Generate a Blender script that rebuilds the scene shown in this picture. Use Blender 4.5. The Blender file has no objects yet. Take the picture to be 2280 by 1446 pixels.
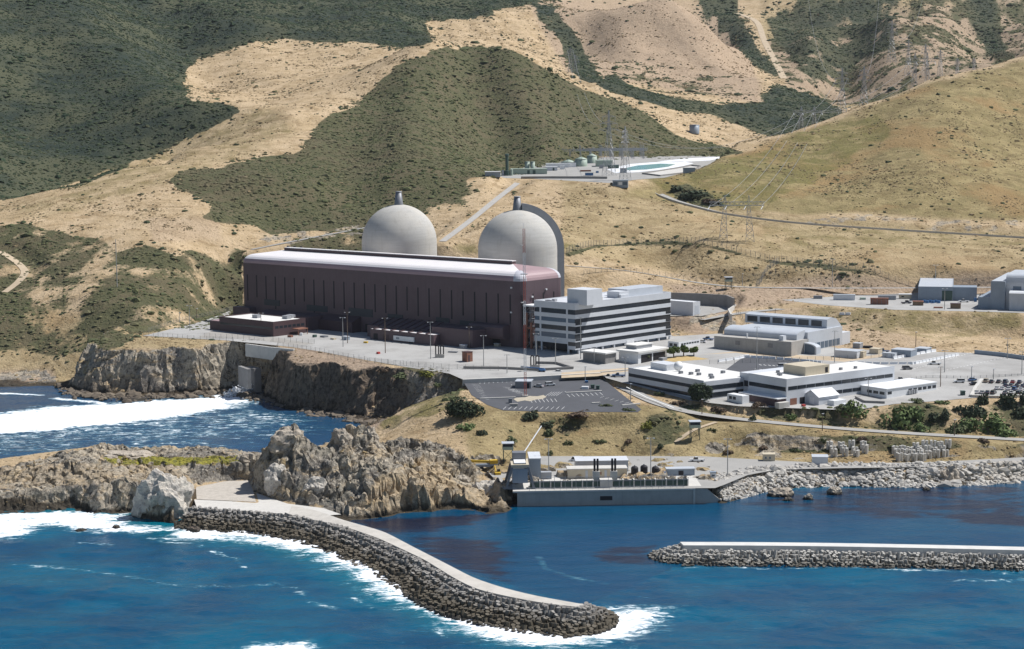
import bpy, math, random
import numpy as np
from mathutils import Matrix, Vector
random.seed(7); RNG = np.random.default_rng(11)
SC = bpy.context.scene
COL = SC.collection
# ------------------------------------------------------------------ camera
F = 4000.0; CU, CV = 1140.0, 723.0; HC = 145.0
PITCH = math.atan((723-270)/F); ROLL = math.radians(-0.55)
Rm = Matrix.Rotation(math.pi/2-PITCH, 3, 'X') @ Matrix.Rotation(ROLL, 3, 'Z')
cam = bpy.data.cameras.new('camera'); camo = bpy.data.objects.new('camera', cam); COL.objects.link(camo)
camo.matrix_world = Matrix.Translation((0, 0, HC)) @ Rm.to_4x4()
cam.sensor_width = 36.0; cam.lens = F/2280*36; cam.clip_start = 5; cam.clip_end = 12000
SC.camera = camo
RN = np.array(Rm)
def ray(u, v):
    d = RN @ np.array([(u-CU)/F, -(v-CV)/F, -1.0]); return d/d[1]      # per metre of Y
def P(u, v, z):                       # pixel -> point on the level z
    d = ray(u, v); t = (z-HC)/d[2]; return np.array([d[0]*t, t, z])
def D(u, v, Y):                       # pixel -> point at distance Y
    d = ray(u, v); return np.array([d[0]*Y, Y, HC+d[2]*Y])
def proj(p):
    p = np.asarray(p, float); q = (p-np.array([0, 0, HC])) @ RN
    return np.stack([CU-F*q[..., 0]/q[..., 2], CV+F*q[..., 1]/q[..., 2]], -1)
# ------------------------------------------------------------------ noise
def _h(i, j, k):
    n = (i*374761393+j*668265263+k*2147483647+1013) & 0xffffffff
    n = ((n ^ (n >> 13))*1274126177) & 0xffffffff
    n = ((n ^ (n >> 16))*2246822519) & 0xffffffff
    return ((n ^ (n >> 15)) & 0xffff)/32767.5-1.0
def noise(x, y, z=0.0):
    x, y, z = np.broadcast_arrays(np.asarray(x, float), np.asarray(y, float), np.asarray(z, float))
    xi, yi, zi = (np.floor(a).astype(np.int64) for a in (x, y, z))
    fx, fy, fz = x-xi, y-yi, z-zi
    fx, fy, fz = (f*f*f*(f*(f*6-15)+10) for f in (fx, fy, fz))
    r = 0
    for a in (0, 1):
        for b in (0, 1):
            for c in (0, 1):
                r = r+_h(xi+a, yi+b, zi+c)*(fx if a else 1-fx)*(fy if b else 1-fy)*(fz if c else 1-fz)
    return r
def fbm(x, y, z=0.0, o=4, g=0.5, l=2.03):
    r = 0; a = 1.0; s = 0
    for k in range(o):
        r = r+a*noise(np.asarray(x)*l**k+17.3*k, np.asarray(y)*l**k-9.1*k, np.asarray(z)*l**k+3.7*k); s += a; a *= g
    return r/s
def ridged(x, y, z=0.0, o=4, g=0.5):
    r = 0; a = 1.0; s = 0
    for k in range(o):
        r = r+a*(1-2*np.abs(noise(np.asarray(x)*2.07**k+11*k, np.asarray(y)*2.07**k+5*k, np.asarray(z)*2.07**k))); s += a; a *= g
    return r/s
def sstep(a, b, x):
    t = np.clip((x-a)/(b-a), 0, 1); return t*t*(3-2*t)
def inpoly(px, py, poly):
    r = np.zeros(np.shape(px), bool); n = len(poly)
    for i in range(n):
        x1, y1 = poly[i][0], poly[i][1]; x2, y2 = poly[(i+1) % n][0], poly[(i+1) % n][1]
        if y1 == y2: continue
        c = ((y1 > py) != (y2 > py)) & (px < (x2-x1)*(py-y1)/(y2-y1)+x1); r ^= c
    return r
def dline(px, py, pts, vals=None, closed=False):
    """distance to a polyline, and the value along it"""
    best = np.full(np.shape(px), 1e9); bv = np.zeros(np.shape(px)); n = len(pts)
    for i in range(n if closed else n-1):
        a = pts[i]; b = pts[(i+1) % n]; dx, dy = b[0]-a[0], b[1]-a[1]; L = dx*dx+dy*dy+1e-9
        t = np.clip(((px-a[0])*dx+(py-a[1])*dy)/L, 0, 1)
        d = np.hypot(px-a[0]-t*dx, py-a[1]-t*dy); m = d < best
        best = np.where(m, d, best)
        if vals is not None: bv = np.where(m, vals[i]+(vals[(i+1) % n]-vals[i])*t, bv)
    return (best, bv) if vals is not None else best
# ------------------------------------------------------------------ objects
def mesh_obj(name, verts, faces, mats=None, parent=None, smooth=False, mi=None):
    me = bpy.data.meshes.new(name)
    me.from_pydata([tuple(map(float, v)) for v in verts], [], [tuple(map(int, f)) for f in faces]); 
    for m in (mats if isinstance(mats, (list, tuple)) else [mats]):
        if m: me.materials.append(m)
    if mi is not None: me.polygons.foreach_set('material_index', mi)
    if smooth: me.polygons.foreach_set('use_smooth', [True]*len(me.polygons))
    o = bpy.data.objects.new(name, me); COL.objects.link(o)
    if parent: o.parent = parent
    return o
def fast_mesh(name, verts, quads, mat, smooth=True):
    me = bpy.data.meshes.new(name); nq, k = quads.shape
    me.vertices.add(len(verts)); me.vertices.foreach_set('co', np.asarray(verts, np.float32).ravel())
    me.loops.add(nq*k); me.loops.foreach_set('vertex_index', quads.astype(np.int32).ravel())
    me.polygons.add(nq); me.polygons.foreach_set('loop_start', np.arange(nq, dtype=np.int32)*k)
    try: me.polygons.foreach_set('loop_total', np.full(nq, k, np.int32))
    except Exception: pass
    me.polygons.foreach_set('use_smooth', np.full(nq, smooth, bool))
    me.update(calc_edges=True); me.materials.append(mat)
    o = bpy.data.objects.new(name, me); COL.objects.link(o); return o
def attr(o, name, arr):
    a = o.data.color_attributes.new(name, 'FLOAT_COLOR', 'POINT'); arr = np.asarray(arr, np.float32)
    if arr.shape[1] == 3: arr = np.c_[arr, np.ones(len(arr), np.float32)]
    a.data.foreach_set('color', arr.ravel())
def tag(o, label=None, cat=None, group=None, kind=None):
    if label: o['label'] = label
    if cat: o['category'] = cat
    if group: o['group'] = group
    if kind: o['kind'] = kind
    return o
def empty(name, loc, label, cat, group=None, rz=0.0):
    o = bpy.data.objects.new(name, None); COL.objects.link(o); o.empty_display_size = 1
    o.location = loc; o.rotation_euler = (0, 0, rz); return tag(o, label, cat, group)
def struct(o): o['kind'] = 'structure'; return o
KIDS = {}
def dup(root, loc=None, rz=None, label=None, scale=None):
    r = root.copy(); COL.objects.link(r)
    if loc is not None: r.location = loc
    if rz is not None: r.rotation_euler = (0, 0, rz)
    if scale is not None: r.scale = (scale,)*3 if not hasattr(scale, '__len__') else scale
    if label: r['label'] = label
    for ch in KIDS.setdefault(root.name, [c for c in root.children]):
        c = ch.copy(); COL.objects.link(c); c.parent = r
        for g in ch.children:
            d = g.copy(); COL.objects.link(d); d.parent = c
    return r
# ------------------------------------------------------------------ mesh builder
class MB:
    def __init__(s): s.v = []; s.f = []; s.m = []
    def add(s, vs, fs, mi=0):
        n = len(s.v); s.v += [tuple(v) for v in vs]; s.f += [tuple(i+n for i in f) for f in fs]; s.m += [mi]*len(fs); return s
    def box(s, x0, x1, y0, y1, z0, z1, mi=0, bottom=True):
        vs = [(x, y, z) for z in (z0, z1) for (x, y) in ((x0, y0), (x1, y0), (x1, y1), (x0, y1))]
        fs = [(4, 5, 6, 7), (0, 1, 5, 4), (1, 2, 6, 5), (2, 3, 7, 6), (3, 0, 4, 7)]
        if bottom: fs.append((3, 2, 1, 0))
        return s.add(vs, fs, mi)
    def prism(s, poly, z0, z1, mi=0, bottom=True):
        n = len(poly); vs = [(p[0], p[1], z0) for p in poly]+[(p[0], p[1], z1) for p in poly]
        fs = [tuple(range(n, 2*n))]+[(i, (i+1) % n, n+(i+1) % n, n+i) for i in range(n)]
        if bottom: fs.append(tuple(range(n-1, -1, -1)))
        return s.add(vs, fs, mi)
    def tube(s, a, b, r0, r1=None, n=6, mi=0, caps=True):
        r1 = r0 if r1 is None else r1; a = np.array(a, float); b = np.array(b, float); d = b-a; L = np.linalg.norm(d)
        d = d/(L+1e-9); x = np.cross(d, (0, 0, 1) if abs(d[2]) < .9 else (1, 0, 0)); x /= np.linalg.norm(x); y = np.cross(d, x)
        vs = []
        for c, r in ((a, r0), (b, r1)):
            for i in range(n):
                t = 2*math.pi*(i+.5)/n; vs.append(c+r*(math.cos(t)*x+math.sin(t)*y))
        fs = [(i, (i+1) % n, n+(i+1) % n, n+i) for i in range(n)]
        if caps: fs += [tuple(range(n-1, -1, -1)), tuple(range(n, 2*n))]
        return s.add(vs, fs, mi)
    def bar(s, a, b, w, mi=0): return s.tube(a, b, w*.707, n=4, mi=mi)
    def lathe(s, prof, cx=0, cy=0, n=24, mi=0):
        vs = []; k = len(prof)
        for (r, z) in prof:
            for i in range(n):
                t = 2*math.pi*i/n; vs.append((cx+r*math.cos(t), cy+r*math.sin(t), z))
        fs = [(j*n+i, j*n+(i+1) % n, (j+1)*n+(i+1) % n, (j+1)*n+i) for j in range(k-1) for i in range(n)]
        if prof[-1][0] > 0: fs.append(tuple((k-1)*n+i for i in range(n)))
        return s.add(vs, fs, mi)
    def extrude(s, prof, axis, a0, a1, mi=0):
        """closed profile [(p,z)] swept along x (axis 0: p is y) or y (axis 1: p is x)"""
        n = len(prof); vs = []
        for a in (a0, a1): vs += [((a, p, z) if axis == 0 else (p, a, z)) for p, z in prof]
        fs = [(i, (i+1) % n, n+(i+1) % n, n+i) for i in range(n)]+[tuple(range(n-1, -1, -1)), tuple(range(n, 2*n))]
        return s.add(vs, fs, mi)
    def build(s, name, mats, parent=None, smooth=False):
        o = mesh_obj(name, s.v, s.f, mats, parent, smooth, s.m if len(s.m) else None)
        return o
# ------------------------------------------------------------------ materials
def nodes(name):
    m = bpy.data.materials.new(name); m.use_nodes = True; nt = m.node_tree
    return m, nt, nt.nodes['Principled BSDF']
def N(nt, t, **kw):
    n = nt.nodes.new(t)
    for k, v in kw.items():
        if k in n.inputs: n.inputs[k].default_value = v
        else: setattr(n, k, v)
    return n
def lk(nt, a, b): nt.links.new(a, b)
def mixc(nt, fac, a, b, mode='MIX'):
    n = nt.nodes.new('ShaderNodeMix'); n.data_type = 'RGBA'; n.blend_type = mode
    for s, x in ((n.inputs[0], fac), (n.inputs[6], a), (n.inputs[7], b)):
        if hasattr(x, 'is_output') or hasattr(x, 'links'): nt.links.new(x, s)
        elif isinstance(x, (int, float)): s.default_value = x
        else: s.default_value = tuple(x)+(1,) if len(x) == 3 else x
    return n.outputs[2]
def math_(nt, op, a, b=0.0, c=0.0, clamp=False):
    n = nt.nodes.new('ShaderNodeMath'); n.operation = op; n.use_clamp = clamp
    for s, x in zip(n.inputs, (a, b, c)):
        if hasattr(x, 'links'): nt.links.new(x, s)
        else: s.default_value = x
    return n.outputs[0]
def ramp(nt, fac, a, b):              # smooth 0..1
    n = nt.nodes.new('ShaderNodeMapRange'); n.interpolation_type = 'SMOOTHSTEP'
    nt.links.new(fac, n.inputs[0]); n.inputs[1].default_value = a; n.inputs[2].default_value = b; return n.outputs[0]
def noise_tex(nt, scale, detail=4, rough=.55, stretch=None, dist=0.0):
    g = nt.nodes.new('ShaderNodeNewGeometry'); v = g.outputs['Position']
    if stretch:
        mp = nt.nodes.new('ShaderNodeMapping'); mp.inputs['Scale'].default_value = stretch; nt.links.new(v, mp.inputs[0]); v = mp.outputs[0]
    n = N(nt, 'ShaderNodeTexNoise', Scale=scale, Detail=detail, Roughness=rough, Distortion=dist)
    nt.links.new(v, n.inputs['Vector']); return n.outputs['Fac']
MATS = {}
def paint(name, col, rough=.6, var=.12, scale=.25, metal=0.0, streak=0.0, dirt_glint=None):
    """plain material with weathering"""
    if name in MATS: return MATS[name]
    m, nt, b = nodes(name); c = tuple(col)
    n1 = noise_tex(nt, scale, 5, .65)
    d = dirt_glint or tuple(x*.55 for x in c)
    f = math_(nt, 'MULTIPLY', ramp(nt, n1, .35, .75), min(1, var*2.2))
    out = mixc(nt, f, c, d)
    if streak:
        n2 = noise_tex(nt, 1.0, 3, .6, stretch=(1.2, 1.2, .05)); out = mixc(nt, math_(nt, 'MULTIPLY', ramp(nt, n2, .5, .8), streak), out, d)
    n3 = noise_tex(nt, 2.2, 2, .5); out = mixc(nt, math_(nt, 'MULTIPLY', ramp(nt, n3, .4, .7), var*.6), out, tuple(min(1, x*1.18) for x in c))
    lk(nt, out, b.inputs['Base Color']); b.inputs['Roughness'].default_value = rough; b.inputs['Metallic'].default_value = metal
    b.inputs['Specular IOR Level'].default_value = .35
    MATS[name] = m; return m
# ------------------------------------------------------------------ world
SUN_AZ, SUN_EL = math.radians(16), math.radians(55)
w = bpy.data.worlds.new('World'); SC.world = w; w.use_nodes = True
nt = w.node_tree; bg = nt.nodes['Background']
sky = nt.nodes.new('ShaderNodeTexSky'); sky.sky_type = 'NISHITA'; sky.sun_disc = False
sky.sun_elevation = SUN_EL; sky.sun_rotation = math.pi/2-SUN_AZ; sky.altitude = 100; sky.air_density = 1.0; sky.dust_density = .6; sky.ozone_density = 1.5
nt.links.new(sky.outputs[0], bg.inputs[0]); bg.inputs[1].default_value = .068
sd = Vector((math.cos(SUN_EL)*math.cos(SUN_AZ), math.cos(SUN_EL)*math.sin(SUN_AZ), math.sin(SUN_EL)))
sl = bpy.data.lights.new('sun', 'SUN'); sl.energy = 4.9; sl.angle = math.radians(.53); sl.color = (1, .975, .945)
so = bpy.data.objects.new('sun', sl); COL.objects.link(so); so.rotation_euler = sd.to_track_quat('Z', 'Y').to_euler(); so.location = (600, 900, 900)
SC.view_settings.view_transform = 'Standard'; SC.view_settings.look = 'None'; SC.view_settings.exposure = 0.2
# ------------------------------------------------------------------ terrain heights
VIS = [  # u, v, distance
 (0,800,1018),(0,770,1036),(0,740,1056),(0,690,1090),(0,640,1125),(250,640,1095),(250,740,1015),(130,785,985),(300,776,975),(400,775,970),(500,786,958),(620,798,942),(420,722,1018),(520,676,1125),(530,610,1178),
 (0,560,1182),(0,500,1225),(200,560,1160),(400,560,1150),(450,480,1225),(600,545,1215),(700,525,1226),(800,508,1238),
 (0,462,1312),(200,480,1245),
 (600,500,1255),(640,400,1400),(700,300,1560),(760,232,1660),(850,170,1760),(1000,106,1900),(930,116,1850),(1100,110,1900),(1180,138,1880),
 (1260,176,1865),(1350,215,1865),(1450,256,1850),(1550,300,1835),(1625,334,1810),(900,300,1520),(900,400,1385),(1000,250,1660),(1100,300,1650),
 (1100,372,1520),(1250,328,1640),(1400,330,1735),(780,400,1395),(760,470,1290),(900,455,1290),
 (1100,402,1335),(1000,440,1290),(1200,403,1325),(1350,416,1310),(1450,442,1320),(1250,470,1235),(1120,470,1230),(1000,530,1150),(1400,540,1175),(1250,560,1125),
 (1500,600,1150),(1700,650,1085),(1550,702,1035),(1560,746,1002),(1500,748,1000),(1610,740,1004),(2000,640,1080),(2280,620,1090),(1640,692,1036),(1900,690,1038),(2180,692,1036),(2280,692,1036),(2000,666,1066),
 (1750,720,1000),(2000,730,988),(2000,782,930),(2280,785,932),(1750,760,960),(2280,735,985),
 (1700,560,1150),(2000,560,1150),(2280,560,1150),(1700,500,1232),(2000,512,1226),(2280,529,1214),(1500,446,1292),(1610,475,1257),(1560,540,1160),
 (2280,480,1262),(2280,350,1450),(2280,250,1580),(2280,128,1720),(2100,182,1680),(1950,236,1625),(1870,266,1585),(1750,306,1535),(1650,336,1500),(1560,371,1445),
 (2000,400,1360),(1800,420,1335),(1600,430,1320),(2000,300,1490),(2150,420,1340),(1800,360,1430),(1480,400,1360),(2520,60,1800),(2520,300,1520),(2520,480,1270),
 (1400,200,2060),(1600,250,2010),(1750,292,1960),(1850,284,1960),(1500,270,1910),(1600,310,1860),(1545,296,1860),(1700,316,1860),(1330,190,1990),
 (1450,215,2150),(1700,222,2150),(1500,120,2400),(1400,30,2600),(1480,0,2560),(1600,75,2460),(1740,182,2260),(1350,120,2380),
 (1690,30,2950),(1740,150,2520),(1800,200,2360),(1850,240,2220),(1900,100,2650),(2000,0,2950),(2200,80,2720),(2200,160,2380),(2100,176,2230),(2280,60,2850),(2280,0,3000),(2450,0,3000),
 (960,50,2500),(960,92,2380),(1100,28,2500),(1100,100,2200),(1250,150,2260),(1260,100,2450),(1190,15,2660),
 (900,60,2420),(700,0,2720),(700,84,2320),(400,0,2520),(400,100,2120),(200,0,2300),(0,0,2100),(0,200,1760),(0,400,1440),(200,200,1820),(200,340,1540),(350,200,1860),(365,285,1690),
 (-250,0,1950),(-250,300,1550),(-250,500,1290),(-250,640,1130),
 (420,190,1910),(550,100,2160),(750,98,2160),(900,112,2080),(600,180,1905),(540,236,1730),(700,190,1840),(800,150,1890),
 (545,251,1650),(400,326,1480),(240,386,1400),(100,426,1340),(400,400,1335),(250,450,1285),(550,320,1490),(650,270,1570),(550,420,1315),
 # plateau and coast
 (1010,838,852),(1000,900,797),(900,925,802),(950,985,752),(1080,1000,730),(1120,960,752),(850,965,795),
 (1700,938,765),(1900,957,755),(2180,975,749),(2280,978,748),(1500,905,772),(1450,960,756),(1800,1000,744),(2100,1005,741),(2280,1020,737),(2520,1020,737),
 (1180,1020,741),(1400,1012,746),(1600,1015,744),
 (330,1020,712),(250,1024,708),(100,1060,695),(0,1078,688),(-250,1092,685),(450,1040,705),(540,1016,712),
 (610,985,690),(662,957,690),(715,990,690),(745,962,695),(820,957,700),(870,1003,700),(930,1030,697),(1010,1053,700),(1080,1085,690),
 (370,1050,654),(330,1085,651),(400,1060,656),
]
HID = [  # u, distance, height (ground that other ground hides)
 (500,1000,26),(700,1000,26),(900,1000,26),(1100,930,26),(1400,1000,26),(1250,960,26),(700,1100,27),(900,1100,28),(1000,1040,27),(1150,1062,31),(1300,1075,34),(620,1150,36),(850,1160,44),
 (390,1570,118),(240,1480,93),(100,1420,81),(1000,2020,214),(1150,2010,200),(800,2010,210),(560,1690,150),
 (2280,1950,165),(2100,1900,138),(1900,1850,122),(1700,1760,112),(1600,1650,106),(1600,2700,225),(1750,2450,185),(1280,1950,168),(1400,1930,152),
 (1250,1400,105.5),(1250,1560,109),(1400,1500,107.7),(1400,1680,111),(1150,1430,106),(1520,1600,110),
 (0,3600,560),(800,3600,560),(1600,3900,560),(2280,3900,580),(-250,3400,560),(2520,3900,580),(0,4600,700),(1140,4600,700),(2280,4800,700),
 (700,700,12),(600,705,10),(800,720,10),(480,672,3),(560,672,3.2),(520,690,4),(470,664,3),(620,664,4),(700,655,3),
 (1200,715,6),(1350,715,6),(1500,715,6),(1650,725,6),(1200,690,6),(1500,690,6),(1350,735,6),(1900,728,6),(2200,726,6),
 (900,850,15),(800,880,15),(700,935,24),(600,975,24),(650,920,22),(520,965,20),(760,905,24),
]
def zplant(Y): return np.interp(Y, [700, 780, 856, 932], [17.5, 20.0, 23.2, 26.0])
pts = []; val = []
for (u, v, Y) in VIS:
    p = D(u, v, Y); pts.append((p[0]/p[1], math.log(Y))); val.append(p[2])
for (u, Y, z) in HID: pts.append(((u-CU)/F, math.log(Y))); val.append(z)
for (u, v) in ((1100,880),(1300,880),(1450,870),(1700,880),(1950,880),(2200,870),(1050,900),(1400,900),(1850,830),(1600,900),(1200,840),(2250,830)):
    Y = 900.0
    for _ in range(30): Y = P(u, v, float(zplant(Y)))[1]
    pts.append(((u-CU)/F, math.log(Y))); val.append(float(zplant(Y)))
pts = np.array(pts); val = np.array(val)
BETA = 1.45
def rbf_fit(p, f):
    n = len(p); r = np.linalg.norm(p[:, None]-p[None], axis=2)
    A = np.zeros((n+3, n+3)); A[:n, :n] = -r**BETA; A[:n, n] = A[n, :n] = 1; A[:n, n+1:] = p; A[n+1:, :n] = p.T
    A[:n, :n] -= np.eye(n)*1e-4
    return np.linalg.solve(A, np.r_[f, 0, 0, 0])
WT = rbf_fit(pts, val)
def tps(a, L):
    out = WT[len(pts)]+WT[len(pts)+1]*a+WT[len(pts)+2]*L
    for i, (pa, pl) in enumerate(pts): out = out-WT[i]*((a-pa)**2+(L-pl)**2)**(BETA/2)
    return out
# coastline: u, v at the water, cliff slope, beach width
COAST = [(-700,866,.5,30),(0,862,.5,28),(108,864,.6,22),(138,868,2.0,4),(180,878,2.6,5),(230,885,2.6,7),(320,886,2.6,7),(420,882,2.6,6),(500,874,2.6,5),(556,868,4,1),(575,880,4,1),(600,893,3.0,3),
 (650,908,3.0,3),(710,916,2.8,3),(760,926,2.4,4),(800,944,1.6,14),(830,956,.5,20),(800,975,.8,6),(745,985,1,4),(700,1005,1.2,3),(620,1024,1.2,3),(500,1032,1.0,4),(400,1034,1.1,4),(300,1036,1.1,4),(200,1036,1.0,4),(100,1046,.9,4),(0,1056,.9,4),(-700,1075,.9,4),
 (-700,1142,1.3,3),(0,1140,1.4,3),(100,1142,1.5,3),(180,1137,1.6,2),(285,1144,1.6,2),(300,1165,2.4,1),(350,1169,2.4,1),(410,1168,2.0,1),(432,1150,.6,12),(560,1160,.6,10),(700,1163,.6,8),(745,1153,2.0,2),(800,1159,2.2,2),(880,1153,2.2,2),(1000,1144,2.1,2),(1080,1139,1.8,2),(1122,1130,1.6,2),(1135,1120,3,1),
 (1150,1113,4,1),(1545,1106,4,1),(1605,1120,1,0),(1660,1107,.62,0),(1720,1091,.6,0),(1800,1085,.6,0),(1900,1080,.6,0),(2000,1085,.55,1),(2100,1083,.55,1),(2200,1079,.55,1),(2280,1073,.55,1),(3000,1045,.55,1)]
CP = [P(u, v, 0)[:2] for u, v, _, _ in COAST]
CP_SL = [c[2] for c in COAST]; CP_BW = [c[3] for c in COAST]
LANDPOLY = [(-3000, 5000)]+[tuple(c) for c in CP]+[(3000, 5000)]
def coast_sd(x, y):
    d, sl_ = dline(x, y, CP, CP_SL); _, bw = dline(x, y, CP, CP_BW)
    return np.where(inpoly(x, y, LANDPOLY), d, -d), sl_, bw
UG = np.arange(-560, 2881, 4.0); AG = (UG-CU)/F
YG = np.concatenate([np.arange(592, 1000, .85), np.arange(1000, 1300, 2.0), np.arange(1300, 2000, 3.6), np.arange(2000, 2800, 9.0), np.arange(2800, 4800, 60.0)])
A2, Y2 = np.meshgrid(AG, YG); X2 = A2*Y2
Z2 = tps(A2, np.log(Y2))
near = Y2 < 1090
Sd = np.full(X2.shape, 200.0); Sl = np.ones(X2.shape); Bw = np.zeros(X2.shape)
Sd[near], Sl[near], Bw[near] = coast_sd(X2[near], Y2[near])
# hillside relief
wild = sstep(1120, 1500, Y2)
Z2 += wild*(fbm(X2/170, Y2/170, 0, 4)*9+ridged(X2/240+3, Y2/420, 2, 4)*5.5)+sstep(1000, 1150, Y2)*fbm(X2/40, Y2/40, 5, 3)*1.3
BUMP = [([(110,40,2200),(230,150,1960),(330,235,1800),(400,300,1660)],22,55),([(0,240,1690),(140,330,1560),(300,355,1500)],-12,60),([(330,20,2420),(420,90,2120),(455,140,1950)],-16,50),([(600,20,2600),(560,80,2250)],18,70),([(880,10,2650),(830,80,2260)],16,70),
 ([(965,130,1860),(930,230,1660),(905,330,1480),(900,420,1360)],11,42),([(1050,130,1870),(1080,220,1720),(1130,310,1590),(1165,365,1510)],-13,30),([(1130,150,1850),(1180,240,1720),(1230,320,1620)],12,34),([(760,260,1620),(720,340,1480),(690,430,1330)],9,45),([(830,220,1680),(800,330,1480),(790,430,1320)],-8,32),
 ([(1900,60,2700),(1870,150,2450),(1860,220,2300)],-24,45),([(1970,60,2700),(1985,130,2400),(2010,180,2250)],26,50),([(2180,60,2750),(2215,130,2450)],-28,45),([(1790,60,2750),(1800,150,2450)],22,50),([(2090,30,2850),(2110,120,2450)],18,60),([(1560,20,2700),(1640,100,2450),(1720,165,2280)],-18,35),([(1300,60,2500),(1330,130,2350)],-14,30),
 ([(2150,220,1620),(2100,330,1480),(2060,450,1310)],7,50),([(1900,300,1530),(1880,400,1370)],-5,40)]
for pl_, amp_, sg_b in BUMP:
    q_ = np.array([D(*t)[:2] for t in pl_]); m = (Y2 > q_[:, 1].min()-250) & (Y2 < q_[:, 1].max()+250)
    Z2[m] += amp_*np.exp(-(dline(X2[m], Y2[m], q_)/sg_b)**2)
Z2 += sstep(2050, 2350, Y2)*(ridged((X2+Y2*.3)/130, (Y2-X2*.3)/420, 3, 4)*10)
pxl = proj(np.stack([X2, Y2, Z2], -1)); PU, PV = pxl[..., 0], pxl[..., 1]
def poly_w(poly, z): return [tuple(P(u, v, z)[:2]) for u, v in poly]
def flatten(poly, zf, soft):
    global Z2
    lo = np.min(np.array(poly), 0)-40; hi = np.max(np.array(poly), 0)+40
    m = (X2 > lo[0]) & (X2 < hi[0]) & (Y2 > lo[1]) & (Y2 < hi[1])
    x, y = X2[m], Y2[m]; d = dline(x, y, poly, closed=True); ins = inpoly(x, y, poly)
    wgt = np.where(ins, 1.0, 1-sstep(0, soft, d)); zz = zf(y) if callable(zf) else zf
    Z2[m] = Z2[m]*(1-wgt)+zz*wgt
def psolve(u, v, zf):
    Y = 900.0
    for _ in range(60): Y = (Y+P(u, v, float(zf(Y)))[1])/2
    return tuple(P(u, v, float(zf(Y)))[:2])
# roads: (u,v,guess distance) per point; heights follow the smoothed ground
ROADS = {
 'coast_road': ([(1345,842,872),(1400,868,828),(1460,898,788),(1540,920,775),(1650,934,767),(1760,945,760),(1900,957,755),(2050,967,751),(2180,974,749),(2320,982,748),(2650,1000,742)], 6.6),
 'bench_road': ([(1405,402,1360),(1440,420,1330),(1500,447,1291),(1560,463,1270),(1610,476,1256),(1700,489,1244),(1800,500,1233),(2000,513,1225),(2150,522,1219),(2330,533,1211),(2650,552,1190)], 6.5),
 'ridge_road': ([(560,556,1195),(640,540,1208),(720,525,1224),(815,507,1240)], 5.0),
 'yard_road': ([(1560,712,1010),(1640,698,1030),(1740,688,1040),(1850,683,1046),(2000,687,1042),(2180,692,1036),(2330,696,1032),(2600,702,1026)], 6.5),
 'terrace_road': ([(1260,592,1110),(1400,602,1120),(1550,630,1122),(1640,640,1110),(1800,642,1095),(2000,642,1090),(2200,640,1090),(2330,640,1090),(2600,642,1085)], 5.0),
 'canyon_track': ([(1745,175,2400),(1725,135,2580),(1700,90,2700),(1688,45,2850),(1640,30,2950)], 9.0),
 'gully_path': ([(1160,402,1345),(1110,440,1275),(1050,490,1195),(985,538,1140)], 5.0),
 'valley_track': ([(0,560,1182),(40,585,1163),(60,606,1148),(40,630,1132),(5,655,1116)], 5.0),
 'shore_path': ([(1505,985,748),(1540,958,755),(1595,940,764)], 2.4),
}
ROADPTS = {}
def flat_road(sm, wd, keep=()):
    lo = sm.min(0)-80; hi = sm.max(0)+80
    m = (X2 > lo[0]) & (X2 < hi[0]) & (Y2 > lo[1]) & (Y2 < hi[1])
    d, zr = dline(X2[m], Y2[m], sm[:, :2], sm[:, 2])
    far = np.maximum(0, Y2[m]-1300)*.035; wgt = 1-sstep(wd*.5+2.0+far*.2, wd*.5+16+far, d)
    for pl in keep: wgt = np.where(inpoly(X2[m], Y2[m], pl), 0, wgt)
    Z2[m] = Z2[m]*(1-wgt)+(zr-.25)*wgt
for nm, (pl, wd) in ROADS.items():
    raw = np.array([D(*q) for q in pl]); 
    ts = np.linspace(0, len(raw)-1, (len(raw)-1)*6+1); k = np.arange(len(raw))
    sm = np.stack([np.interp(ts, k, raw[:, i]) for i in range(3)], 1)
    for _ in range(6): sm[1:-1] = (sm[:-2]+2*sm[1:-1]+sm[2:])/4
    ROADPTS[nm] = sm
    flat_road(sm, wd)
YARD = [psolve(u, v, zplant) for u, v in ((318,748),(430,722),(478,706),(518,690))]+[(-176, 1101), (-150, 1110), (-92, 1110), (-45, 1108), (28, 1056), (62, 1022)]+[psolve(u, v, zplant) for u, v in ((1470,735),(1500,749),(1600,743),(1700,752),(1880,778),(2010,782),(2160,786),(2290,804),(2700,836),(2700,892),(2280,884),(2168,886),(2090,893),(1990,900),(1900,914),(1760,909),(1650,905),(1540,893),(1440,866),(1385,852),(1350,842),(1338,832),(1180,840),(1032,846),(1000,832),(900,817),(760,792),(650,773),(500,758))]
flatten(YARD, lambda y: zplant(y)-.12, 24)
def zlot(Y): return np.interp(Y, [770, 850], [19.2, 21.3])
LOT = [psolve(u, v, zlot) for u, v in ((1030,848),(1330,836),(1350,850),(1428,912),(1420,918),(1200,917),(1120,914),(1085,902),(1050,880))]
flatten(LOT, lambda y: zlot(y)-.12, 5)
def zsw(Y): return np.interp(Y, [1290, 1345, 1720], [99.8, 101.8, 112.5])
SWY = [psolve(u, v, zsw) for u, v in ((1085,396),(1180,398),(1360,408),(1420,400),(1480,396),(1560,375),(1625,349),(1560,347),(1350,350),(1230,362),(1130,380))]; flatten(SWY, lambda y: zsw(y)-.12, 26)
STORE = poly_w([(1740,668),(1900,658),(2060,652),(2200,656),(2330,658),(2520,660),(2520,704),(2330,699),(2180,694),(1990,690),(1840,680)], 37.5); flatten(STORE, 37.4, 22)
BENCH = poly_w([(1478,704),(1562,704),(1632,690),(1640,678),(1478,676)], 34); flatten(BENCH, 33.85, 6)
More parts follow.
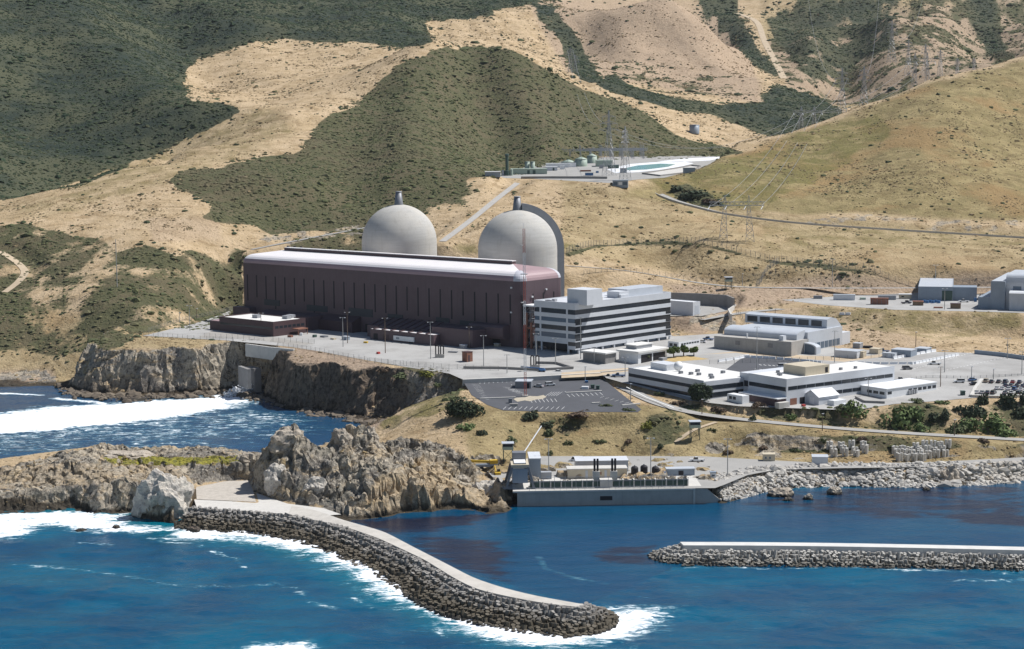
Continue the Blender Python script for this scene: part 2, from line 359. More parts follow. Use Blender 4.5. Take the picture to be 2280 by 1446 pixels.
INTK = poly_w([(1085,1050),(1128,1030),(1200,1016),(1560,1016),(1660,1022),(1850,1032),(2060,1030),(2330,1016),(2700,1008),(2700,1016),(2330,1024),(2060,1040),(1860,1043),(1730,1046),(1665,1058),(1612,1080),(1592,1087),(1150,1090),(1122,1090),(1108,1074)], 6); flatten(INTK, 5.85, 5)
APRON = poly_w([(432,1112),(560,1095),(640,1122),(720,1132),(760,1146),(700,1150),(560,1143),(440,1138)], 3.2); flatten(APRON, 3.0, 4)
GRAVEL = poly_w([(438,1112),(436,1085),(500,1072),(555,1070),(565,1098),(570,1118)], 3.4); flatten(GRAVEL, 3.3, 4)
for nm_ in ('coast_road', 'shore_path'): flat_road(ROADPTS[nm_], ROADS[nm_][1], (YARD, LOT, INTK))
# coast profile and rock
crag = fbm(X2/14, Y2/14, 1, 4)*3.2+ridged(X2/7, Y2/7, 4, 3)*1.6
crag = crag+np.where(Sl > 1.3, fbm(X2/34+3, Y2/60, 6, 3)*10-1.5, 0); Sl = np.where((Sl > 1.3) & (Y2 > 780), Sl*np.clip(1+1.5*fbm(X2/28, Y2/70, 2, 3), .38, 1.7), Sl)
s = Sd+np.where(near, crag*np.clip(Sl-.4, .3, 1.2)*(Sl > .7), 0)
prof = np.where(s < 0, s*.6, .13*np.minimum(s, Bw)+Sl*np.maximum(s-Bw, 0)+2.5*np.maximum(s-38, 0)*sstep(.7, 1.1, Sl))
cut = np.clip((Z2-prof)/3, 0, 1)*near
Z2 = np.where(near, np.minimum(Z2, np.maximum(prof, -6)), Z2)
# headland and peninsula crags
HEAD = poly_w([(300,1170),(285,1140),(-700,1150),(-700,1068),(0,1052),(160,1030),(250,1004),(340,1000),(420,1012),(545,990),(600,960),(650,945),(830,945),(900,985),(1000,1015),(1060,1040),(1130,1090),(1140,1145),(745,1165),(640,1115),(560,1092),(440,1085),(440,1170)], 6)
hd = dline(X2, Y2, HEAD, closed=True); hin = inpoly(X2, Y2, HEAD) & (Y2 < 760)
HW = np.where(hin, sstep(0, 6, hd), 0)
flat = np.zeros(X2.shape)
for pl in (APRON, GRAVEL, INTK): flat = np.maximum(flat, np.where(inpoly(X2, Y2, pl), 1, 1-sstep(0, 4, dline(X2, Y2, pl, closed=True))))
HW = HW*(1-flat)
def worley(x, y, seed=0):
    xi, yi = np.floor(x).astype(np.int64), np.floor(y).astype(np.int64); f1 = np.full(x.shape, 9.); f2 = np.full(x.shape, 9.); idv = np.zeros(x.shape)
    for a in (-1, 0, 1):
        for b in (-1, 0, 1):
            cx, cy = xi+a, yi+b; px_ = cx+.5+.45*_h(cx, cy, cx*0+seed); py_ = cy+.5+.45*_h(cx, cy, cx*0+seed+7); d = np.hypot(x-px_, y-py_); h = _h(cx, cy, cx*0+seed+13)
            c = d < f1; f2 = np.where(c, f1, np.minimum(f2, d)); idv = np.where(c, h, idv); f1 = np.where(c, d, f1)
    return f1, f2, idv
hm = HW > .01; hx, hy = X2[hm], Y2[hm]; wq = fbm(hx/8, hy/8, 3, 3)*4
fa, fb, fi = worley((hx*.8+hy*.5+wq)/7.5, (hy*.8-hx*.45+wq)/10); fc, fd, fj = worley((hx+wq)/3.0, (hy-wq*.6)/3.6, 5)
big_ = noise(hx/26+2, hy/19, 4)*3.2+ridged((hx+hy*.4)/34, hy/60, 5, 2)*2.2
rk = big_+ridged(hx/18+.5, hy/18, 7, 5, .6)*3.4+fi*2.2+np.minimum((fb-fa)*5, 1.4)*1.3+fj*.8+np.minimum((fd-fc)*4, 1.3)*.8-2.6+fbm(hx/2.2, hy/2.2, 1, 2)*.5
pen = np.interp(hx, [-110, -95], [.5, 1.0]); Z2[hm] += HW[hm]*(rk*pen-1.2)*sstep(-.5, 6, Z2[hm])
cm = near & (Sd > 0) & (Sd < 45) & (Sl > 1.2) & ~hm & (Z2 > 1); cx2, cy2 = X2[cm], Y2[cm]; wq = fbm(cx2/8, cy2/8, 3, 3)*4
fa, fb, fi = worley((cx2+wq)/9, (cy2+wq)/9, 3); fc, fd, fj = worley((cx2+wq)/3.4, (cy2-wq)/3.4, 9)
Z2[cm] += (fi*1.8+np.minimum((fb-fa)*4, 1.5)*1.2+fj*.8-1.5)*sstep(0, 6, Z2[cm])*(1-sstep(15, 21, Z2[cm]))
# ------------------------------------------------------------------ land cover
gy, gx = np.gradient(Z2); dY = np.gradient(Y2, axis=0); dX = np.gradient(X2, axis=1)
slope = np.hypot(gy/dY, gx/dX)
pxl = proj(np.stack([X2, Y2, Z2], -1)); PU, PV = pxl[..., 0], pxl[..., 1]
warp = fbm(X2/30, Y2/30, 3, 4)*16
wu, wv = PU+warp*np.clip(1400/Y2, .4, 1), PV+warp*.55
SCRUB = [  # polygon, min Y, max Y, weight
 ([(-600,-600),(1500,-600),(1235,-20),(1180,15),(1100,25),(1060,45),(990,45),(950,40),(950,60),(965,100),(900,106),(750,93),(640,90),(570,92),(500,110),(440,125),(430,150),(410,185),(425,225),(480,222),(530,240),(545,252),(430,312),(330,355),(200,400),(100,430),(0,470),(-600,640)],1345,9e3,1),
 ([(960,112),(1060,103),(1140,110),(1190,140),(1260,178),(1300,200),(1380,225),(1450,260),(1500,297),(1560,317),(1660,338),(1600,352),(1500,352),(1350,350),(1250,372),(1150,386),(1090,395),(1050,405),(980,430),(950,470),(940,500),(850,505),(800,515),(740,512),(600,522),(570,505),(560,498),(470,490),(430,480),(460,470),(470,455),(400,420),(380,400),(420,380),(500,378),(570,350),(680,330),(690,290),(720,260),(790,240),(830,200),(850,170),(890,140)],1200,2000,.95),
 ([(1185,5),(1230,10),(1290,90),(1330,160),(1345,195),(1310,190),(1270,160),(1250,100),(1200,45)],1900,3e3,.9),
 ([(1330,195),(1345,170),(1375,170),(1420,200),(1520,222),(1600,232),(1700,225),(1715,192),(1760,186),(1880,250),(1875,275),(1750,305),(1700,300),(1600,262),(1480,238),(1400,218)],1880,2300,1),
 ([(1500,-80),(1650,-80),(1640,30),(1690,110),(1735,160),(1732,175),(1690,152),(1560,32)],2200,4e3,.95),
 ([(1690,40),(1760,0),(1900,-80),(2010,-80),(2000,20),(1985,100),(1920,130),(1870,170),(1800,185),(1745,110)],2150,4e3,.80),
 ([(2140,-80),(2200,-80),(2220,50),(2245,125),(2205,132),(2170,60)],2150,4e3,.95),
 ([(1700,130),(1760,20),(2010,-60),(2300,-60),(2300,140),(2000,230),(1860,270)],2120,4e3,.43),([(1400,130),(1330,190),(1720,230),(1700,200)],2050,2500,.3),
 ([(2230,-80),(2500,-80),(2500,80),(2260,60)],2300,4e3,.6),
 ([(-400,495),(60,498),(140,515),(165,528),(230,530),(265,560),(330,545),(390,570),(520,545),(545,560),(538,690),(440,735),(300,742),(240,722),(160,695),(-400,690)],980,1250,.68),
 ([(-400,690),(160,695),(240,722),(300,760),(240,785),(130,795),(0,785),(-400,785)],960,1120,.62),
 ([(640,545),(700,520),(812,512),(812,565),(640,560)],1080,1260,.7),
 ([(1480,415),(1530,408),(1580,430),(1600,455),(1560,462),(1500,440)],1250,1400,.95),
 ([(980,425),(1050,408),(1080,430),(1000,470),(945,480)],1200,1420,.55),
 ([(850,818),(990,818),(1012,838),(1030,890),(960,900),(900,842)],790,900,.52),
 ([(1050,905),(1130,912),(1240,925),(1420,930),(1560,900),(1600,925),(1500,990),(1300,1000),(1150,985)],730,800,.52),
 ([(1640,905),(2280,890),(2290,970),(1900,955),(1700,930)],745,800,.50),
 ([(1500,985),(1900,970),(2280,985),(2280,1010),(1700,1010)],735,770,.5)]
scrub = np.zeros(X2.shape)
for pl, y0, y1, wgt in SCRUB:
    m = (Y2 > y0) & (Y2 < y1); scrub = np.maximum(scrub, np.where(m & inpoly(wu, wv, pl), wgt, 0))
mott = fbm(X2/22, Y2/22, 8, 4); mott2 = fbm(X2/60+9, Y2/60, 8, 3)
for _ in range(2): scrub[1:-1, 1:-1] = (scrub[1:-1, 1:-1]*2+scrub[:-2, 1:-1]+scrub[2:, 1:-1]+scrub[1:-1, :-2]+scrub[1:-1, 2:])/6
FENCE_UV = [(1262,568),(1330,548),(1400,545),(1500,541),(1570,546),(1640,563),(1735,586),(1830,592),(1960,612)]
scrub = np.where((Y2 > 1030) & (Y2 < 1330), np.maximum(scrub, .7*np.exp(-(dline(PU, PV, FENCE_UV)/5.0)**2)), scrub)
# a few shrubs anywhere on the grass
scrub = np.clip(scrub+np.where((scrub > .2) & (scrub < .9), mott*.75, 0), 0, 1)
GREEN = [([(1430,400),(1560,380),(1750,310),(1950,250),(1990,290),(1800,420),(1640,470),(1500,440)],1250,1700,.75),
 ([(1690,505),(2300,520),(2300,545),(1700,560)],1100,1300,.5),([(1850,680),(2280,690),(2280,730),(2100,760),(1800,720),(1700,700)],940,1060,.65),
 ([(900,425),(1300,560),(1500,560),(1300,500)],1000,1300,.2),([(300,320),(600,240),(650,290),(420,400),(200,470),(0,470),(150,420)],1240,1700,.45),
 ([(860,826),(1012,834),(1040,900),(960,935),(900,930),(885,880)],770,880,.8),([(1000,540),(1300,545),(1300,570),(1000,565)],1050,1200,.7),([(860,820),(1000,820),(1010,840),(900,850)],820,900,.9),([(850,930),(900,925),(890,950),(850,960)],770,840,.9),
 ([(220,1018),(450,1015),(540,1012),(545,1030),(380,1036),(250,1034)],660,760,1.6),([(560,1000),(760,970),(880,1000),(850,1020),(740,1005),(640,1050)],660,720,.5)]
green = np.zeros(X2.shape)
for pl, y0, y1, wgt in GREEN:
    m = (Y2 > y0) & (Y2 < y1); green = np.maximum(green, np.where(m & inpoly(wu, wv, pl), wgt, 0))
for _ in range(3): green[1:-1, 1:-1] = (green[1:-1, 1:-1]*2+green[:-2, 1:-1]+green[2:, 1:-1]+green[1:-1, :-2]+green[1:-1, 2:])/6
rock = np.zeros(X2.shape)
cz = near & (Sd < 55)
rock[cz] = np.maximum(sstep(.75, 1.15, slope[cz]+mott[cz]*.3), 1-sstep(3, 10, Sd[cz]+mott[cz]*4))
rock = np.maximum(rock, HW*sstep(.25, .6, slope+.35+mott*.5))
rock = np.where((green > 1) & (slope < 1.3), 0, rock); rock = np.where(hin & (green > .3) & (green < .9) & (mott > .08) & (slope < 1.3), 0, rock)
ROCKP = [([(1850,480),(2300,490),(2300,525),(1950,505),(1700,490)],1180,1300,.55),([(1560,990),(1700,985),(1900,1000),(2300,985),(2300,1030),(1900,1030),(1700,1020)],730,770,.65),
 ([(1360,405),(1500,470),(1380,560),(1250,430),(1200,400)],1120,1360,.25),([(-300,828),(130,830),(125,868),(-300,868)],950,1060,.9),([(1485,704),(1625,690),(1640,725),(1600,742),(1500,750)],990,1045,.75),([(570,530),(600,515),(805,500),(800,516),(620,548)],1150,1300,.6)]
for pl, y0, y1, wgt in ROCKP:
    m = (Y2 > y0) & (Y2 < y1) & inpoly(wu, wv, pl); rock = np.where(m, np.maximum(rock, wgt*sstep(-.3, .4, fbm(X2/9, Y2/9, 5, 3))), rock)
# bare soil: graded banks, tracks, the far pale pink slopes
bare = np.zeros(X2.shape)
for pl, y0, y1, wgt in [([(940,40),(1180,15),(1260,160),(1700,230),(1640,0),(1230,-40)],1950,3000,.75),([(1700,100),(2300,-50),(2300,200),(1850,280),(1760,200)],2150,4000,.8),
  ([(1250,575),(1700,610),(2300,610),(2300,660),(1850,662),(1640,690),(1560,700),(1490,640)],1000,1110,.85),([(1640,690),(1860,685),(2000,740),(2150,800),(1900,785),(1690,750)],930,1040,.45),
  ([(0,830),(130,830),(120,866),(0,866)],950,1060,1),([(780,925),(870,925),(840,960),(790,955)],800,900,1),([(1480,700),(1620,690),(1640,725),(1560,745),(1490,735)],920,1060,.9),
  ([(330,490),(480,480),(500,540),(340,540)],1100,1260,.4),([(120,785),(560,770),(560,800),(130,805)],930,990,.5),([(590,768),(700,775),(860,815),(840,840),(690,820),(600,800)],880,980,1),([(600,775),(850,815),(850,850),(620,800)],850,980,.9)]:
    m = (Y2 > y0) & (Y2 < y1) & inpoly(wu, wv, pl); bare = np.where(m, np.maximum(bare, wgt), bare)
for _ in range(4): bare[1:-1, 1:-1] = (bare[1:-1, 1:-1]*2+bare[:-2, 1:-1]+bare[2:, 1:-1]+bare[1:-1, :-2]+bare[1:-1, 2:])/6
dk, _ = dline(X2, Y2, [(-3000, 0), (3000, 0)], [0, 0])
# wave-wet dark band
wet = np.where(near, 1-sstep(.6, 3.0, Z2+mott*1.2), 0); wet = np.where((HW > 0) & (X2 < -92) & (Y2 < 690), 1-sstep(2.2, 5.2, Z2+mott*4), wet)
# craggy sideways displacement
V3 = np.stack([X2, Y2, Z2], -1)
rw = rock*near*(Z2 > .2)
for i, (sx, sy) in enumerate(((3.1, 9.7), (8.2, 1.3))):
    V3[..., i] += rw*(fbm(X2/5+sx, Y2/5+sy, Z2/4, 4, .6)*2.4+np.sign(noise(X2/9+sy, Y2/9, Z2/6))*.0)
V3[..., 2] += rw*fbm(X2/3, Y2/3+7, Z2/3, 3)*1.1
nr, nc = X2.shape
idx = np.arange(nr*nc).reshape(nr, nc)
quads = np.stack([idx[:-1, :-1], idx[:-1, 1:], idx[1:, 1:], idx[1:, :-1]], -1).reshape(-1, 4)
qY = Y2[:-1, :-1].ravel(); qZ = Z2[:-1, :-1].ravel(); keep = qZ > -5.5
qhead = (HW[:-1, :-1].ravel() > .02)
qhill = (qY > 1130)
# regional tone: R dark blue-green scrub, G olive-brown grass, B brown cliff rock darkened by painted shade
tone = np.zeros(X2.shape+(3,))
def tone_poly(ch, pl, y0, y1, wgt):
    m = (Y2 > y0) & (Y2 < y1) & inpoly(wu, wv, pl); tone[..., ch] = np.where(m, np.maximum(tone[..., ch], wgt), tone[..., ch])
tone_poly(0, SCRUB[0][0], 1345, 9e3, 1); tone_poly(0, SCRUB[2][0], 1900, 3e3, 1); tone_poly(0, SCRUB[3][0], 1880, 2300, 1); tone_poly(0, SCRUB[4][0], 2200, 4e3, 1); tone_poly(0, SCRUB[5][0], 2150, 4e3, .7); tone_poly(0, SCRUB[6][0], 2150, 4e3, .8)
tone_poly(0, SCRUB[8][0], 980, 1250, .0); tone_poly(0, [(0,100),(250,150),(420,230),(380,330),(0,470)], 1345, 2000, 1)
tone_poly(1, [(1380,440),(1480,395),(1600,350),(1750,305),(1870,265),(2100,180),(2600,40),(2600,490),(2280,492),(1900,478),(1640,468)], 1230, 1800, 1)
tone_poly(1, [(1250,400),(1640,470),(2600,540),(2600,620),(1650,630),(1250,560)], 1060, 1330, .5); tone_poly(1, [(1690,40),(1760,0),(1900,-80),(2300,-80),(2300,150),(1870,280),(1720,160)], 2100, 4e3, .62)
tone_poly(1, [(1020,900),(1440,905),(1700,930),(2600,980),(2600,1035),(1050,1050)], 700, 800, .8); tone_poly(1, [(-400,600),(300,720),(560,770),(130,860),(-400,860)], 940, 1130, .5); tone_poly(1, [(300,320),(620,230),(660,300),(420,400),(150,470),(-200,560),(-200,470)], 1240, 1700, .25)
tone_poly(2, [(585,770),(900,815),(930,960),(600,930)], 840, 960, 1); tone_poly(2, [(100,830),(420,870),(560,868),(560,900),(100,900)], 930, 1000, .6)  # shade of the steep cove cliffs painted into their brown rock
for _ in range(8): tone[1:-1, 1:-1] = (tone[1:-1, 1:-1]*2+tone[:-2, 1:-1]+tone[2:, 1:-1]+tone[1:-1, :-2]+tone[1:-1, 2:])/6
TONE = tone.reshape(-1, 3)
COVER = np.stack([scrub, rock, green, bare], -1).reshape(-1, 4)
warmr = np.where((Y2 < 760) & inpoly(wu, wv, [(830,1060),(960,1010),(1130,1090),(1140,1150),(760,1165),(800,1110)]), 1.0, 0); warmr = np.where((Y2 < 760) & inpoly(wu, wv, [(-400,1060),(200,1030),(420,1030),(420,1080),(200,1075),(-400,1110)]), .6, warmr)
WETA = np.stack([wet, HW, warmr], -1).reshape(-1, 3)
# ------------------------------------------------------------------ terrain material
def terrain_mat():
    m, nt, b = nodes('terrain')
    at = N(nt, 'ShaderNodeVertexColor', layer_name='cover'); sp = nt.nodes.new('ShaderNodeSeparateColor'); lk(nt, at.outputs[0], sp.inputs[0])
    a2 = N(nt, 'ShaderNodeVertexColor', layer_name='wet'); s2 = nt.nodes.new('ShaderNodeSeparateColor'); lk(nt, a2.outputs[0], s2.inputs[0])
    S, R, G, B = sp.outputs[0], sp.outputs[1], sp.outputs[2], at.outputs[1]
    a3 = N(nt, 'ShaderNodeVertexColor', layer_name='tone'); s3 = nt.nodes.new('ShaderNodeSeparateColor'); lk(nt, a3.outputs[0], s3.inputs[0])
    big = noise_tex(nt, .012, 5, .6); mid = noise_tex(nt, .06, 6, .65); fine = noise_tex(nt, .45, 6, .7); tuft = noise_tex(nt, 1.1, 3, .6)
    strk = noise_tex(nt, .05, 5, .65, stretch=(1, 1, 3.0), dist=1.5)
    grass = mixc(nt, ramp(nt, mid, .35, .68), (.55, .42, .27), (.43, .32, .19))
    grass = mixc(nt, math_(nt, 'MULTIPLY', ramp(nt, strk, .48, .66), .6), grass, (.25, .17, .085))
    grass = mixc(nt, math_(nt, 'MULTIPLY', ramp(nt, fine, .52, .72), .55), grass, (.20, .145, .07))
    grass = mixc(nt, math_(nt, 'MULTIPLY', ramp(nt, tuft, .55, .75), .35), grass, (.56, .42, .24))
    olive = mixc(nt, ramp(nt, mid, .36, .64), (.335, .268, .132), (.225, .185, .085)); olive = mixc(nt, math_(nt, 'MULTIPLY', ramp(nt, strk, .46, .62), .65), olive, (.165, .125, .06)); olive = mixc(nt, math_(nt, 'MULTIPLY', ramp(nt, big, .52, .66), .7), olive, (.30, .19, .085))
    olive = mixc(nt, math_(nt, 'MULTIPLY', ramp(nt, fine, .5, .7), .5), olive, (.16, .125, .06)); olive = mixc(nt, math_(nt, 'MULTIPLY', ramp(nt, tuft, .53, .72), .35), olive, (.42, .33, .17))
    grass = mixc(nt, math_(nt, 'MULTIPLY', s3.outputs[1], .95), grass, olive)
    soil = mixc(nt, ramp(nt, fine, .38, .66), (.43, .325, .24), (.265, .195, .145))
    soil = mixc(nt, math_(nt, 'MULTIPLY', ramp(nt, mid, .5, .7), .5), soil, (.46, .365, .275))
    out = mixc(nt, math_(nt, 'MULTIPLY', B, .9), grass, soil)
    gr = mixc(nt, ramp(nt, fine, .35, .7), (.185, .165, .055), (.105, .105, .04))
    gw = math_(nt, 'MULTIPLY', ramp(nt, math_(nt, 'ADD', mid, math_(nt, 'MULTIPLY', G, .34)), .52, .86), math_(nt, 'MINIMUM', G, .8))
    out = mixc(nt, gw, out, gr)
    yel = mixc(nt, ramp(nt, fine, .4, .65), (.30, .27, .05), (.13, .13, .045)); out = mixc(nt, ramp(nt, G, 1.0, 1.35), out, yel)
    sc = mixc(nt, ramp(nt, fine, .35, .66), (.075, .078, .042), (.125, .12, .062)); sc = mixc(nt, math_(nt, 'MULTIPLY', ramp(nt, mid, .44, .62), .6), sc, (.15, .12, .075))
    sc = mixc(nt, s3.outputs[0], sc, mixc(nt, ramp(nt, big, .40, .62), mixc(nt, ramp(nt, mid, .4, .65), (.032, .044, .034), (.06, .07, .047)), (.088, .092, .055)))
    sw = ramp(nt, math_(nt, 'ADD', S, math_(nt, 'MULTIPLY', math_(nt, 'SUBTRACT', fine, .5), .7)), .38, .62)
    out = mixc(nt, sw, out, sc)
    rk = mixc(nt, ramp(nt, mid, .35, .65), (.45, .39, .30), (.20, .185, .165))
    rk = mixc(nt, math_(nt, 'MULTIPLY', ramp(nt, strk, .5, .62), .5), rk, (.52, .38, .21))
    rk = mixc(nt, math_(nt, 'MULTIPLY', ramp(nt, fine, .48, .62), .85), rk, (.085, .072, .058))
    rk = mixc(nt, math_(nt, 'MULTIPLY', ramp(nt, tuft, .54, .68), .6), rk, (.64, .58, .48))
    lichen = math_(nt, 'MULTIPLY', ramp(nt, noise_tex(nt, .09, 6, .7), .5, .62), math_(nt, 'MULTIPLY', s2.outputs[1], .55)); rk = mixc(nt, lichen, rk, (.15, .145, .12)); rk = mixc(nt, math_(nt, 'MULTIPLY', math_(nt, 'MULTIPLY', s2.outputs[2], ramp(nt, mid, .38, .6)), .6), rk, (.56, .42, .25))
    rk = mixc(nt, math_(nt, 'MULTIPLY', s3.outputs[2], .8), rk, mixc(nt, ramp(nt, fine, .4, .65), (.17, .125, .09), (.075, .058, .045)))
    rwt = ramp(nt, math_(nt, 'ADD', R, math_(nt, 'MULTIPLY', math_(nt, 'SUBTRACT', fine, .5), .6)), .3, .6)
    out = mixc(nt, rwt, out, rk)
    wt = ramp(nt, math_(nt, 'ADD', s2.outputs[0], math_(nt, 'MULTIPLY', math_(nt, 'SUBTRACT', fine, .5), .5)), .25, .8)
    out = mixc(nt, math_(nt, 'MULTIPLY', wt, .88), out, (.035, .028, .02))
    lk(nt, out, b.inputs['Base Color']); b.inputs['Roughness'].default_value = .95; b.inputs['Specular IOR Level'].default_value = .1
    bm = N(nt, 'ShaderNodeBump', Strength=.9, Distance=1.6); hh = math_(nt, 'ADD', fine, math_(nt, 'MULTIPLY', mid, 1.4))
    lk(nt, hh, bm.inputs['Height']); lk(nt, bm.outputs[0], b.inputs['Normal'])
    return m
TM = terrain_mat()
def sub_terrain(name, qmask):
    q = quads[qmask & keep]; used, inv = np.unique(q, return_inverse=True)
    o = fast_mesh(name, V3.reshape(-1, 3)[used], inv.reshape(-1, 4), TM); o.data.polygons.foreach_set('use_smooth', (np.maximum(rock.ravel()[q[:, 0]], HW.ravel()[q[:, 0]]) < .3)); attr(o, 'cover', COVER[used]); attr(o, 'wet', WETA[used]); attr(o, 'tone', TONE[used]); return struct(o)
gro = sub_terrain('ground', ~qhill & ~qhead); sub_terrain('hills', qhill & ~qhead); sub_terrain('headland', qhead)
gro['label'] = 'coastal ground of dry grass, graded banks and sea cliffs'
# ------------------------------------------------------------------ ground lookup
def hgt(x, y):
    a = x/y; i = np.clip(np.interp(y, YG, np.arange(nr)), 0, nr-1.001); j = np.clip((a-AG[0])/(AG[1]-AG[0]), 0, nc-1.001)
    i0 = np.floor(i).astype(int); j0 = np.floor(j).astype(int); fi = i-i0; fj = j-j0
    return (Z2[i0, j0]*(1-fi)*(1-fj)+Z2[i0+1, j0]*fi*(1-fj)+Z2[i0, j0+1]*(1-fi)*fj+Z2[i0+1, j0+1]*fi*fj)
def G(u, v, y0=600.0, y1=4000.0):      # where the ground shows at a pixel
    d = ray(u, v); Y = np.concatenate([np.arange(max(y0, 600), 1300, .5), np.arange(1300, 4000, 2)]); Y = Y[(Y >= y0) & (Y <= y1)]
    x = d[0]*Y; z = HC+d[2]*Y; below = z <= hgt(x, Y)
    k = int(np.argmax(below)) if below.any() else len(Y)-1
    return np.array([x[k], Y[k], float(hgt(x[k], Y[k]))])
# ------------------------------------------------------------------ water
WU = np.arange(-1200, 3481, 6.0); WY = np.arange(390, 1030, 1.25)
wa, wy = np.meshgrid((WU-CU)/F, WY); wx = wa*wy
wp = proj(np.stack([wx, wy, 0*wx], -1)); WPU, WPV = wp[..., 0], wp[..., 1]
def wl(pl): return [tuple(P(u, v, 0)[:2]) for u, v in pl]
foam = np.zeros(wx.shape)
def foam_poly(pl, k, soft):
    global foam
    q = wl(pl); d = dline(wx, wy, q, closed=True); sgn = np.where(inpoly(wx, wy, q), d, -d); foam = np.maximum(foam, k*sstep(-soft, soft, sgn))
def foam_line(pl, k, wd):
    global foam
    foam = np.maximum(foam, k*np.exp(-(dline(wx, wy, wl(pl))/wd)**2))
foam_poly([(575,866),(572,890),(540,905),(400,932),(250,948),(100,962),(0,968),(-300,990),(-300,925),(0,920),(120,906),(300,893),(450,884),(520,872)], 1.12, 16)
foam_poly([(560,910),(700,925),(690,945),(500,970),(300,985),(0,1000),(-300,1010),(-300,960),(100,950),(400,925)], .5, 14)
foam_poly([(-300,985),(300,960),(700,945),(760,950),(640,985),(420,1000),(200,1035),(-300,1060)], .38, 14)
foam_poly([(-300,1142),(0,1140),(290,1140),(300,1168),(430,1170),(440,1182),(300,1188),(160,1180),(100,1170),(60,1195),(-300,1200)], .95, 9)
foam_line([(440,1188),(560,1190),(640,1200),(720,1220),(800,1248),(845,1280),(900,1315),(1000,1345),(1060,1378),(1130,1408),(1200,1420),(1330,1412),(1385,1386),(1410,1374)], 1.0, 13)
foam_poly([(430,1178),(560,1184),(700,1206),(800,1240),(850,1290),(760,1262),(640,1222),(520,1204),(430,1200)], .55, 7); foam_poly([(1340,1365),(1440,1372),(1420,1395),(1330,1420),(1150,1430),(1040,1400),(940,1345),(830,1290),(780,1245),(900,1300),(1100,1390)], .62, 6)
foam_poly([(490,1460),(560,1432),(690,1426),(720,1446),(716,1470)], .95, 6)
foam_line([(0,876),(95,880)], .8, 3); foam_line([(120,888),(220,896),(250,905)], .9, 3.5)
foam_line([(-200,1060),(0,1050),(60,1040),(110,1030)], .95, 5); foam_line([(330,1012),(420,1018),(470,1020)], .5, 6)
for pl in ([(0,1262),(60,1258),(180,1270),(300,1283),(365,1296)],[(380,1300),(500,1304),(590,1301)],[(610,1296),(650,1310),(690,1340),(740,1350)],[(180,1208),(250,1213)],[(330,1195),(365,1205),(450,1216)],[(470,1228),(530,1245),(545,1270)],
           [(2120,1295),(2200,1298),(2290,1290)],[(2230,1278),(2290,1288)],[(1200,1240),(1215,1268),(1280,1288),(1350,1300)],[(900,1340),(960,1375),(990,1420)],[(780,1330),(830,1350)]): foam_line(pl, .50, 2.2)
foam_line([(1530,1266),(1700,1268),(1850,1266),(2000,1272),(2180,1276),(2300,1274)], .5, 1.6)
kelp = np.zeros(wx.shape)
def kelp_poly(pl, k, soft):
    global kelp
    q = wl(pl); d = dline(wx, wy, q, closed=True); kelp = np.maximum(kelp, k*sstep(-soft, soft, np.where(inpoly(wx, wy, q), d, -d)))
kelp_poly([(780,1160),(880,1152),(1060,1146),(1130,1140),(1060,1165),(960,1185),(860,1185)], .9, 8)
kelp_poly([(870,1185),(1000,1190),(1120,1205),(1160,1250),(1140,1300),(1040,1280),(960,1245),(900,1205)], .75, 12)
kelp_poly([(1290,1235),(1380,1215),(1460,1215),(1470,1262),(1360,1262)], .7, 9)
kelp_poly([(1620,1118),(1720,1095),(1900,1085),(2300,1075),(2300,1150),(2050,1160),(1850,1150),(1700,1140)], .62, 14)
kelp_poly([(2090,1145),(2220,1138),(2300,1150),(2290,1175),(2160,1168)], .9, 7)
shade_teal = 1-sstep(3, 26, dline(wx, wy, wl([(-200,1150),(290,1150),(440,1180),(640,1200),(800,1245),(900,1310),(1060,1375),(1200,1415)])))
cove = np.where(inpoly(wx, wy, wl([(-600,860),(900,860),(900,960),(600,1030),(0,1060),(-600,1080)])), 1.0, 0)
harb = np.where(inpoly(wx, wy, wl([(745,1140),(1000,1265),(1300,1350),(1500,1265),(2800,1275),(2800,1060),(1100,1110)])), 1.0, 0)
nr2, nc2 = wx.shape; id2 = np.arange(nr2*nc2).reshape(nr2, nc2)
q2 = np.stack([id2[:-1, :-1], id2[:-1, 1:], id2[1:, 1:], id2[1:, :-1]], -1).reshape(-1, 4)
expo = 1-np.maximum(cove*.3, harb*.8)
wz = expo*(fbm(wx/9+wy/40, wy/7, 0, 3)*.42+fbm(wx/3, wy/2.4, 2, 2)*.14)
wz += expo*fbm(wx/46+wy/90, wy/24, 7, 2)*.75
wz += np.clip(foam, 0, 1)*np.abs(fbm(wx/3, wy/3, 4, 3))*.9
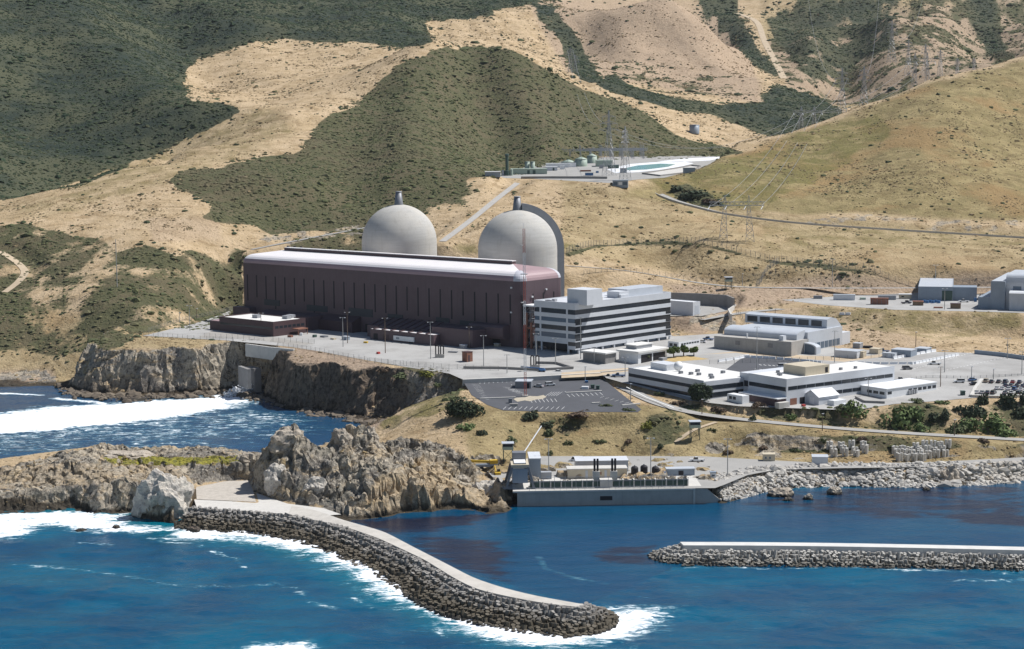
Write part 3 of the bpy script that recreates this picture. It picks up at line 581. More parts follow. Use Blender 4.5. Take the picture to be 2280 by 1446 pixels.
def water_mat():
    m, nt, b = nodes('sea_water')
    at = N(nt, 'ShaderNodeVertexColor', layer_name='foam'); sp = nt.nodes.new('ShaderNodeSeparateColor'); lk(nt, at.outputs[0], sp.inputs[0])
    a2 = N(nt, 'ShaderNodeVertexColor', layer_name='zone'); s2 = nt.nodes.new('ShaderNodeSeparateColor'); lk(nt, a2.outputs[0], s2.inputs[0])
    Fm, K, T = sp.outputs[0], sp.outputs[1], sp.outputs[2]; CO, HA = s2.outputs[0], s2.outputs[1]
    n1 = noise_tex(nt, .16, 7, .62, stretch=(.6, 1.0, 1), dist=.8); n2 = noise_tex(nt, .9, 4, .6); n3 = noise_tex(nt, .02, 4, .55)
    base = mixc(nt, ramp(nt, n3, .36, .64), (.0, .052, .118), (.0, .088, .158)); sw_ = noise_tex(nt, .055, 4, .55, stretch=(.35, 1.3, 1), dist=.6); base = mixc(nt, math_(nt, 'MULTIPLY', ramp(nt, sw_, .46, .66), .45), base, (.0, .040, .098))  # stretched dark bands paint the swell's shading into the water colour
    base = mixc(nt, math_(nt, 'MULTIPLY', T, .75), base, (.0, .135, .18))
    base = mixc(nt, math_(nt, 'MULTIPLY', CO, .8), base, (.018, .058, .125))
    base = mixc(nt, math_(nt, 'MULTIPLY', HA, .6), base, (.0, .042, .105))
    kn = noise_tex(nt, .11, 6, .65, stretch=(.5, 1.3, 1), dist=1.2)
    base = mixc(nt, ramp(nt, math_(nt, 'ADD', kn, math_(nt, 'MULTIPLY', math_(nt, 'SUBTRACT', K, .5), .6)),   .42, .62), base, mixc(nt, ramp(nt, n2, .4, .6), (.008, .014, .036), (.015, .017, .034)))
    lace = noise_tex(nt, .30, 9, .70, stretch=(.45, 1.15, 1), dist=1.8); lace2 = noise_tex(nt, .075, 7, .68, stretch=(.55, 1.25, 1), dist=2.0)
    nz = math_(nt, 'ADD', math_(nt, 'MULTIPLY', math_(nt, 'SUBTRACT', lace, .5), 2.3), math_(nt, 'MULTIPLY', math_(nt, 'SUBTRACT', lace2, .5), 2.0))
    fsum = math_(nt, 'ADD', math_(nt, 'MULTIPLY', nz, math_(nt, 'SUBTRACT', 1.0, math_(nt, 'MULTIPLY', HA, .55))), math_(nt, 'MULTIPLY', Fm, 1.2)); ff = ramp(nt, fsum, .62, 1.12)
    base = mixc(nt, math_(nt, 'MULTIPLY', ramp(nt, fsum, .35, .95), .5), base, (.10, .32, .38))
    out = mixc(nt, ff, base, (.86, .88, .9)); lk(nt, out, b.inputs['Base Color'])
    lk(nt, math_(nt, 'ADD', math_(nt, 'MULTIPLY', ff, .6), .16), b.inputs['Roughness']); b.inputs['IOR'].default_value = 1.33
    lk(nt, math_(nt, 'MULTIPLY', math_(nt, 'SUBTRACT', 1.0, ff), .5), b.inputs['Specular IOR Level'])
    bm = N(nt, 'ShaderNodeBump', Strength=.55, Distance=.8); lk(nt, math_(nt, 'ADD', n1, math_(nt, 'MULTIPLY', n2, .35)), bm.inputs['Height']); lk(nt, bm.outputs[0], b.inputs['Normal'])
    return m
sea = fast_mesh('sea_water', np.stack([wx, wy, wz], -1).reshape(-1, 3), q2, water_mat()); struct(sea)
attr(sea, 'foam', np.stack([foam, kelp, shade_teal], -1).reshape(-1, 3)); attr(sea, 'zone', np.stack([cove, harb, harb*0], -1).reshape(-1, 3))
# ------------------------------------------------------------------ scrub (nobody could count it): low shrubs over the dark slopes
def blob_scatter(name, pos, rad, mat, flat=.8, jit=.3, seed=1, tint=None):
    t = (1+5**.5)/2
    ico = np.array([(-1,t,0),(1,t,0),(-1,-t,0),(1,-t,0),(0,-1,t),(0,1,t),(0,-1,-t),(0,1,-t),(t,0,-1),(t,0,1),(-t,0,-1),(-t,0,1)])/math.hypot(1, t)
    fc = np.array([(0,11,5),(0,5,1),(0,1,7),(0,7,10),(0,10,11),(1,5,9),(5,11,4),(11,10,2),(10,7,6),(7,1,8),(3,9,4),(3,4,2),(3,2,6),(3,6,8),(3,8,9),(4,9,5),(2,4,11),(6,2,10),(8,6,7),(9,8,1)])
    r = np.random.default_rng(seed); n = len(pos)
    th = r.uniform(0, 2*np.pi, n); c, s_ = np.cos(th)[:, None], np.sin(th)[:, None]
    v = ico[None]*(1+jit*r.uniform(-1, 1, (n, 12, 1)))
    vx = v[..., 0]*c-v[..., 1]*s_; vy = v[..., 0]*s_+v[..., 1]*c
    fl = (flat*r.uniform(.7, 1.2, n))[:, None]
    vv = np.stack([vx*rad[:, None]*r.uniform(.8, 1.3, n)[:, None], vy*rad[:, None], v[..., 2]*rad[:, None]*fl], -1)+pos[:, None]
    f = (fc[None]+np.arange(n)[:, None, None]*12).reshape(-1, 3)
    o = fast_mesh(name, vv.reshape(-1, 3), f, mat, smooth=False)
    tn = r.uniform(0, 1, n) if tint is None else tint
    attr(o, 'tint', np.repeat(np.stack([tn, r.uniform(0, 1, n), 0*tn], -1), 12, 0)); return o
def leaf_mat(name, a, b_, c):
    m, nt, b = nodes(name); at = N(nt, 'ShaderNodeVertexColor', layer_name='tint'); sp = nt.nodes.new('ShaderNodeSeparateColor'); lk(nt, at.outputs[0], sp.inputs[0])
    n1 = noise_tex(nt, .011, 5, .6); n2 = noise_tex(nt, 1.3, 4, .7)
    out = mixc(nt, sp.outputs[0], a, b_); out = mixc(nt, ramp(nt, n1, .42, .66), out, c) if c else mixc(nt, math_(nt, 'MULTIPLY', math_(nt, 'MULTIPLY', ramp(nt, n1, .45, .65), sp.outputs[0]), .8), out, (.17, .135, .085))
    out = mixc(nt, math_(nt, 'MULTIPLY', ramp(nt, n2, .45, .7), .6), out, tuple(x*.5 for x in a))
    lk(nt, out, b.inputs['Base Color']); b.inputs['Roughness'].default_value = .9; b.inputs['Specular IOR Level'].default_value = .15
    return m
SCRUB_M = leaf_mat('scrub', (.036, .056, .030), (.130, .136, .062), None)
DRY_M = leaf_mat('dry_tufts', (.27, .205, .115), (.17, .135, .075), (.31, .23, .13))
def scatter_points(wgt, nmax, dens_pow, seed):
    """random points on the terrain, as dense as the weight; cells weighed by their area seen"""
    r = np.random.default_rng(seed)
    area = np.abs(dX)*np.abs(dY); vis = 1/np.maximum(Y2, 600)**dens_pow
    p = (wgt*area*vis); p = np.where((PU > -120) & (PU < 2400) & (PV > -160) & (PV < 1200), p, 0)
    ii = r.choice(p.size, nmax, p=(p/p.sum()).ravel())
    i, j = np.unravel_index(ii, p.shape); a = AG[j]+r.uniform(-.5, .5, nmax)*(AG[1]-AG[0])
    dy = np.interp(np.arange(nr), np.arange(nr), np.gradient(YG)); Y = YG[i]+r.uniform(-.5, .5, nmax)*dy[i]
    Y = np.clip(Y, YG[0]+1, YG[-2]); a = np.clip(a, AG[0], AG[-2]); x = a*Y
    return np.stack([x, Y, hgt(x, Y)], -1), i, j
sw = np.where(scrub > .42, scrub, 0)*(1-np.clip(rock, 0, 1))*(Y2 < 3300)
ps, i_, j_ = scatter_points(sw, 120000, 1.0, 3)
r5 = np.random.default_rng(5); sz = r5.gamma(3, .26, len(ps))*np.interp(ps[:, 1], [700, 1100, 1800, 3000], [.75, 1.0, 1.15, 1.8])*np.where(r5.uniform(0, 1, len(ps)) > .97, 1.9, 1)
dk_ = tone[i_, j_, 0]; tint = np.clip(r5.uniform(0, 1, len(ps))*.55+.45-dk_*.62, 0, 1)
so_ = blob_scatter('scrub', ps, sz, SCRUB_M, .55, .3, 2, tint); so_['kind'] = 'stuff'; so_['label'] = 'dark green scrub covering the slopes'
fr_ = scrub.copy()
for _ in range(14): fr_[1:-1, 1:-1] = (fr_[1:-1, 1:-1]+fr_[:-2, 1:-1]+fr_[2:, 1:-1]+fr_[1:-1, :-2]+fr_[1:-1, 2:])/5
fr_ = np.where((scrub < .42) & (Y2 > 980) & (Y2 < 3000) & (rock < .4), np.clip(fr_, 0, .5)**1.3+.012, 0)*(sstep(-.1, .3, mott)+.15)
for pl in (YARD, SWY, STORE, BENCH): fr_ = np.where(inpoly(X2, Y2, pl), 0, fr_)
for nm, (pl_, wd) in ROADS.items(): fr_ = np.where(dline(X2, Y2, ROADPTS[nm][:, :2]) < wd*.5+2.5, 0, fr_)
pf_, i_, j_ = scatter_points(fr_, 6500, 1.2, 31); rf_ = np.random.default_rng(32)
so_ = blob_scatter('scattered_scrub', pf_, rf_.gamma(3, .3, len(pf_))*np.interp(pf_[:, 1], [1000, 1800, 3000], [1.0, 1.25, 1.9]), SCRUB_M, .6, .35, 33, rf_.uniform(0, .8, len(pf_))); so_['kind'] = 'stuff'; so_['label'] = 'loose shrubs thinning out from the scrub into the dry grass'
gwt = np.clip((1-scrub)*(1-rock*.7), 0, 1)*(Y2 < 2900)*(sstep(-.05, .45, mott+mott2*.6)+.12)*(1-flat)
for pl in (YARD, LOT, SWY, STORE): gwt = np.where(inpoly(X2, Y2, pl), 0, gwt)
for nm, (pl_, wd) in ROADS.items(): gwt = np.where(dline(X2, Y2, ROADPTS[nm][:, :2]) < wd*.5+2.5, 0, gwt)
gwt = np.where((Sd < 2), 0, gwt)
pt_, i_, j_ = scatter_points(gwt, 48000, 1.6, 9)
sz = np.random.default_rng(6).gamma(3, .115, len(pt_))*np.interp(pt_[:, 1], [700, 1100, 1800, 3000], [.9, 1.1, 1.7, 2.6])
so_ = blob_scatter('dry_tufts', pt_, sz, DRY_M, .6, .4, 4); so_['kind'] = 'stuff'; so_['label'] = 'dry grass tufts and low weeds on the golden slopes'
# ------------------------------------------------------------------ building helpers
def solve1(fn, lo, hi):
    a = fn(lo)
    for _ in range(50):
        m = (lo+hi)/2
        if (fn(m) > 0) == (a > 0): lo = m
        else: hi = m
    return (lo+hi)/2
class Bld:
    """box building: near corner base pixel, far ends of its two visible faces, top of the near corner; local x runs -L..0, y 0..W, z 0..H"""
    def __init__(s, name, label, u, v, uL, uR, vT, ang, cat='building', group=None, z=None, sink=.0):
        C = P(u, v, z) if z is not None else G(u, v)
        s.a = math.radians(ang-90); s.C = C; ca, sa = math.cos(s.a), math.sin(s.a); s.ex = np.array([ca, sa, 0]); s.ey = np.array([-sa, ca, 0])
        s.L = solve1(lambda t: proj(C-s.ex*t)[0]-uL, .1, 400) if uL is not None else 10
        s.W = solve1(lambda t: proj(C+s.ey*t)[0]-uR, .1, 400) if uR is not None else 10
        s.H = solve1(lambda t: proj(C+np.array([0, 0, t]))[1]-vT, .1, 120)
        s.o = empty(name, C-np.array([0, 0, sink]), label, cat, group, s.a)
    def w(s, x, y, z): return s.C+s.ex*x+s.ey*y+np.array([0, 0, z])
    def zat(s, v, x=0, y=0): return solve1(lambda t: proj(s.w(x, y, t))[1]-v, -60, 150)
    def xat(s, u, y=0, z=0): return solve1(lambda t: proj(s.w(t, y, z))[0]-u, -500, 300)
    def yat(s, u, x=0, z=0): return solve1(lambda t: proj(s.w(x, t, z))[0]-u, -300, 500)
    def part(s, name, mb, mat, smooth=False): return mb.build(name, mat, s.o, smooth)
    def box(s, name, x0, x1, y0, y1, z0, z1, mat, parent=None):
        if parent is None and name in ('roof_unit', 'roof_vent', 'air_conditioner', 'roof_beam', 'clerestory_roof', 'dish_mount'): parent = next((c for c in s.o.children if c.name.split('.')[0] == 'roof'), None)
        return MB().box(x0, x1, y0, y1, z0, z1).build(name, mat, parent or s.o)
M_BROWN = paint('brown_siding', (.110, .076, .086), .55, .2, .12, streak=.55, dirt_glint=(.075, .048, .052))
M_BRDARK = paint('dark_brown_siding', (.085, .052, .056), .6, .15, .2, streak=.3)
M_MAUVE = paint('mauve_roof', (.36, .25, .26), .45, .1, .1)
M_PINKWHITE = paint('pinkish_white_roof', (.84, .80, .79), .4, .05, .1)
M_PALE = paint('pale_panel', (.52, .52, .56), .5, .1, .2)
M_BLACK = paint('black_gap', (.02, .018, .022), .7, .1)
M_GLASS = paint('dark_window_glass', (.024, .030, .038), .12, .16, .35, dirt_glint=(.055, .065, .075))  # lighter patches are varied reflections painted into the glass
M_GLASSB = paint('blue_window_glass', (.10, .14, .19), .12, .1, .4)
M_CONC = paint('concrete', (.42, .40, .37), .85, .16, .3, streak=.35)
M_CONCL = paint('pale_concrete', (.56, .54, .50), .85, .14, .3, streak=.3)
M_CONCD = paint('dark_concrete', (.27, .26, .25), .85, .2, .3, streak=.4)
M_WHITE = paint('white_paint', (.78, .79, .80), .5, .08, .3, streak=.12)
M_WROOF = paint('white_membrane_roof', (.72, .71, .68), .7, .14, .15, dirt_glint=(.45, .43, .40))
M_OFFW = paint('offwhite_panel', (.60, .62, .65), .5, .07, .25, streak=.12)
M_GREYB = paint('bluegrey_metal', (.27, .32, .38), .45, .1, .2, streak=.2)
M_GREYL = paint('light_grey_metal', (.50, .53, .57), .42, .1, .2, streak=.15)
M_GREY = paint('grey_paint', (.33, .34, .36), .55, .12, .3, streak=.2)
M_STEEL = paint('galvanised_steel', (.42, .43, .45), .45, .12, .5, metal=.3)
M_STEELD = paint('weathered_steel', (.21, .22, .24), .5, .15, .5, metal=.2)
M_GREEN = paint('pale_green_paint', (.36, .43, .36), .55, .1, .3, streak=.2)
M_GREEND = paint('dark_green_paint', (.06, .10, .085), .6, .15, .4)
M_BEIGE = paint('beige_paint', (.55, .48, .36), .6, .1, .3, streak=.2)
M_RUST = paint('rusty_brown', (.26, .12, .08), .75, .3, .5, streak=.4)
M_YEL = paint('machine_yellow', (.62, .40, .04), .5, .15, .5)
M_BLUE = paint('blue_paint', (.06, .16, .34), .45, .12, .5)
M_RED = paint('red_paint', (.45, .06, .05), .5, .12, .5)
M_RUB = paint('black_rubber', (.02, .02, .02), .8, .1)
M_WOOD = paint('timber', (.20, .14, .09), .85, .2, .5)
M_ASPH = paint('grey_asphalt', (.385, .378, .362), .92, .42, .06, dirt_glint=(.27, .26, .245))
M_ASPHD = paint('dark_asphalt', (.085, .088, .098), .9, .22, .08, dirt_glint=(.055, .056, .06))
M_ROAD = paint('road_surface', (.34, .33, .31), .92, .15, .1)
M_DIRTR = paint('dirt_road', (.50, .40, .28), .95, .2, .2)
M_LINE = paint('white_line_paint', (.74, .74, .72), .7, .2, 1.5)
def concrete_dome_mat():
    m, nt, b = nodes('shell_concrete')
    n1 = noise_tex(nt, .6, 5, .6, stretch=(.12, .12, 1.6)); n2 = noise_tex(nt, .07, 4, .6); n3 = noise_tex(nt, .5, 3, .6, stretch=(1, 1, .06)); n4 = noise_tex(nt, 2.0, 3, .6)
    o = mixc(nt, ramp(nt, n1, .32, .72), (.475, .465, .44), (.42, .41, .385)); o = mixc(nt, math_(nt, 'MULTIPLY', ramp(nt, n2, .4, .65), .4), o, (.56, .52, .45))
    o = mixc(nt, math_(nt, 'MULTIPLY', ramp(nt, n3, .52, .75), .4), o, (.35, .325, .285)); o = mixc(nt, math_(nt, 'MULTIPLY', ramp(nt, n4, .5, .7), .15), o, (.3, .28, .25))
    lk(nt, o, b.inputs['Base Color']); b.inputs['Roughness'].default_value = .9; b.inputs['Specular IOR Level'].default_value = .2; return m
M_DOME = concrete_dome_mat()
# ------------------------------------------------------------------ turbine hall
def rounded_rect(x0, x1, y0, y1, r, n=5):
    out = []
    for cx, cy, a0 in ((x1-r, y0+r, -90), (x1-r, y1-r, 0), (x0+r, y1-r, 90), (x0+r, y0+r, 180)):
        for i in range(n+1):
            t = math.radians(a0+90*i/n); out.append((cx+r*math.cos(t), cy+r*math.sin(t)))
    return out
tb = Bld('turbine_hall', 'long windowless brown turbine hall with white rounded roof in front of the two domes', 1160, 776, 537, 1252, 628, 48.2, z=25.9)
L, W, Hw = tb.L, tb.W, tb.H
W = max(W, 36); RE = 6.5; NC = 6
rings = []
for k in range(0, 7):
    t = math.radians(90*k/6); ins = RE*(1-math.cos(t)); rings.append((ins, Hw+RE*math.sin(t)*.80))
base = rounded_rect(-L, 0, 0, W, 5.0, NC); npt = len(base)
wall = MB(); eave = MB(); redge = MB(); corns = (MB(), MB())
wall.prism(base, -.5, Hw, bottom=False)
def rr(ins): return rounded_rect(-L+ins, -ins, ins, W-ins, max(5.0-ins*.55, 1.2), NC)
for k in range(6):
    a, b = rr(rings[k][0]), rr(rings[k+1][0]); za, zb = rings[k][1], rings[k+1][1]
    for i in range(npt):
        j = (i+1) % npt; tgt = corns[i//(NC+1)] if (i % (NC+1)) < NC and i < 2*(NC+1) else (redge if k >= 2 and i >= 2*(NC+1)-1 else eave)
        q = [(*a[i], za), (*a[j], za), (*b[j], zb), (*b[i], zb)]
        tgt.add(q, [(0, 1, 2, 3)])
    if k == 0: pass
tb.part('wall', wall, M_BROWN); tb.part('eave', eave, M_MAUVE, True); tb.part('roof_edge', redge, M_PINKWHITE, True); [tb.part('corner_panel', c_, M_PALE, True) for c_ in corns]
zt = rings[-1][1]; ii = rings[-1][0]
x0, x1, y0, y1 = -L+ii, -ii, ii, W-ii; zr = zt+2.3; xr0, xr1 = x0+16, x1-15; ym = W*.5
rf = MB().add([(x0, y0, zt), (x1, y0, zt), (xr1, ym, zr), (xr0, ym, zr), (x0, y1, zt), (x1, y1, zt)], [(0, 1, 2, 3), (5, 4, 3, 2), (4, 0, 3)])
tb.part('roof', rf, M_PINKWHITE)
tb.part('hipped_roof_end', MB().add([(x1, y0, zt), (x1, y1, zt), (xr1, ym, zr)], [(0, 1, 2)]), M_MAUVE)
# pinkish white on the roof and upper eave, mauve on the hip end
tb.box('ridge_vent', xr0, xr1+1, ym-1.6, ym+1.6, zr-.4, zr+1.2, M_BRDARK)
tb.box('ridge_flashing', xr0, xr1+1, ym-1.4, ym+1.9, zr+1.203, zr+1.6, M_PINKWHITE)
for k in range(3): tb.part('roof_vent', MB().tube((x0+8+k*6, y1-3, zt), (x0+8+k*6, y1-3, zt+4.0), .8, n=8), M_BLACK)
zs1 = tb.zat(654, tb.xat(1107, 0, 25), 0); zs0 = tb.zat(720, tb.xat(1107, 0, 10), 0)
ns = 26; xs = np.linspace(tb.xat(551, 0, 24), tb.xat(1136, 0, 24), ns)
for k, x in enumerate(xs):
    zl = zs0-(3.5 if k % 4 == 3 else 0)+(2.5 if k % 5 == 1 else 0)
    tb.box('louvre_slot', x-.42, x+.42, -.12, .3, zl, zs1, M_BLACK)
for u in (1164, 1187, 1210, 1233):
    y = tb.yat(u, 0, 24); tb.box('louvre_slot', -.3, .12, y-.4, y+.4, zs0, zs1, M_BLACK)
# dark louvre banks low on the front wall
for (xa, xb, za, zb) in ((-206, -192, 10.5, 14), (-168, -150, 9.5, 13), (-132, -112, 9, 13.5), (-100, -88, 9, 12), (-62, -52, 9, 12.5), (-44, -22, 8.5, 12)):
    tb.box('louvre_bank', xa, xb, -.2, .2, za, zb, paint('louvre_dark', (.045, .05, .058), .6, .1))
for u, v in ((1138, 641), (1137, 696), (1215, 651), (1184, 664)):
    x = tb.xat(u, -.4, 20) if u < 1150 else .2
    z = tb.zat(v, x if u < 1150 else 0, 0); y = 0 if u < 1150 else tb.yat(u, 0, z)
    tb.box('wall_light', x-.35, x+.6, y-.5, y+.4, z-.4, z+.4, M_WHITE)
# low brown annexes along the foot of the hall
def annex(xa, xb, d, h, hb=None, mat=M_BROWN):
    mb = MB(); hb = h if hb is None else hb
    mb.extrude([(-d, 0), (.3, 0), (.3, hb), (-d, h)], 0, xa, xb); o = tb.part('annex', mb, mat); return o
annex(-L-1.5, -L+14, 5, 8.5); annex(-L+24, -L+58, 9, 5.5, 8); annex(-170, -150, 15, 8.0); annex(-150, -122, 7, 6, 9, M_BRDARK)
bigx0, bigx1 = tb.xat(815, -14, 4), tb.xat(1058, -14, 4)
annex(bigx0, bigx1-30, 13, 6.5, 10); annex(bigx1-30, bigx1, 16, 9.5)
bay = MB(); bay.extrude([(-5.5, 6), (-4.5, 4.5), (.3, 4), (.3, 12), (-4.5, 11.4), (-5.5, 10.5)], 0, -33, -8); tb.part('bay', bay, M_BROWN)
rb = MB()
for k in range(9): x = bigx0+3+k*(bigx1-34-bigx0)/9; rb.bar((x, -13, 6.7), (x, .2, 10.2), .5)
tb.part('annex_roof_rib', rb, M_BRDARK)
for x in (-146, -118, -20): tb.box('door', x, x+5, -.35, .2, 0, 5, M_BLACK)
# steel service tower on the end wall
svx = MB()
for x in (.8, 5, 9):
    for y in (2, 8): svx.bar((x, y, 0), (x, y, 22), .45)
for z in (3, 7, 11, 15, 19, 22):
    svx.box(.6, 9.3, 1.8, 8.3, z, z+.3)
    for x, y in ((.8, 2), (5, 2)): svx.bar((x, y, z-3.5), (x+4, y, z), .25)
tb.part('service_tower', svx, M_STEELD)
tb.box('service_tower_roof', .3, 9.8, 1.5, 8.8, 22.303, 23, M_WHITE)
tb.part('pipe', MB().tube((3, 1.2, 2), (3, 1.2, 19), .8, n=8).tube((6.5, 1, 0), (6.5, 1, 14), .7, n=8).tube((3, 1.2, 11), (9, 1.2, 11), .6, n=8), M_RUST)
# ------------------------------------------------------------------ containment domes
def dome(label, u, Y, vtop, capv, rib):
    X = solve1(lambda t: proj((t, Y, 60))[0]-u, -400, 400)
    R = 22.6; ztop = solve1(lambda t: proj((X, Y-2, t))[1]-vtop, 30, 140); zb = 25.8
    o = empty('containment_dome', (X, Y, zb), label, 'nuclear reactor dome', 'reactor domes'); H = ztop-zb
    pr = [(R, 0), (R, H-R)]+[(R*math.cos(math.radians(a)), H-R+R*math.sin(math.radians(a))) for a in range(5, 90, 5)]+[(.6, H)]
    MB().lathe(pr, n=72).build('shell', M_DOME, o, True)
    hc = solve1(lambda t: proj((X, Y, zb+H+t))[1]-capv, 1, 30)
    MB().lathe([(2.9, H-.6), (2.6, H+.6), (1.75, H+hc)], n=20).build('vent_stack', M_STEELD, o, True)
    MB().lathe([(1.95, H+hc), (1.95, H+hc+.4), (1.2, H+hc+.4)], n=20).build('vent_rim', M_GREY, o, True)
    if rib:
        mb = MB(); az = math.radians(7); ex = np.array([math.cos(az), math.sin(az)]); ey = np.array([-ex[1], ex[0]]); prof = []
        rows = [(R+4.4, R-.2, 0.0, None)]
        pts_i = [(R-.3, 0), (R-.3, H-R)]; pts_o = [(R+3.9, 0), (R+3.9, H-R)]
        for a in range(6, 89, 6):
            t = math.radians(a); pts_i.append(((R-.3)*math.cos(t), H-R+(R-.3)*math.sin(t))); pts_o.append(((R+3.9)*math.cos(t), H-R+(R+3.9)*math.sin(t)))
        vs = []
        for (ri, zi), (ro, zo) in zip(pts_i, pts_o):
            for (r, z, w) in ((ri, zi, -2.2), (ro, zo, -2.2), (ro, zo, 2.2), (ri, zi, 2.2)): q = ex*r+ey*w; vs.append((q[0], q[1], z))
        n = len(pts_i); fs = []
        for k in range(n-1):
            for j in range(4): fs.append((4*k+j, 4*k+(j+1) % 4, 4*k+4+(j+1) % 4, 4*k+4+j))
        fs += [(0, 3, 2, 1), (4*n-4, 4*n-3, 4*n-2, 4*n-1)]
        MB().add(vs, fs).build('vent_duct', M_GREY, o)
    return o
dome('left pale concrete reactor dome, smooth with a bare right side', 890, 1083, 456, 428, False)
dome('right pale concrete reactor dome with a dark curved duct down its right side', 1153, 1023, 468, 439, True)
# ------------------------------------------------------------------ office block with dark window bands
ab = Bld('office_block', 'six storey white office block striped with dark window bands beside the brown hall', 1281, 791, 1190, 1494, 679, 46.5)
L, W, H = ab.L, ab.W, ab.H
zz = lambda f: H*(1-f)
bands = [(.108, .205), (.288, .372), (.442, .535), (.592, .688), (.752, .832)]
edge = [0]+[e for b_ in bands for e in b_]+[.905]
for k in range(0, len(edge), 2):          # spandrels
    zb_, za = zz(edge[k+1]), zz(edge[k])
    mb = MB()
    if k >= 8: mb.box(-L*.18, 0, 0, W, zb_, za)
    else: mb.box(-L, 0, 0, W, zb_, za)
    if k == 8: mb.box(-L, -L*.18-.003, 0, W, zz(.80), za)
    ab.part('spandrel', mb, M_OFFW)
ab.box('core_wall', -L+1.2, -1.2, 1.2, W-1.2, zz(.905), zz(.05), M_BLACK)
for i, (a, b_) in enumerate(bands):
    z0, z1 = zz(b_), zz(a)
    ab.box('window_band', -.5, -.25, .25, W-.25, z0+.003, z1-.003, M_GLASS)
    xl = [(-L*.18, -.503), (-L*.83, -L*.22), (-L+.25, -L*.87)] if i < 4 else [(-L*.18, -.503)]
    for (xa, xb) in xl: ab.box('window_band', xa, xb, .25, .5, z0+.003, z1-.003, M_GLASSB if i in (1, 3) else M_GLASS)
    if i < 4:
        for xm in (-L*.20, -L*.85): ab.box('pier', xm-L*.02, xm+L*.02, .05, .6, z0, z1, M_OFFW)
    if i:  # lowered window corners
        ab.box('window_notch', -.2, .06, W-4.6, W-.2, z0-1.3, z0, M_GLASS)
        ab.box('window_notch', -.2, .06, .2, 5.0, z0-1.1, z0, M_GLASS)
ab.box('ground_floor', -L*.16, -1.5, 2.5, W-2, 0, zz(.905), M_GLASSB)
ab.box('ground_floor', -L+4, -L*.18, 5, W-2, 0, zz(.80), M_BLACK)  # black box paints in the deep shade of the open undercroft
for y in np.linspace(3, W-1, 9): ab.box('column', -1.0, -.2, y, y+.8, 0, zz(.905), M_OFFW)
for x in (-L+.3, -L*.85, -L*.2): ab.box('column', x, x+.8, .3, 1.1, 0, zz(.80), M_OFFW)
ab.box('entrance_wall', -.9, .12, W*.52, W*.60, 0, zz(.86), M_WHITE)
ab.box('roof', -L+.6, -.6, .6, W-.6, H-.6, H-.35, M_WROOF)
pp = MB()
for q in ((-L, 0, 0, .55), (-L, 0, W-.55, W), (-L, -L+.55, .553, W-.553), (-.55, 0, .553, W-.553)): pp.box(q[0], q[1], q[2], q[3], H+.003, H+.7)
ab.part('parapet', pp, M_OFFW)
ab.box('penthouse', ab.xat(1263, 3, H), ab.xat(1263, 3, H)+13.5, 3, 15.0, H-.3, ab.zat(644, -5, 3), M_OFFW)
ab.box('penthouse', -18, -4.5, W*.60, W*.98, H-.3, H+4.0, M_GREYL); ab.box('penthouse', -12, -3.5, W*.50, W*.60-.003, H-.3, H+3.4, M_OFFW)
for (x, y, sx, sy, h, m_) in ((-17, 18, 6, 4, 2.6, M_BEIGE), (-9, 21, 7, 3, 2.4, M_BEIGE), (-4.5, W*.50, 2.2, 6.5, 2.2, M_OFFW), (-L+6, 2, 4, 2, 1.3, M_STEELD), (-L+8, 5, 2, 2, 1.6, M_STEEL)):
    ab.box('roof_unit', x, x+sx, y, y+sy, H-.3, H-.3+h, m_)
# ------------------------------------------------------------------ low buildings about the yard
def simple(name, label, u, v, uL, uR, vT, ang, wall, roof, par=.4, wins=(), extra=None, z=None, cat='building', group=None):
    """flat-roofed block with parapet; wins: (face, from, to, z0, z1, count, material) along the face in fractions"""
    b = Bld(name, label, u, v, uL, uR, vT, ang, cat, group, z); L, W, H = b.L, b.W, b.H
    b.box('wall', -L, 0, 0, W, -.6, H-.15, wall); b.box('roof', -L+.25, -.25, .25, W-.25, H-.147, H-.05, roof)
    if par:
        mb = MB(); t = .25
        mb.box(-L, 0, 0, t, H-.147, H+par); mb.box(-L, 0, W-t, W, H-.147, H+par); mb.box(-L, -L+t, t+.003, W-t-.003, H-.147, H+par); mb.box(-t, 0, t+.003, W-t-.003, H-.147, H+par); b.part('parapet', mb, wall)
    for (f, a, c, z0, z1, n, m_) in wins:
        for k in range(n):
            g = (c-a)/n; p0 = a+g*k+(g*.12 if n > 1 else 0); p1 = a+g*(k+1)-(g*.12 if n > 1 else 0)
            if f == 'R': b.box('window' if z0 > .02 else 'door', -.1, .06, p0*W, p1*W, z0*H, z1*H, m_)
            else: b.box('window' if z0 > .02 else 'door', -L+p0*L, -L+p1*L, -.06, .1, z0*H, z1*H, m_)
    return b
sb = simple('brown_office', 'low brown office with flat pale roof and a row of seven small windows', 609, 751, 489, 681, 719, 48.2, M_BRDARK, M_WROOF, .5, [('R', .04, .97, .55, .73, 7, M_GLASS), ('L', .02, .98, .5, .66, 1, M_GLASS)])
for (x, y) in ((-14, 22), (-12, 17), (-30, 10)): sb.box('air_conditioner', x, x+4.5, y, y+3, sb.H-.1, sb.H+1.8, M_GREY)
sb.box('lower_wing', -sb.L-10, -sb.L-.003, 1, sb.W*.8, -.5, sb.H*.66, M_BRDARK); sb.box('wing_roof', -sb.L-9.7, -sb.L-.2, 1.3, sb.W*.78, sb.H*.66+.003, sb.H*.66+.25, M_MAUVE)
sb.box('canopy', .8, 6, sb.W*.55, sb.W*.85, 3.2, 3.7, M_RUST)
for y in (.56, .84): sb.box('canopy_post', 5.4, 5.7, sb.W*y-.15, sb.W*y+.15, 0, 3.2, M_RUST)
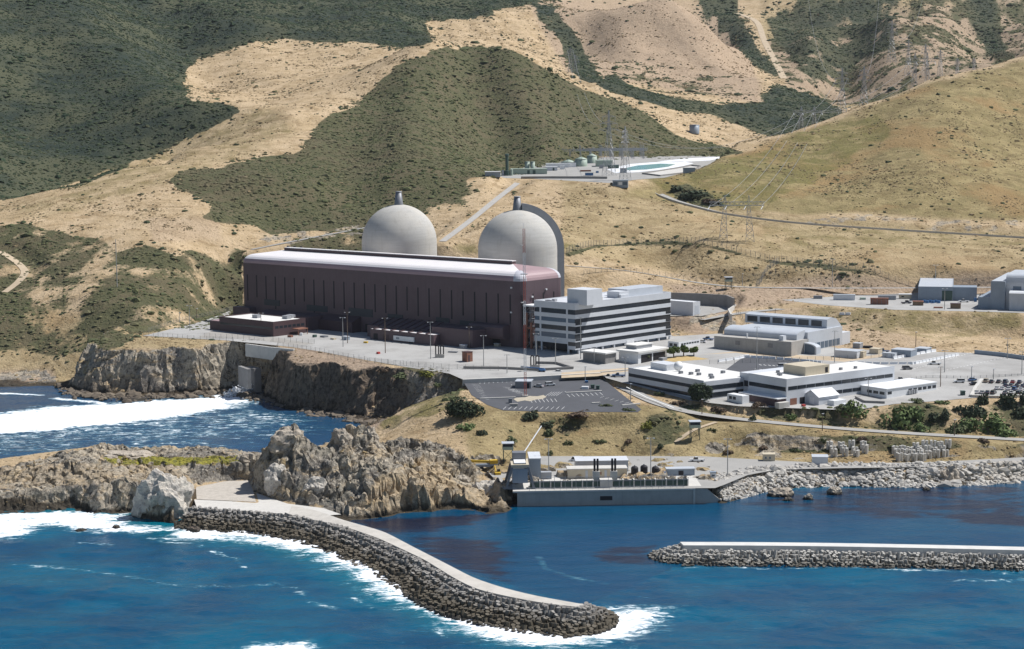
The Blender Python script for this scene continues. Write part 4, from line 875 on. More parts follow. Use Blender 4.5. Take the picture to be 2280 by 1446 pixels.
s2 = simple('brown_shed', 'low brown shed with roof beams behind the white trailer', 966, 771, 825, 981, 746, 48.2, M_BROWN, M_PINKWHITE, 0, [('L', .05, .12, .02, .6, 1, M_BLACK), ('L', .2, .3, .1, .6, 1, M_BRDARK)])
for k in range(7): s2.box('roof_beam', -s2.L+3+k*(s2.L-5)/6.5, -s2.L+3.7+k*(s2.L-5)/6.5, -.8, s2.W*.6, s2.H+.0, s2.H+.55, M_BRDARK)
tr = Bld('box_trailer', 'white box trailer with a faded mark parked against the brown shed', 921, 767, 876, 925, 752, 48.2, 'trailer')
tr.box('box', -tr.L, 0, 0, 2.6, 1.1, tr.H, M_WHITE); tr.box('faded_mark', -tr.L+2, -tr.L+4.5, -.04, .05, tr.H*.5, tr.H*.8, M_GREYB)
tr.part('wheel_set', MB().tube((-2, 0, .5), (-2, 2.6, .5), .5, n=10).tube((-3.2, 0, .5), (-3.2, 2.6, .5), .5, n=10), M_RUB); tr.box('landing_leg', -tr.L+1.5, -tr.L+1.8, 1, 1.3, 0, 1.1, M_STEELD)
# entry building group in front of the office block
e1 = simple('gatehouse', 'low grey block gatehouse with pale overhanging roof at the foot of the office block', 1348, 812, 1298, 1372, 789, 46, M_CONCD, M_WROOF, 0)
e1.box('roof_slab', -e1.L-.8, .8, -.8, e1.W+.5, e1.H+.003, e1.H+.7, M_WROOF)
e2 = simple('entry_hall', 'white entry hall with wide flat roof and dark open front, by the small trees', 1421, 811, 1378, 1484, 787, 46, M_WHITE, M_WROOF, 0, [('R', .1, .48, .02, .8, 1, M_BLACK), ('R', .52, .95, .02, .8, 1, M_BLACK)])
e2.box('roof_slab', -e2.L-1, 1, -1, e2.W+.6, e2.H+.003, e2.H+.9, M_WROOF); e2.box('clerestory', -e2.L*1.0, -e2.L*.45, e2.W*.25, e2.W*.8, e2.H+.9, e2.H+2.7, M_GREY); e2.box('clerestory_roof', -e2.L*1.05, -e2.L*.42, e2.W*.22, e2.W*.83, e2.H+2.703, e2.H+3.1, M_WROOF)
e3 = simple('white_annex', 'small long white building with a row of tiny windows behind the trees', 1511, 776, 1487, 1559, 762, 46, M_WHITE, M_ASPH, 0, [('R', .1, .95, .45, .7, 7, M_GLASS), ('L', .1, .9, .2, .7, 2, M_GLASS)])
# auxiliary blocks behind the office block
simple('concrete_block_house', 'tall pale concrete auxiliary block between the ribbed dome and the office roof', 1309, 690, 1253, 1343, 618, 48.2, M_CONCL, M_CONC, .8, z=26)
simple('green_auxiliary_block', 'dark green auxiliary building behind the pale concrete block', 1380, 682, 1340, 1410, 621, 48.2, M_GREEND, M_GREEN, .3, z=26)
simple('mauve_auxiliary_block', 'plain mauve building just right of the ribbed dome', 1268, 668, 1235, 1286, 595, 48.2, M_MAUVE, M_BROWN, .4, z=26)
w1 = simple('white_store', 'plain white storage building with roller door on the gravel bank right of the office block', 1543, 704, 1480, 1559, 674, 46, M_OFFW, M_WHITE, .2, [('R', .25, .8, .02, .75, 1, M_GREYL)])
# curved-roof workshop
cw = Bld('curved_roof_workshop', 'long grey workshop with rounded metal roofs and a glass arched porch', 1762, 795, 1590, 1800, 762, 50.5)
L, W, H = cw.L, cw.W, cw.H; Wt = cw.yat(1893, 0, H)
cw.box('front_wall', -L, 0, 0, W, -.5, H, M_CONC)
for x in (-L*.72, -L*.3): cw.box('wall_panel', x, x+3, -.05, .1, H*.5, H*.8, M_CONCD)
def arch(y0, y1, z0, zt_, n=10, full=True):
    r = y1-y0; pts_ = [(y0, z0)]+[(y0+r*(1-math.cos(math.radians(90*k/n))), z0+2+(zt_-z0-2)*math.sin(math.radians(90*k/n))) for k in range(n+1)]+[(y1, z0)]
    return pts_
xa, xb = cw.xat(1612, W*.45, H), -1.5
xc = cw.xat(1659, Wt*.62, H+6)
ztp = cw.zat(724, xa, W*.8); cw.part('barrel_roof', MB().extrude(arch(W*.45, W*.95, H+.003, ztp), 0, xa, xb), M_GREYL, False)
cw.box('rear_hall', xa, 0, W*.95+.003, Wt*.86, -.5, ztp-1.2, M_GREYL)
cw.part('rear_roof', MB().extrude([(Wt*.62, ztp-1.197), (Wt*.62, ztp+3.4), (Wt*.7, ztp+4.2), (Wt*.78, ztp+3.2), (Wt*.86, ztp-.5), (Wt*.86, ztp-1.197)], 0, xc, -1), M_GREYL)
for k in range(6):
    x = xc+1.5+k*(abs(xc)-4)/6; cw.box('clerestory_window', x, x+(abs(xc)-4)/6-1.6, Wt*.62-.12, Wt*.62+.2, ztp-.4, ztp+2.6, M_GLASS)
cw.box('side_annex', -10, 0, Wt*.86+.003, Wt, -.5, H*.95, M_OFFW)
for k in range(8): cw.box('glass_bay', -.05, .1, W*1.02+k*(Wt*.82-W)/8, W*1.02+(k+.82)*(Wt*.82-W)/8, H*.18, H*.62, M_GLASSB)
porch = []
for k in range(9): t = math.radians(90*k/8); porch.append((8*math.sin(t)*.9+.15, H*.5+H*.28*math.cos(t)))
cw.part('porch', MB().extrude([(.1, -.4)]+[(.1, H*.78)]+porch[1:]+[(7.35, -.4)], 1, W*.72, W*.98), M_GREYL)
cw.part('porch_glass', MB().extrude([(.6, 0)]+[(.6, H*.7)]+[(p*.88, z*.92) for p, z in porch[1:]]+[(6.4, 0)], 1, W*.72-.06, W*.73), M_GLASSB)
cw.box('roof_unit', -L*.13-2.5, -L*.13, 2, 5, H+.003, H+2.4, M_OFFW); cw.part('flue', MB().tube((-L*.6, 2.5, H), (-L*.6, 2.5, H+2.2), .4, n=8), M_WHITE)
# two-storey office complex by the sea road
o1 = Bld('sea_office', 'two storey grey office with rooftop satellite dish behind the dark cypress', 1566, 893, 1399, 1668, 851, 34)
L, W, H = o1.L, o1.W, o1.H
o1.box('wall', -L, 0, 0, W*1.25, -1, H, M_OFFW); o1.box('roof', -L+.3, -.3, .3, W*1.25-.3, H+.003, H+.1, M_WROOF)
for (a, b_) in ((.58, .76), (.12, .30)):
    o1.box('window_strip', -L+.3, -.3, -.07, .1, H*a, H*b_, M_GLASS)
o1.box('window_strip', -.1, .07, 1, W-1, H*.52, H*.76, M_GLASS); o1.box('window_strip', -.1, .07, 1, W-1, H*.1, H*.38, M_GLASS)
mb = MB(); mb.box(-L, 0, 0, .3, H+.003, H+.6).box(-L, -L+.3, .303, W, H+.003, H+.6); o1.part('parapet', mb, M_OFFW)
o1.box('roof_house', -L*.9, -L*.68, 9, 17, H+.1, H+3, M_OFFW)
for k, (fx, y) in enumerate(((.5, 8), (.4, 9.5), (.33, 11), (.22, 13), (.5, 18), (.12, 9), (.3, 24))): o1.box('roof_unit', -L*fx, -L*fx+1.6, y, y+1.6, H+.1, H+1.3, M_STEELD)
dish = MB().lathe([(.15, 0), (1.0, .25), (1.9, .9), (2.3, 1.6)], n=16); do = o1.part('satellite_dish', dish, M_WHITE, True); do.location = (-L*.62, 14, H+2); do.rotation_euler = (math.radians(70), 0, math.radians(30)); o1.part('dish_mount', MB().tube((-L*.62, 14, H), (-L*.62, 14, H+2.1), .25), M_STEEL)
o2 = Bld('long_sea_office', 'long two storey white office with tan roof plant room and brown porch', 1751, 905, 1666, 1991, 847, 35)
L, W, H = o2.L, o2.W, o2.H
o2.box('wall', -L, 0, 0, W, -1, H, M_OFFW); o2.box('roof', -L+.3, -.3, .3, W-.3, H+.003, H+.1, M_WROOF)
mb = MB(); mb.box(-L, 0, 0, .25, H+.003, H+.5).box(-.25, 0, .253, W, H+.003, H+.5); o2.part('parapet', mb, M_OFFW)
nb = 12
for k in range(nb): o2.box('window', -.1, .07, 1+k*(W-2)/nb, 1+(k+.96)*(W-2)/nb, H*.60, H*.74, M_GLASS)
for k in range(4): o2.box('window', -.1, .07, W*(.42+.09*k), W*(.505+.09*k), H*.22, H*.36, M_GLASS)
o2.box('window_strip', -L+.5, -.5, -.07, .1, H*.56, H*.72, M_GLASS)
o2.box('porch', -L, -.5, -5, -.003, -1, H*.30, M_BRDARK); o2.box('porch_roof', -L-.4, .2, -5.6, -.003, H*.30+.003, H*.30+.4, M_WHITE)
o2.box('side_wing', -L-9, -L-.003, 3, W*.45, -1, H*.97, M_OFFW); o2.box('window', -L-6, -L-3, 2.93, 3.1, H*.45, H*.68, M_GLASS)
o2.box('loading_door', -.1, .07, 2.2, 6.2, .1, H*.27, M_RUST); o2.box('door', -.1, .07, 8, 11, .1, H*.27, M_BLACK); o2.box('signboard', -.1, .07, W*.27, W*.36, H*.36, H*.5, M_BEIGE)
ph = o2.box('plant_room', -L*.72, -L*.15, W*.22, W*.44, H+.1, H+4.1, M_BEIGE); o2.box('plant_door', -L*.15-.1, -L*.15+.06, W*.4, W*.425, H+.6, H+3, M_BLACK)
for (fx, fy) in ((.6, .12), (.5, .1), (.8, .18), (.35, .6), (.3, .72)): o2.box('roof_vent', -L*fx, -L*fx+1.2, W*fy, W*fy+1.2, H+.1, H+1.2, M_STEELD)
md = simple('white_modular_office', 'bright white single storey modular building with a row of small square windows', 1974, 889, 1914, 2085, 868, 36.5, M_WHITE, M_WHITE, 0, [('R', .02, .10, .45, .75, 1, M_GLASS), ('R', .42, 1.0, .45, .75, 6, M_GLASS), ('L', .25, .95, .4, .7, 3, M_GLASS)])
md.box('roof_sheet', -md.L-.3, .3, -.3, md.W+.3, md.H+.003, md.H+.35, M_WHITE)
for k in range(4): md.box('air_conditioner', .1, .9, md.W*(.42+.045*k), md.W*(.442+.045*k), .8, 2.6, M_STEEL)
gb = Bld('gabled_shed', 'small white gabled shed with big pale door near the seaward edge', 1823, 904, 1790, 1867, 885, 36)
gb.part('wall', MB().extrude([(-gb.L, -.5), (0, -.5), (0, gb.H), (-gb.L*.5, gb.H+2.6), (-gb.L, gb.H)], 1, 0, gb.W), M_OFFW)
gb.part('roof', MB().add([(.4, -.4, gb.H-.05), (.4, gb.W+.4, gb.H-.05), (-gb.L*.5, gb.W+.4, gb.H+2.75), (-gb.L*.5, -.4, gb.H+2.75), (-gb.L-.4, -.4, gb.H-.05), (-gb.L-.4, gb.W+.4, gb.H-.05)], [(0, 1, 2, 3), (3, 2, 5, 4)]), M_WHITE)
gb.box('door', -gb.L*.62, -gb.L*.3, -.06, .1, 0, gb.H*.85, M_WHITE)
simple('office_trailer', 'small cream office trailer left of the brown porch', 1653, 901, 1619, 1668, 882, 36, M_WHITE, M_WHITE, 0, [('L', .1, .6, .4, .75, 2, M_GLASS)], cat='trailer')
simple('white_container', 'plain white container right beside the gabled shed', 1857, 905, 1842, 1884, 893, 36, M_WHITE, M_WHITE, 0, cat='container')
# right-hand stores
bs = simple('bluegrey_store', 'blue-grey metal store with two blocks at the storage yard', 2122, 671, 2044, 2127, 640, 76, M_GREYB, M_GREYL, .2, [('L', .68, .98, .05, .75, 1, M_GREEND)])
bs.box('side_block', .003, 13.5, 2.5, 16, -.5, bs.H*.98, M_GREYB)
rs = Bld('blue_warehouse', 'tall boxy blue-grey warehouse with pale rounded roof edge at the right edge', 2237, 690, 2205, 2330, 628, 66)
rs.box('wall', -rs.L, 0, 0, rs.W*.35, -.5, rs.H, M_GREYB); rs.box('roof', -rs.L+.3, -.3, .3, rs.W*.35-.3, rs.H+.003, rs.H+.3, M_GREYL)
rs.part('main_hall', MB().extrude([(2.0, -.5), (2.0, rs.H-2)]+[(2.0+4*(1-math.cos(math.radians(t))), rs.H-2+6*math.sin(math.radians(t))) for t in range(15, 91, 15)]+[(36, rs.H+4), (36, -.5)], 0, .003, 36), M_GREYL)
rs.box('front_wing', 3, 36, -4, 1.99, -.5, rs.H*.62, M_GREYL); rs.part('front_wing_roof', MB().extrude([(-4.3, rs.H*.62+.003), (1.99, rs.H*.62+.003), (1.99, rs.H*.62+1.2), (-3, rs.H*.62+1)], 0, 2.8, 36), M_WHITE)
rs.box('low_wing', -rs.L-7, -rs.L-.003, 1, rs.W*.3, -.5, rs.H*.42, M_GREYB)
for k in range(4): rs.box('window', 4+k*7, 8.5+k*7, 1.9, 2.2, rs.H*.68, rs.H*.84, M_GLASSB)
# ------------------------------------------------------------------ paving
import bmesh
def sheet(name, poly, zf, mat, knots=()):
    bm = bmesh.new(); bm.faces.new([bm.verts.new((p[0], p[1], 0)) for p in poly])
    for k in knots: bmesh.ops.bisect_plane(bm, geom=bm.verts[:]+bm.edges[:]+bm.faces[:], plane_co=(0, k, 0), plane_no=(0, 1, 0))
    for v in bm.verts: v.co.z = float(zf(v.co.y))
    bmesh.ops.triangulate(bm, faces=bm.faces[:]); bmesh.ops.recalc_face_normals(bm, faces=bm.faces[:])
    if sum(f.normal.z for f in bm.faces) < 0: bmesh.ops.reverse_faces(bm, faces=bm.faces[:])
    me = bpy.data.meshes.new(name); bm.to_mesh(me); bm.free(); me.materials.append(mat)
    o = bpy.data.objects.new(name, me); COL.objects.link(o); return struct(o)
zp = lambda y: float(zplant(y))
KN = (780, 856, 932)
def pp_(pl, zf): return [psolve(u, v, zf) for u, v in pl]
sheet('yard_pavement', YARD, lambda y: zp(y)+.0, M_ASPH, KN)
sheet('parking_lot', LOT, lambda y: float(zlot(y)), M_ASPHD, (770, 850))
sheet('switchyard_pavement', SWY, lambda y: float(zsw(y)), M_ROAD, (1340,))
sheet('storage_yard_pavement', STORE, lambda y: 37.5, M_ASPH)
sheet('intake_pavement', INTK, lambda y: 6.0, M_ROAD)
sheet('gravel_pad', GRAVEL, lambda y: 3.42, paint('pale_gravel', (.47, .43, .375), .95, .3, .5, dirt_glint=(.30, .27, .23)))
sheet('bench_pavement', BENCH, lambda y: 34.0, M_ROAD)
sheet('breakwater_apron', APRON, lambda y: 3.25, M_CONCL)
up = .012
def over(name, pl, mat, k=1): return sheet(name, pp_(pl, zplant), lambda y: zp(y)+up*k, mat, KN)
over('workshop_parking', [(1655,795),(1700,792),(1800,801),(1832,806),(1800,822),(1740,836),(1640,838),(1610,828)], M_ASPHD)
over('dirt_strip', [(1250,830),(1420,818),(1425,823),(1330,838),(1250,842)], M_DIRTR)
over('dirt_strip', [(1560,790),(1640,786),(1720,800),(1800,800),(1880,806),(2000,790),(2010,784),(1900,796),(1790,792),(1650,782)], M_DIRTR)
over('planting_bed', [(1455,800),(1530,792),(1580,800),(1500,806)], paint('dry_bed', (.48, .35, .16), .95, .25, .4))
over('right_car_park', [(1990,838),(2010,812),(2150,789),(2300,812),(2300,845),(2200,850),(2080,850)], M_ASPH, 1)
over('gravel_strip', [(440,752),(560,755),(660,770),(700,766),(600,750),(470,738)], paint('gravel_grey', (.36, .34, .31), .95, .25, .8))
def strip(name, P3, wd, mat, dz=.08):
    P3 = np.asarray(P3); t = np.gradient(P3[:, :2], axis=0); t /= np.linalg.norm(t, axis=1)[:, None]; n = np.stack([-t[:, 1], t[:, 0]], 1)
    vs = []
    for p, q in zip(P3, n): vs += [(p[0]+q[0]*wd/2, p[1]+q[1]*wd/2, p[2]+dz), (p[0]-q[0]*wd/2, p[1]-q[1]*wd/2, p[2]+dz)]
    fs = [(2*i, 2*i+1, 2*i+3, 2*i+2) for i in range(len(P3)-1)]
    return struct(mesh_obj(name, vs, fs, mat))
for nm, (pl, wd) in ROADS.items(): strip(nm, ROADPTS[nm], wd, M_DIRTR if 'track' in nm or 'path' in nm and 'gully' not in nm else (M_CONC if 'gully' in nm else M_ROAD))
def drape(uv, n=60, y0=600, dz=0.0):
    pts3 = np.array([G(u, v, y0) for u, v in uv]); k = np.arange(len(uv)); ts = np.linspace(0, len(uv)-1, n)
    q = np.stack([np.interp(ts, k, pts3[:, i]) for i in range(2)], 1); z = hgt(q[:, 0], q[:, 1]); return np.c_[q, z+dz]
# kerb walls and low barriers
def wallrun(name, P3, h, th, mat, label, cat='wall', group=None, dn=.5):
    mb = MB()
    for a, b in zip(P3[:-1], P3[1:]):
        d = np.array(b)-np.array(a); d2 = d[:2]/np.linalg.norm(d[:2]); n_ = np.array([-d2[1], d2[0]])*th/2
        vs = [(a[0]+n_[0], a[1]+n_[1], a[2]-dn), (b[0]+n_[0], b[1]+n_[1], b[2]-dn), (b[0]-n_[0], b[1]-n_[1], b[2]-dn), (a[0]-n_[0], a[1]-n_[1], a[2]-dn)]
        vs += [(x, y, z+h+dn) for x, y, z in vs]; mb.add(vs, [(4, 5, 6, 7), (0, 1, 5, 4), (1, 2, 6, 5), (2, 3, 7, 6), (3, 0, 4, 7)])
    o = mb.build(name, mat); return tag(o, label, cat, group)
def pl3(pl, zf): return [(*psolve(u, v, zf), float(zf(psolve(u, v, zf)[1]))) for u, v in pl]
wallrun('retaining_wall', pl3([(1030,846),(1180,840),(1338,831)], zplant), .25, 1.6, M_CONCL, 'pale topped kerb wall along the back of the dark parking lot', dn=2.8)
wallrun('kerb_wall', pl3([(1338,830),(1420,823)], zplant), .5, 1.2, M_CONCL, 'pale kerb wall running on to the two storey office', dn=1.5)
wallrun('dark_barrier_wall', pl3([(1032,821),(1120,822),(1200,826),(1275,822),(1240,811),(1195,810)], zplant), 1.2, 1.2, M_CONCD, 'dark grey looping barrier wall on the seaward side of the yard')
wallrun('blue_wall', pl3([(2170,788),(2230,794),(2300,804)], zplant), 2.0, .8, M_GREYB, 'long blue-grey wall at the top of the right car park')
wallrun('car_park_wall', pl3([(2186,848),(2172,866),(2163,884),(2220,886),(2320,882)], zplant), 1.0, 1.6, M_CONCL, 'white topped wall curving round the full car park', dn=1.5)
def wl3(pl, z): return [tuple(P(u, v, z)) for u, v in pl]
wallrun('rear_retaining_wall', wl3([(1475,678),(1560,681),(1618,685),(1634,692)], 33.6), 7.4, 1.0, M_CONCD, 'long grey retaining wall behind the white store')
wallrun('curved_bank_wall', wl3([(1634,692),(1622,700),(1628,712)], 33.6), 3.0, .8, M_CONCL, 'pale curved wall ending the retaining wall')
wallrun('planter_wall', pl3([(1905,887),(1925,897),(1970,899)], zplant), 1.0, .6, M_CONCD, 'low dark wall beside the white modular building')
ow = wallrun('outfall_wall', [tuple(P(556, 866, 1.0)), tuple(P(575, 872, 1.0))], 12.5, 4.0, M_CONCD, 'grey concrete outfall tower in the cove cliff')
wallrun('outfall_side_wall', [tuple(P(535, 856, 6)), tuple(P(556, 864, 6))], 10, 2.0, M_CONCD, 'sloping grey wall left of the outfall tower')
wallrun('cliff_top_wall', pl3([(548,767),(600,774),(655,779)], zplant), .3, 1.2, M_CONCL, 'pale angled retaining wall set into the cliff top above the outfall', dn=6.5)
# ------------------------------------------------------------------ breakwaters
ZT = 5.6
nearE = [(640,1154,3.4),(700,1163,4.0),(760,1170,5.0),(844,1199,ZT),(945,1246,ZT),(1012,1288,ZT),(1062,1313,ZT),(1130,1328,ZT),(1190,1340,ZT),(1264,1350,ZT),(1290,1352,ZT)]
farE = [(650,1126,3.4),(710,1138,4.0),(760,1157,5.0),(854,1183,ZT),(928,1222,ZT),(995,1256,ZT),(1056,1288,ZT),(1123,1310,ZT),(1197,1328,ZT),(1284,1343,ZT),(1300,1346,ZT)]
def resample(P3, n):
    P3 = np.array(P3); s_ = np.r_[0, np.cumsum(np.linalg.norm(np.diff(P3[:, :2], axis=0), axis=1))]; t = np.linspace(0, s_[-1], n)
    q = np.stack([np.interp(t, s_, P3[:, i]) for i in range(3)], 1)
    for _ in range(8): q[1:-1] = (q[:-2]+2*q[1:-1]+q[2:])/4
    return q
NE = resample([P(*q) for q in nearE], 80); FE = resample([P(*q) for q in farE], 80)
bw = empty('curved_breakwater', (NE[0][0], NE[0][1], 0), 'curved concrete-topped breakwater reaching out from the rocky headland', 'breakwater')
OFF = np.array([NE[0][0], NE[0][1], 0.])
def slab(parent, off, A, B, th, mat, nm):
    n = len(A); vs = [tuple(p-off) for p in A]+[tuple(p-off) for p in B]+[tuple(p-off-(0, 0, th)) for p in A]+[tuple(p-off-(0, 0, th)) for p in B]
    fs = []
    for i in range(n-1): fs += [(i, i+1, n+i+1, n+i), (2*n+i, 2*n+i+1, i+1, i), (n+i, n+i+1, 3*n+i+1, 3*n+i)]
    fs += [(0, n, 3*n, 2*n), (n-1, 3*n-1, 4*n-1, 2*n-1)]
    return mesh_obj(nm, vs, fs, mat, parent)
M_BWTOP = paint('breakwater_concrete', (.52, .49, .44), .9, .22, .25, streak=.0, dirt_glint=(.30, .28, .25))
slab(bw, OFF, NE, FE, 1.7, M_BWTOP, 'roadway')
def tribar_mat(nm, top, low, lim):
    m, nt, b = nodes(nm); g = nt.nodes.new('ShaderNodeNewGeometry'); sx = nt.nodes.new('ShaderNodeSeparateXYZ'); lk(nt, g.outputs['Position'], sx.inputs[0])
    n1 = noise_tex(nt, .35, 4, .6); n2 = noise_tex(nt, 1.6, 3, .6)
    f = ramp(nt, math_(nt, 'ADD', sx.outputs[2], math_(nt, 'MULTIPLY', math_(nt, 'SUBTRACT', n1, .5), 4.0)), lim-1.3, lim+1.3)
    o = mixc(nt, f, low, top); o = mixc(nt, math_(nt, 'MULTIPLY', ramp(nt, n2, .45, .7), .4), o, tuple(x*.5 for x in low))
    f2 = ramp(nt, sx.outputs[2], .9, 0.1); o = mixc(nt, f2, o, (.022, .02, .018))
    lk(nt, o, b.inputs['Base Color']); b.inputs['Roughness'].default_value = .75; return m
M_TRI = tribar_mat('weedy_tribar', (.27, .255, .235), (.095, .078, .052), 3.4); M_TRIR = tribar_mat('pale_tribar', (.40, .385, .355), (.16, .145, .115), 1.5)
M_CORE = paint('wet_rubble', (.035, .032, .028), .9, .2, .5)
def tri_mesh():
    mb = MB()
    for k in range(3):
        t = 2*math.pi*k/3; mb.tube((.92*math.cos(t), .92*math.sin(t), -1.15), (.92*math.cos(t), .92*math.sin(t), 1.15), .68, n=8); mb.bar((0, 0, 0), (.9*math.cos(t), .9*math.sin(t), 0), .72)
    return mb
TRI = []; rr_ = random.Random(3)
def armour(edge, wd, z1, z0, step, right, k0=0, k1=None, sc=1.0):
    e = resample(edge, int(np.linalg.norm(np.diff(np.array(edge)[:, :2], axis=0), axis=1).sum()/step)); t = np.gradient(e[:, :2], axis=0); t /= np.linalg.norm(t, axis=1)[:, None]
    nn = np.stack([t[:, 1], -t[:, 0]], 1)*(1 if right else -1); rows = max(2, int(wd/(step*.82)))
    for i in range(k0, len(e) if k1 is None else k1):
        for r in range(rows+1):
            f = r/rows; w_ = wd if not hasattr(wd, '__len__') else wd
            q = e[i, :2]+nn[i]*(1.3+f*w_+rr_.uniform(-.3, .3))+t[i]*(step*.5*(r % 2)+rr_.uniform(-.35, .35))
            TRI.append((q[0], q[1], z1+(z0-z1)*f**.9+rr_.uniform(-.25, .25), right, sc))
# the seaward slope of the curved breakwater, widening to its head
for a in range(0, 79, 1): pass
segs = [P(432,1140,3.2), P(560,1151,3.2)]+[p for p in NE[::6]]+[NE[-1]]
armour(segs, 11.5, 4.2, -.6, 2.35, True)
cx_, cy_ = (NE[-1][:2]+FE[-1][:2])/2
d_end = NE[-1]-NE[-8]; d_end = d_end[:2]/np.linalg.norm(d_end[:2])
for ring_ in range(6):
    rad = 2.2+ring_*2.2; cnt = max(5, int(rad*3.3/2.3)); a0 = math.atan2(d_end[1], d_end[0])
    for k in range(cnt+1):
        a = a0-math.pi*.55+k*math.pi*1.05/cnt; ca_ = math.cos(a-a0)*.66; sa_ = math.sin(a-a0); TRI.append((cx_+rad*(ca_*d_end[0]-sa_*d_end[1]), cy_+rad*(ca_*d_end[1]+sa_*d_end[0]), 4.6-ring_*.95+rr_.uniform(-.2, .2), True, 1.0))
# harbour-side toe
for q in FE[18:60:2]: TRI.append((q[0]+2.2+rr_.uniform(-.5, .8), q[1]+1.6+rr_.uniform(-.5, .8), 1.4+rr_.uniform(-.6, .6), True, .8))
core = MB()
def core_prism(edge, wd, z1, right, off):
    e = np.array(edge); t = np.gradient(e[:, :2], axis=0); t /= np.linalg.norm(t, axis=1)[:, None]; nn = np.stack([t[:, 1], -t[:, 0]], 1)*(1 if right else -1)
    vs = []; n = len(e)
    for p, q in zip(e, nn):
        for (o_, z) in ((-4, z1), (.5, z1), (wd+.5, -1.8)): vs.append((p[0]+q[0]*o_-off[0], p[1]+q[1]*o_-off[1], z))
    return vs, [(3*i+j, 3*i+j+1, 3*i+4+j, 3*i+3+j) for i in range(n-1) for j in range(2)]
core.add(*core_prism(NE, 11.5, 3.2, True, OFF)); core.build('rubble_core', M_CORE, bw)
hd_ = MB(); hd_.lathe([(9.5, -1.8), (3.0, 3.4)], cx_-OFF[0], cy_-OFF[1], 24); hd_.build('rubble_head', M_CORE, bw)
# straight breakwater on the right
fr = [P(u, v, 4.6) for u, v in ((1522,1214.5),(1700,1215),(1900,1217.5),(2100,1221.5),(2300,1226),(2480,1230),(2800,1238))]
bk = [P(u, v, 4.65) for u, v in ((1514,1207),(1700,1207.5),(1900,1210),(2100,1214),(2300,1218.5),(2480,1222),(2800,1230))]
FR = resample(fr, 50); BK = resample(bk, 50)
bo = np.array([FR[0][0], FR[0][1], 0.]); b2 = empty('straight_breakwater', bo, 'straight white-topped breakwater entering from the right', 'breakwater')
slab(b2, bo, FR, BK, 2.6, paint('whitewashed_concrete', (.62, .61, .58), .85, .14, .3), 'roadway')
armour([tuple(p) for p in FR], 8.6, 2.3, -.6, 2.15, True, sc=.82)
c2 = MB(); c2.add(*core_prism(FR, 9.4, 1.6, True, bo)); c2.lathe([(11, -1.8), (3, 2.4)], FR[0][0]-bo[0]-1, FR[0][1]-bo[1]+3, 20); c2.build('rubble_core', M_CORE, b2)
for ring_ in range(5):
    rad = 2.0+ring_*2.0
    for k in range(int(rad*1.6)+3):
        a = math.pi*.45+k*math.pi*1.1/(int(rad*1.6)+2); TRI.append((FR[0][0]-.5+rad*math.cos(a), FR[0][1]+3+rad*math.sin(a), 2.8-ring_*.8, True, .82))
sg = MB(); sg.box(-1.8, 1.8, 0, .15, -.6, .6); so2 = sg.build('yellow_marker', paint('marker_yellow', (.75, .72, .05), .5, .05)); so2.location = P(1532, 1219, 3.0)-np.array([0, .6, 0]); tag(so2, 'small yellow marker plate on the end of the straight breakwater', 'marker')
TRI.sort(key=lambda q: q[1]); tm = tri_mesh()
def tri_rot(): return (rr_.uniform(-.35, .35), rr_.uniform(-.35, .35), rr_.uniform(0, 6.28))
protoL = tm.build('tribar', M_TRI); protoR = protoL.data.copy(); protoR.materials.clear(); protoR.materials.append(M_TRIR)
is_right = lambda q: q[0] > FR[0][0]-12
first = True; n_ind = 0; rest = {False: [], True: []}
for q in TRI:
    if n_ind < 290:
        o = protoL if first else protoL.copy()
        if not first: COL.objects.link(o)
        first = False; R_ = is_right(q)
        if R_: o.data = protoR
        o.location = q[:3]; o.rotation_euler = tri_rot(); o.scale = (q[4],)*3
        tag(o, 'pale three-legged concrete armour block on the straight right breakwater' if R_ else 'weedy brown three-legged concrete armour block on the curved left breakwater', 'armour block', 'armour blocks of the straight breakwater' if R_ else 'armour blocks of the curved breakwater')
        n_ind += 1
    else: rest[is_right(q)].append(q)
tv = np.array(tm.v)
from mathutils import Euler
for R_, lst in rest.items():
    if not lst: continue
    vs = []; fs = []
    for i, q in enumerate(lst):
        M = np.array(Euler(tri_rot()).to_matrix()); vs.append(tv@M.T*q[4]+np.array(q[:3])); fs += [tuple(x+i*len(tv) for x in f) for f in tm.f]
    o = mesh_obj('armour_blocks', np.concatenate(vs), fs, M_TRIR if R_ else M_TRI); o['kind'] = 'stuff'; o['label'] = 'farther pale armour blocks of the straight breakwater' if R_ else 'farther weedy armour blocks of the curved breakwater'
# ------------------------------------------------------------------ shore boulders and sea rocks
M_BLDR = leaf_mat('boulder', (.56, .53, .48), (.37, .35, .32), (.46, .42, .36))
r9 = np.random.default_rng(21)
def shore_band(u0, u1, lo, hi, n, smin, smax):
    u = r9.uniform(u0, u1, n*3); v = r9.uniform(1030, 1115, n*3); out = []
    x = []; 
    for k in range(n*3):
        p = G(u[k], v[k]) if v[k] < 1200 else None
        x.append(p)
    x = np.array(x); sd_, _, _ = coast_sd(x[:, 0], x[:, 1]); m = (sd_ > lo) & (sd_ < hi) & (x[:, 2] < 6.6)
    return x[m][:n]
sb_ = shore_band(1592, 2700, -1.5, 17, 5600, 0, 0)
if len(sb_):
    rd = r9.gamma(3.0, .19, len(sb_))*np.where(sb_[:, 0] > 180, 1.25, 1.0); sb_[:, 2] += rd*.2
    o = blob_scatter('shore_boulders', sb_, np.clip(rd, .35, 2.6), M_BLDR, .75, .28, 6); o['kind'] = 'stuff'; o['label'] = 'pale boulders banked along the harbour shore'
ft = []
r10 = np.random.default_rng(77)
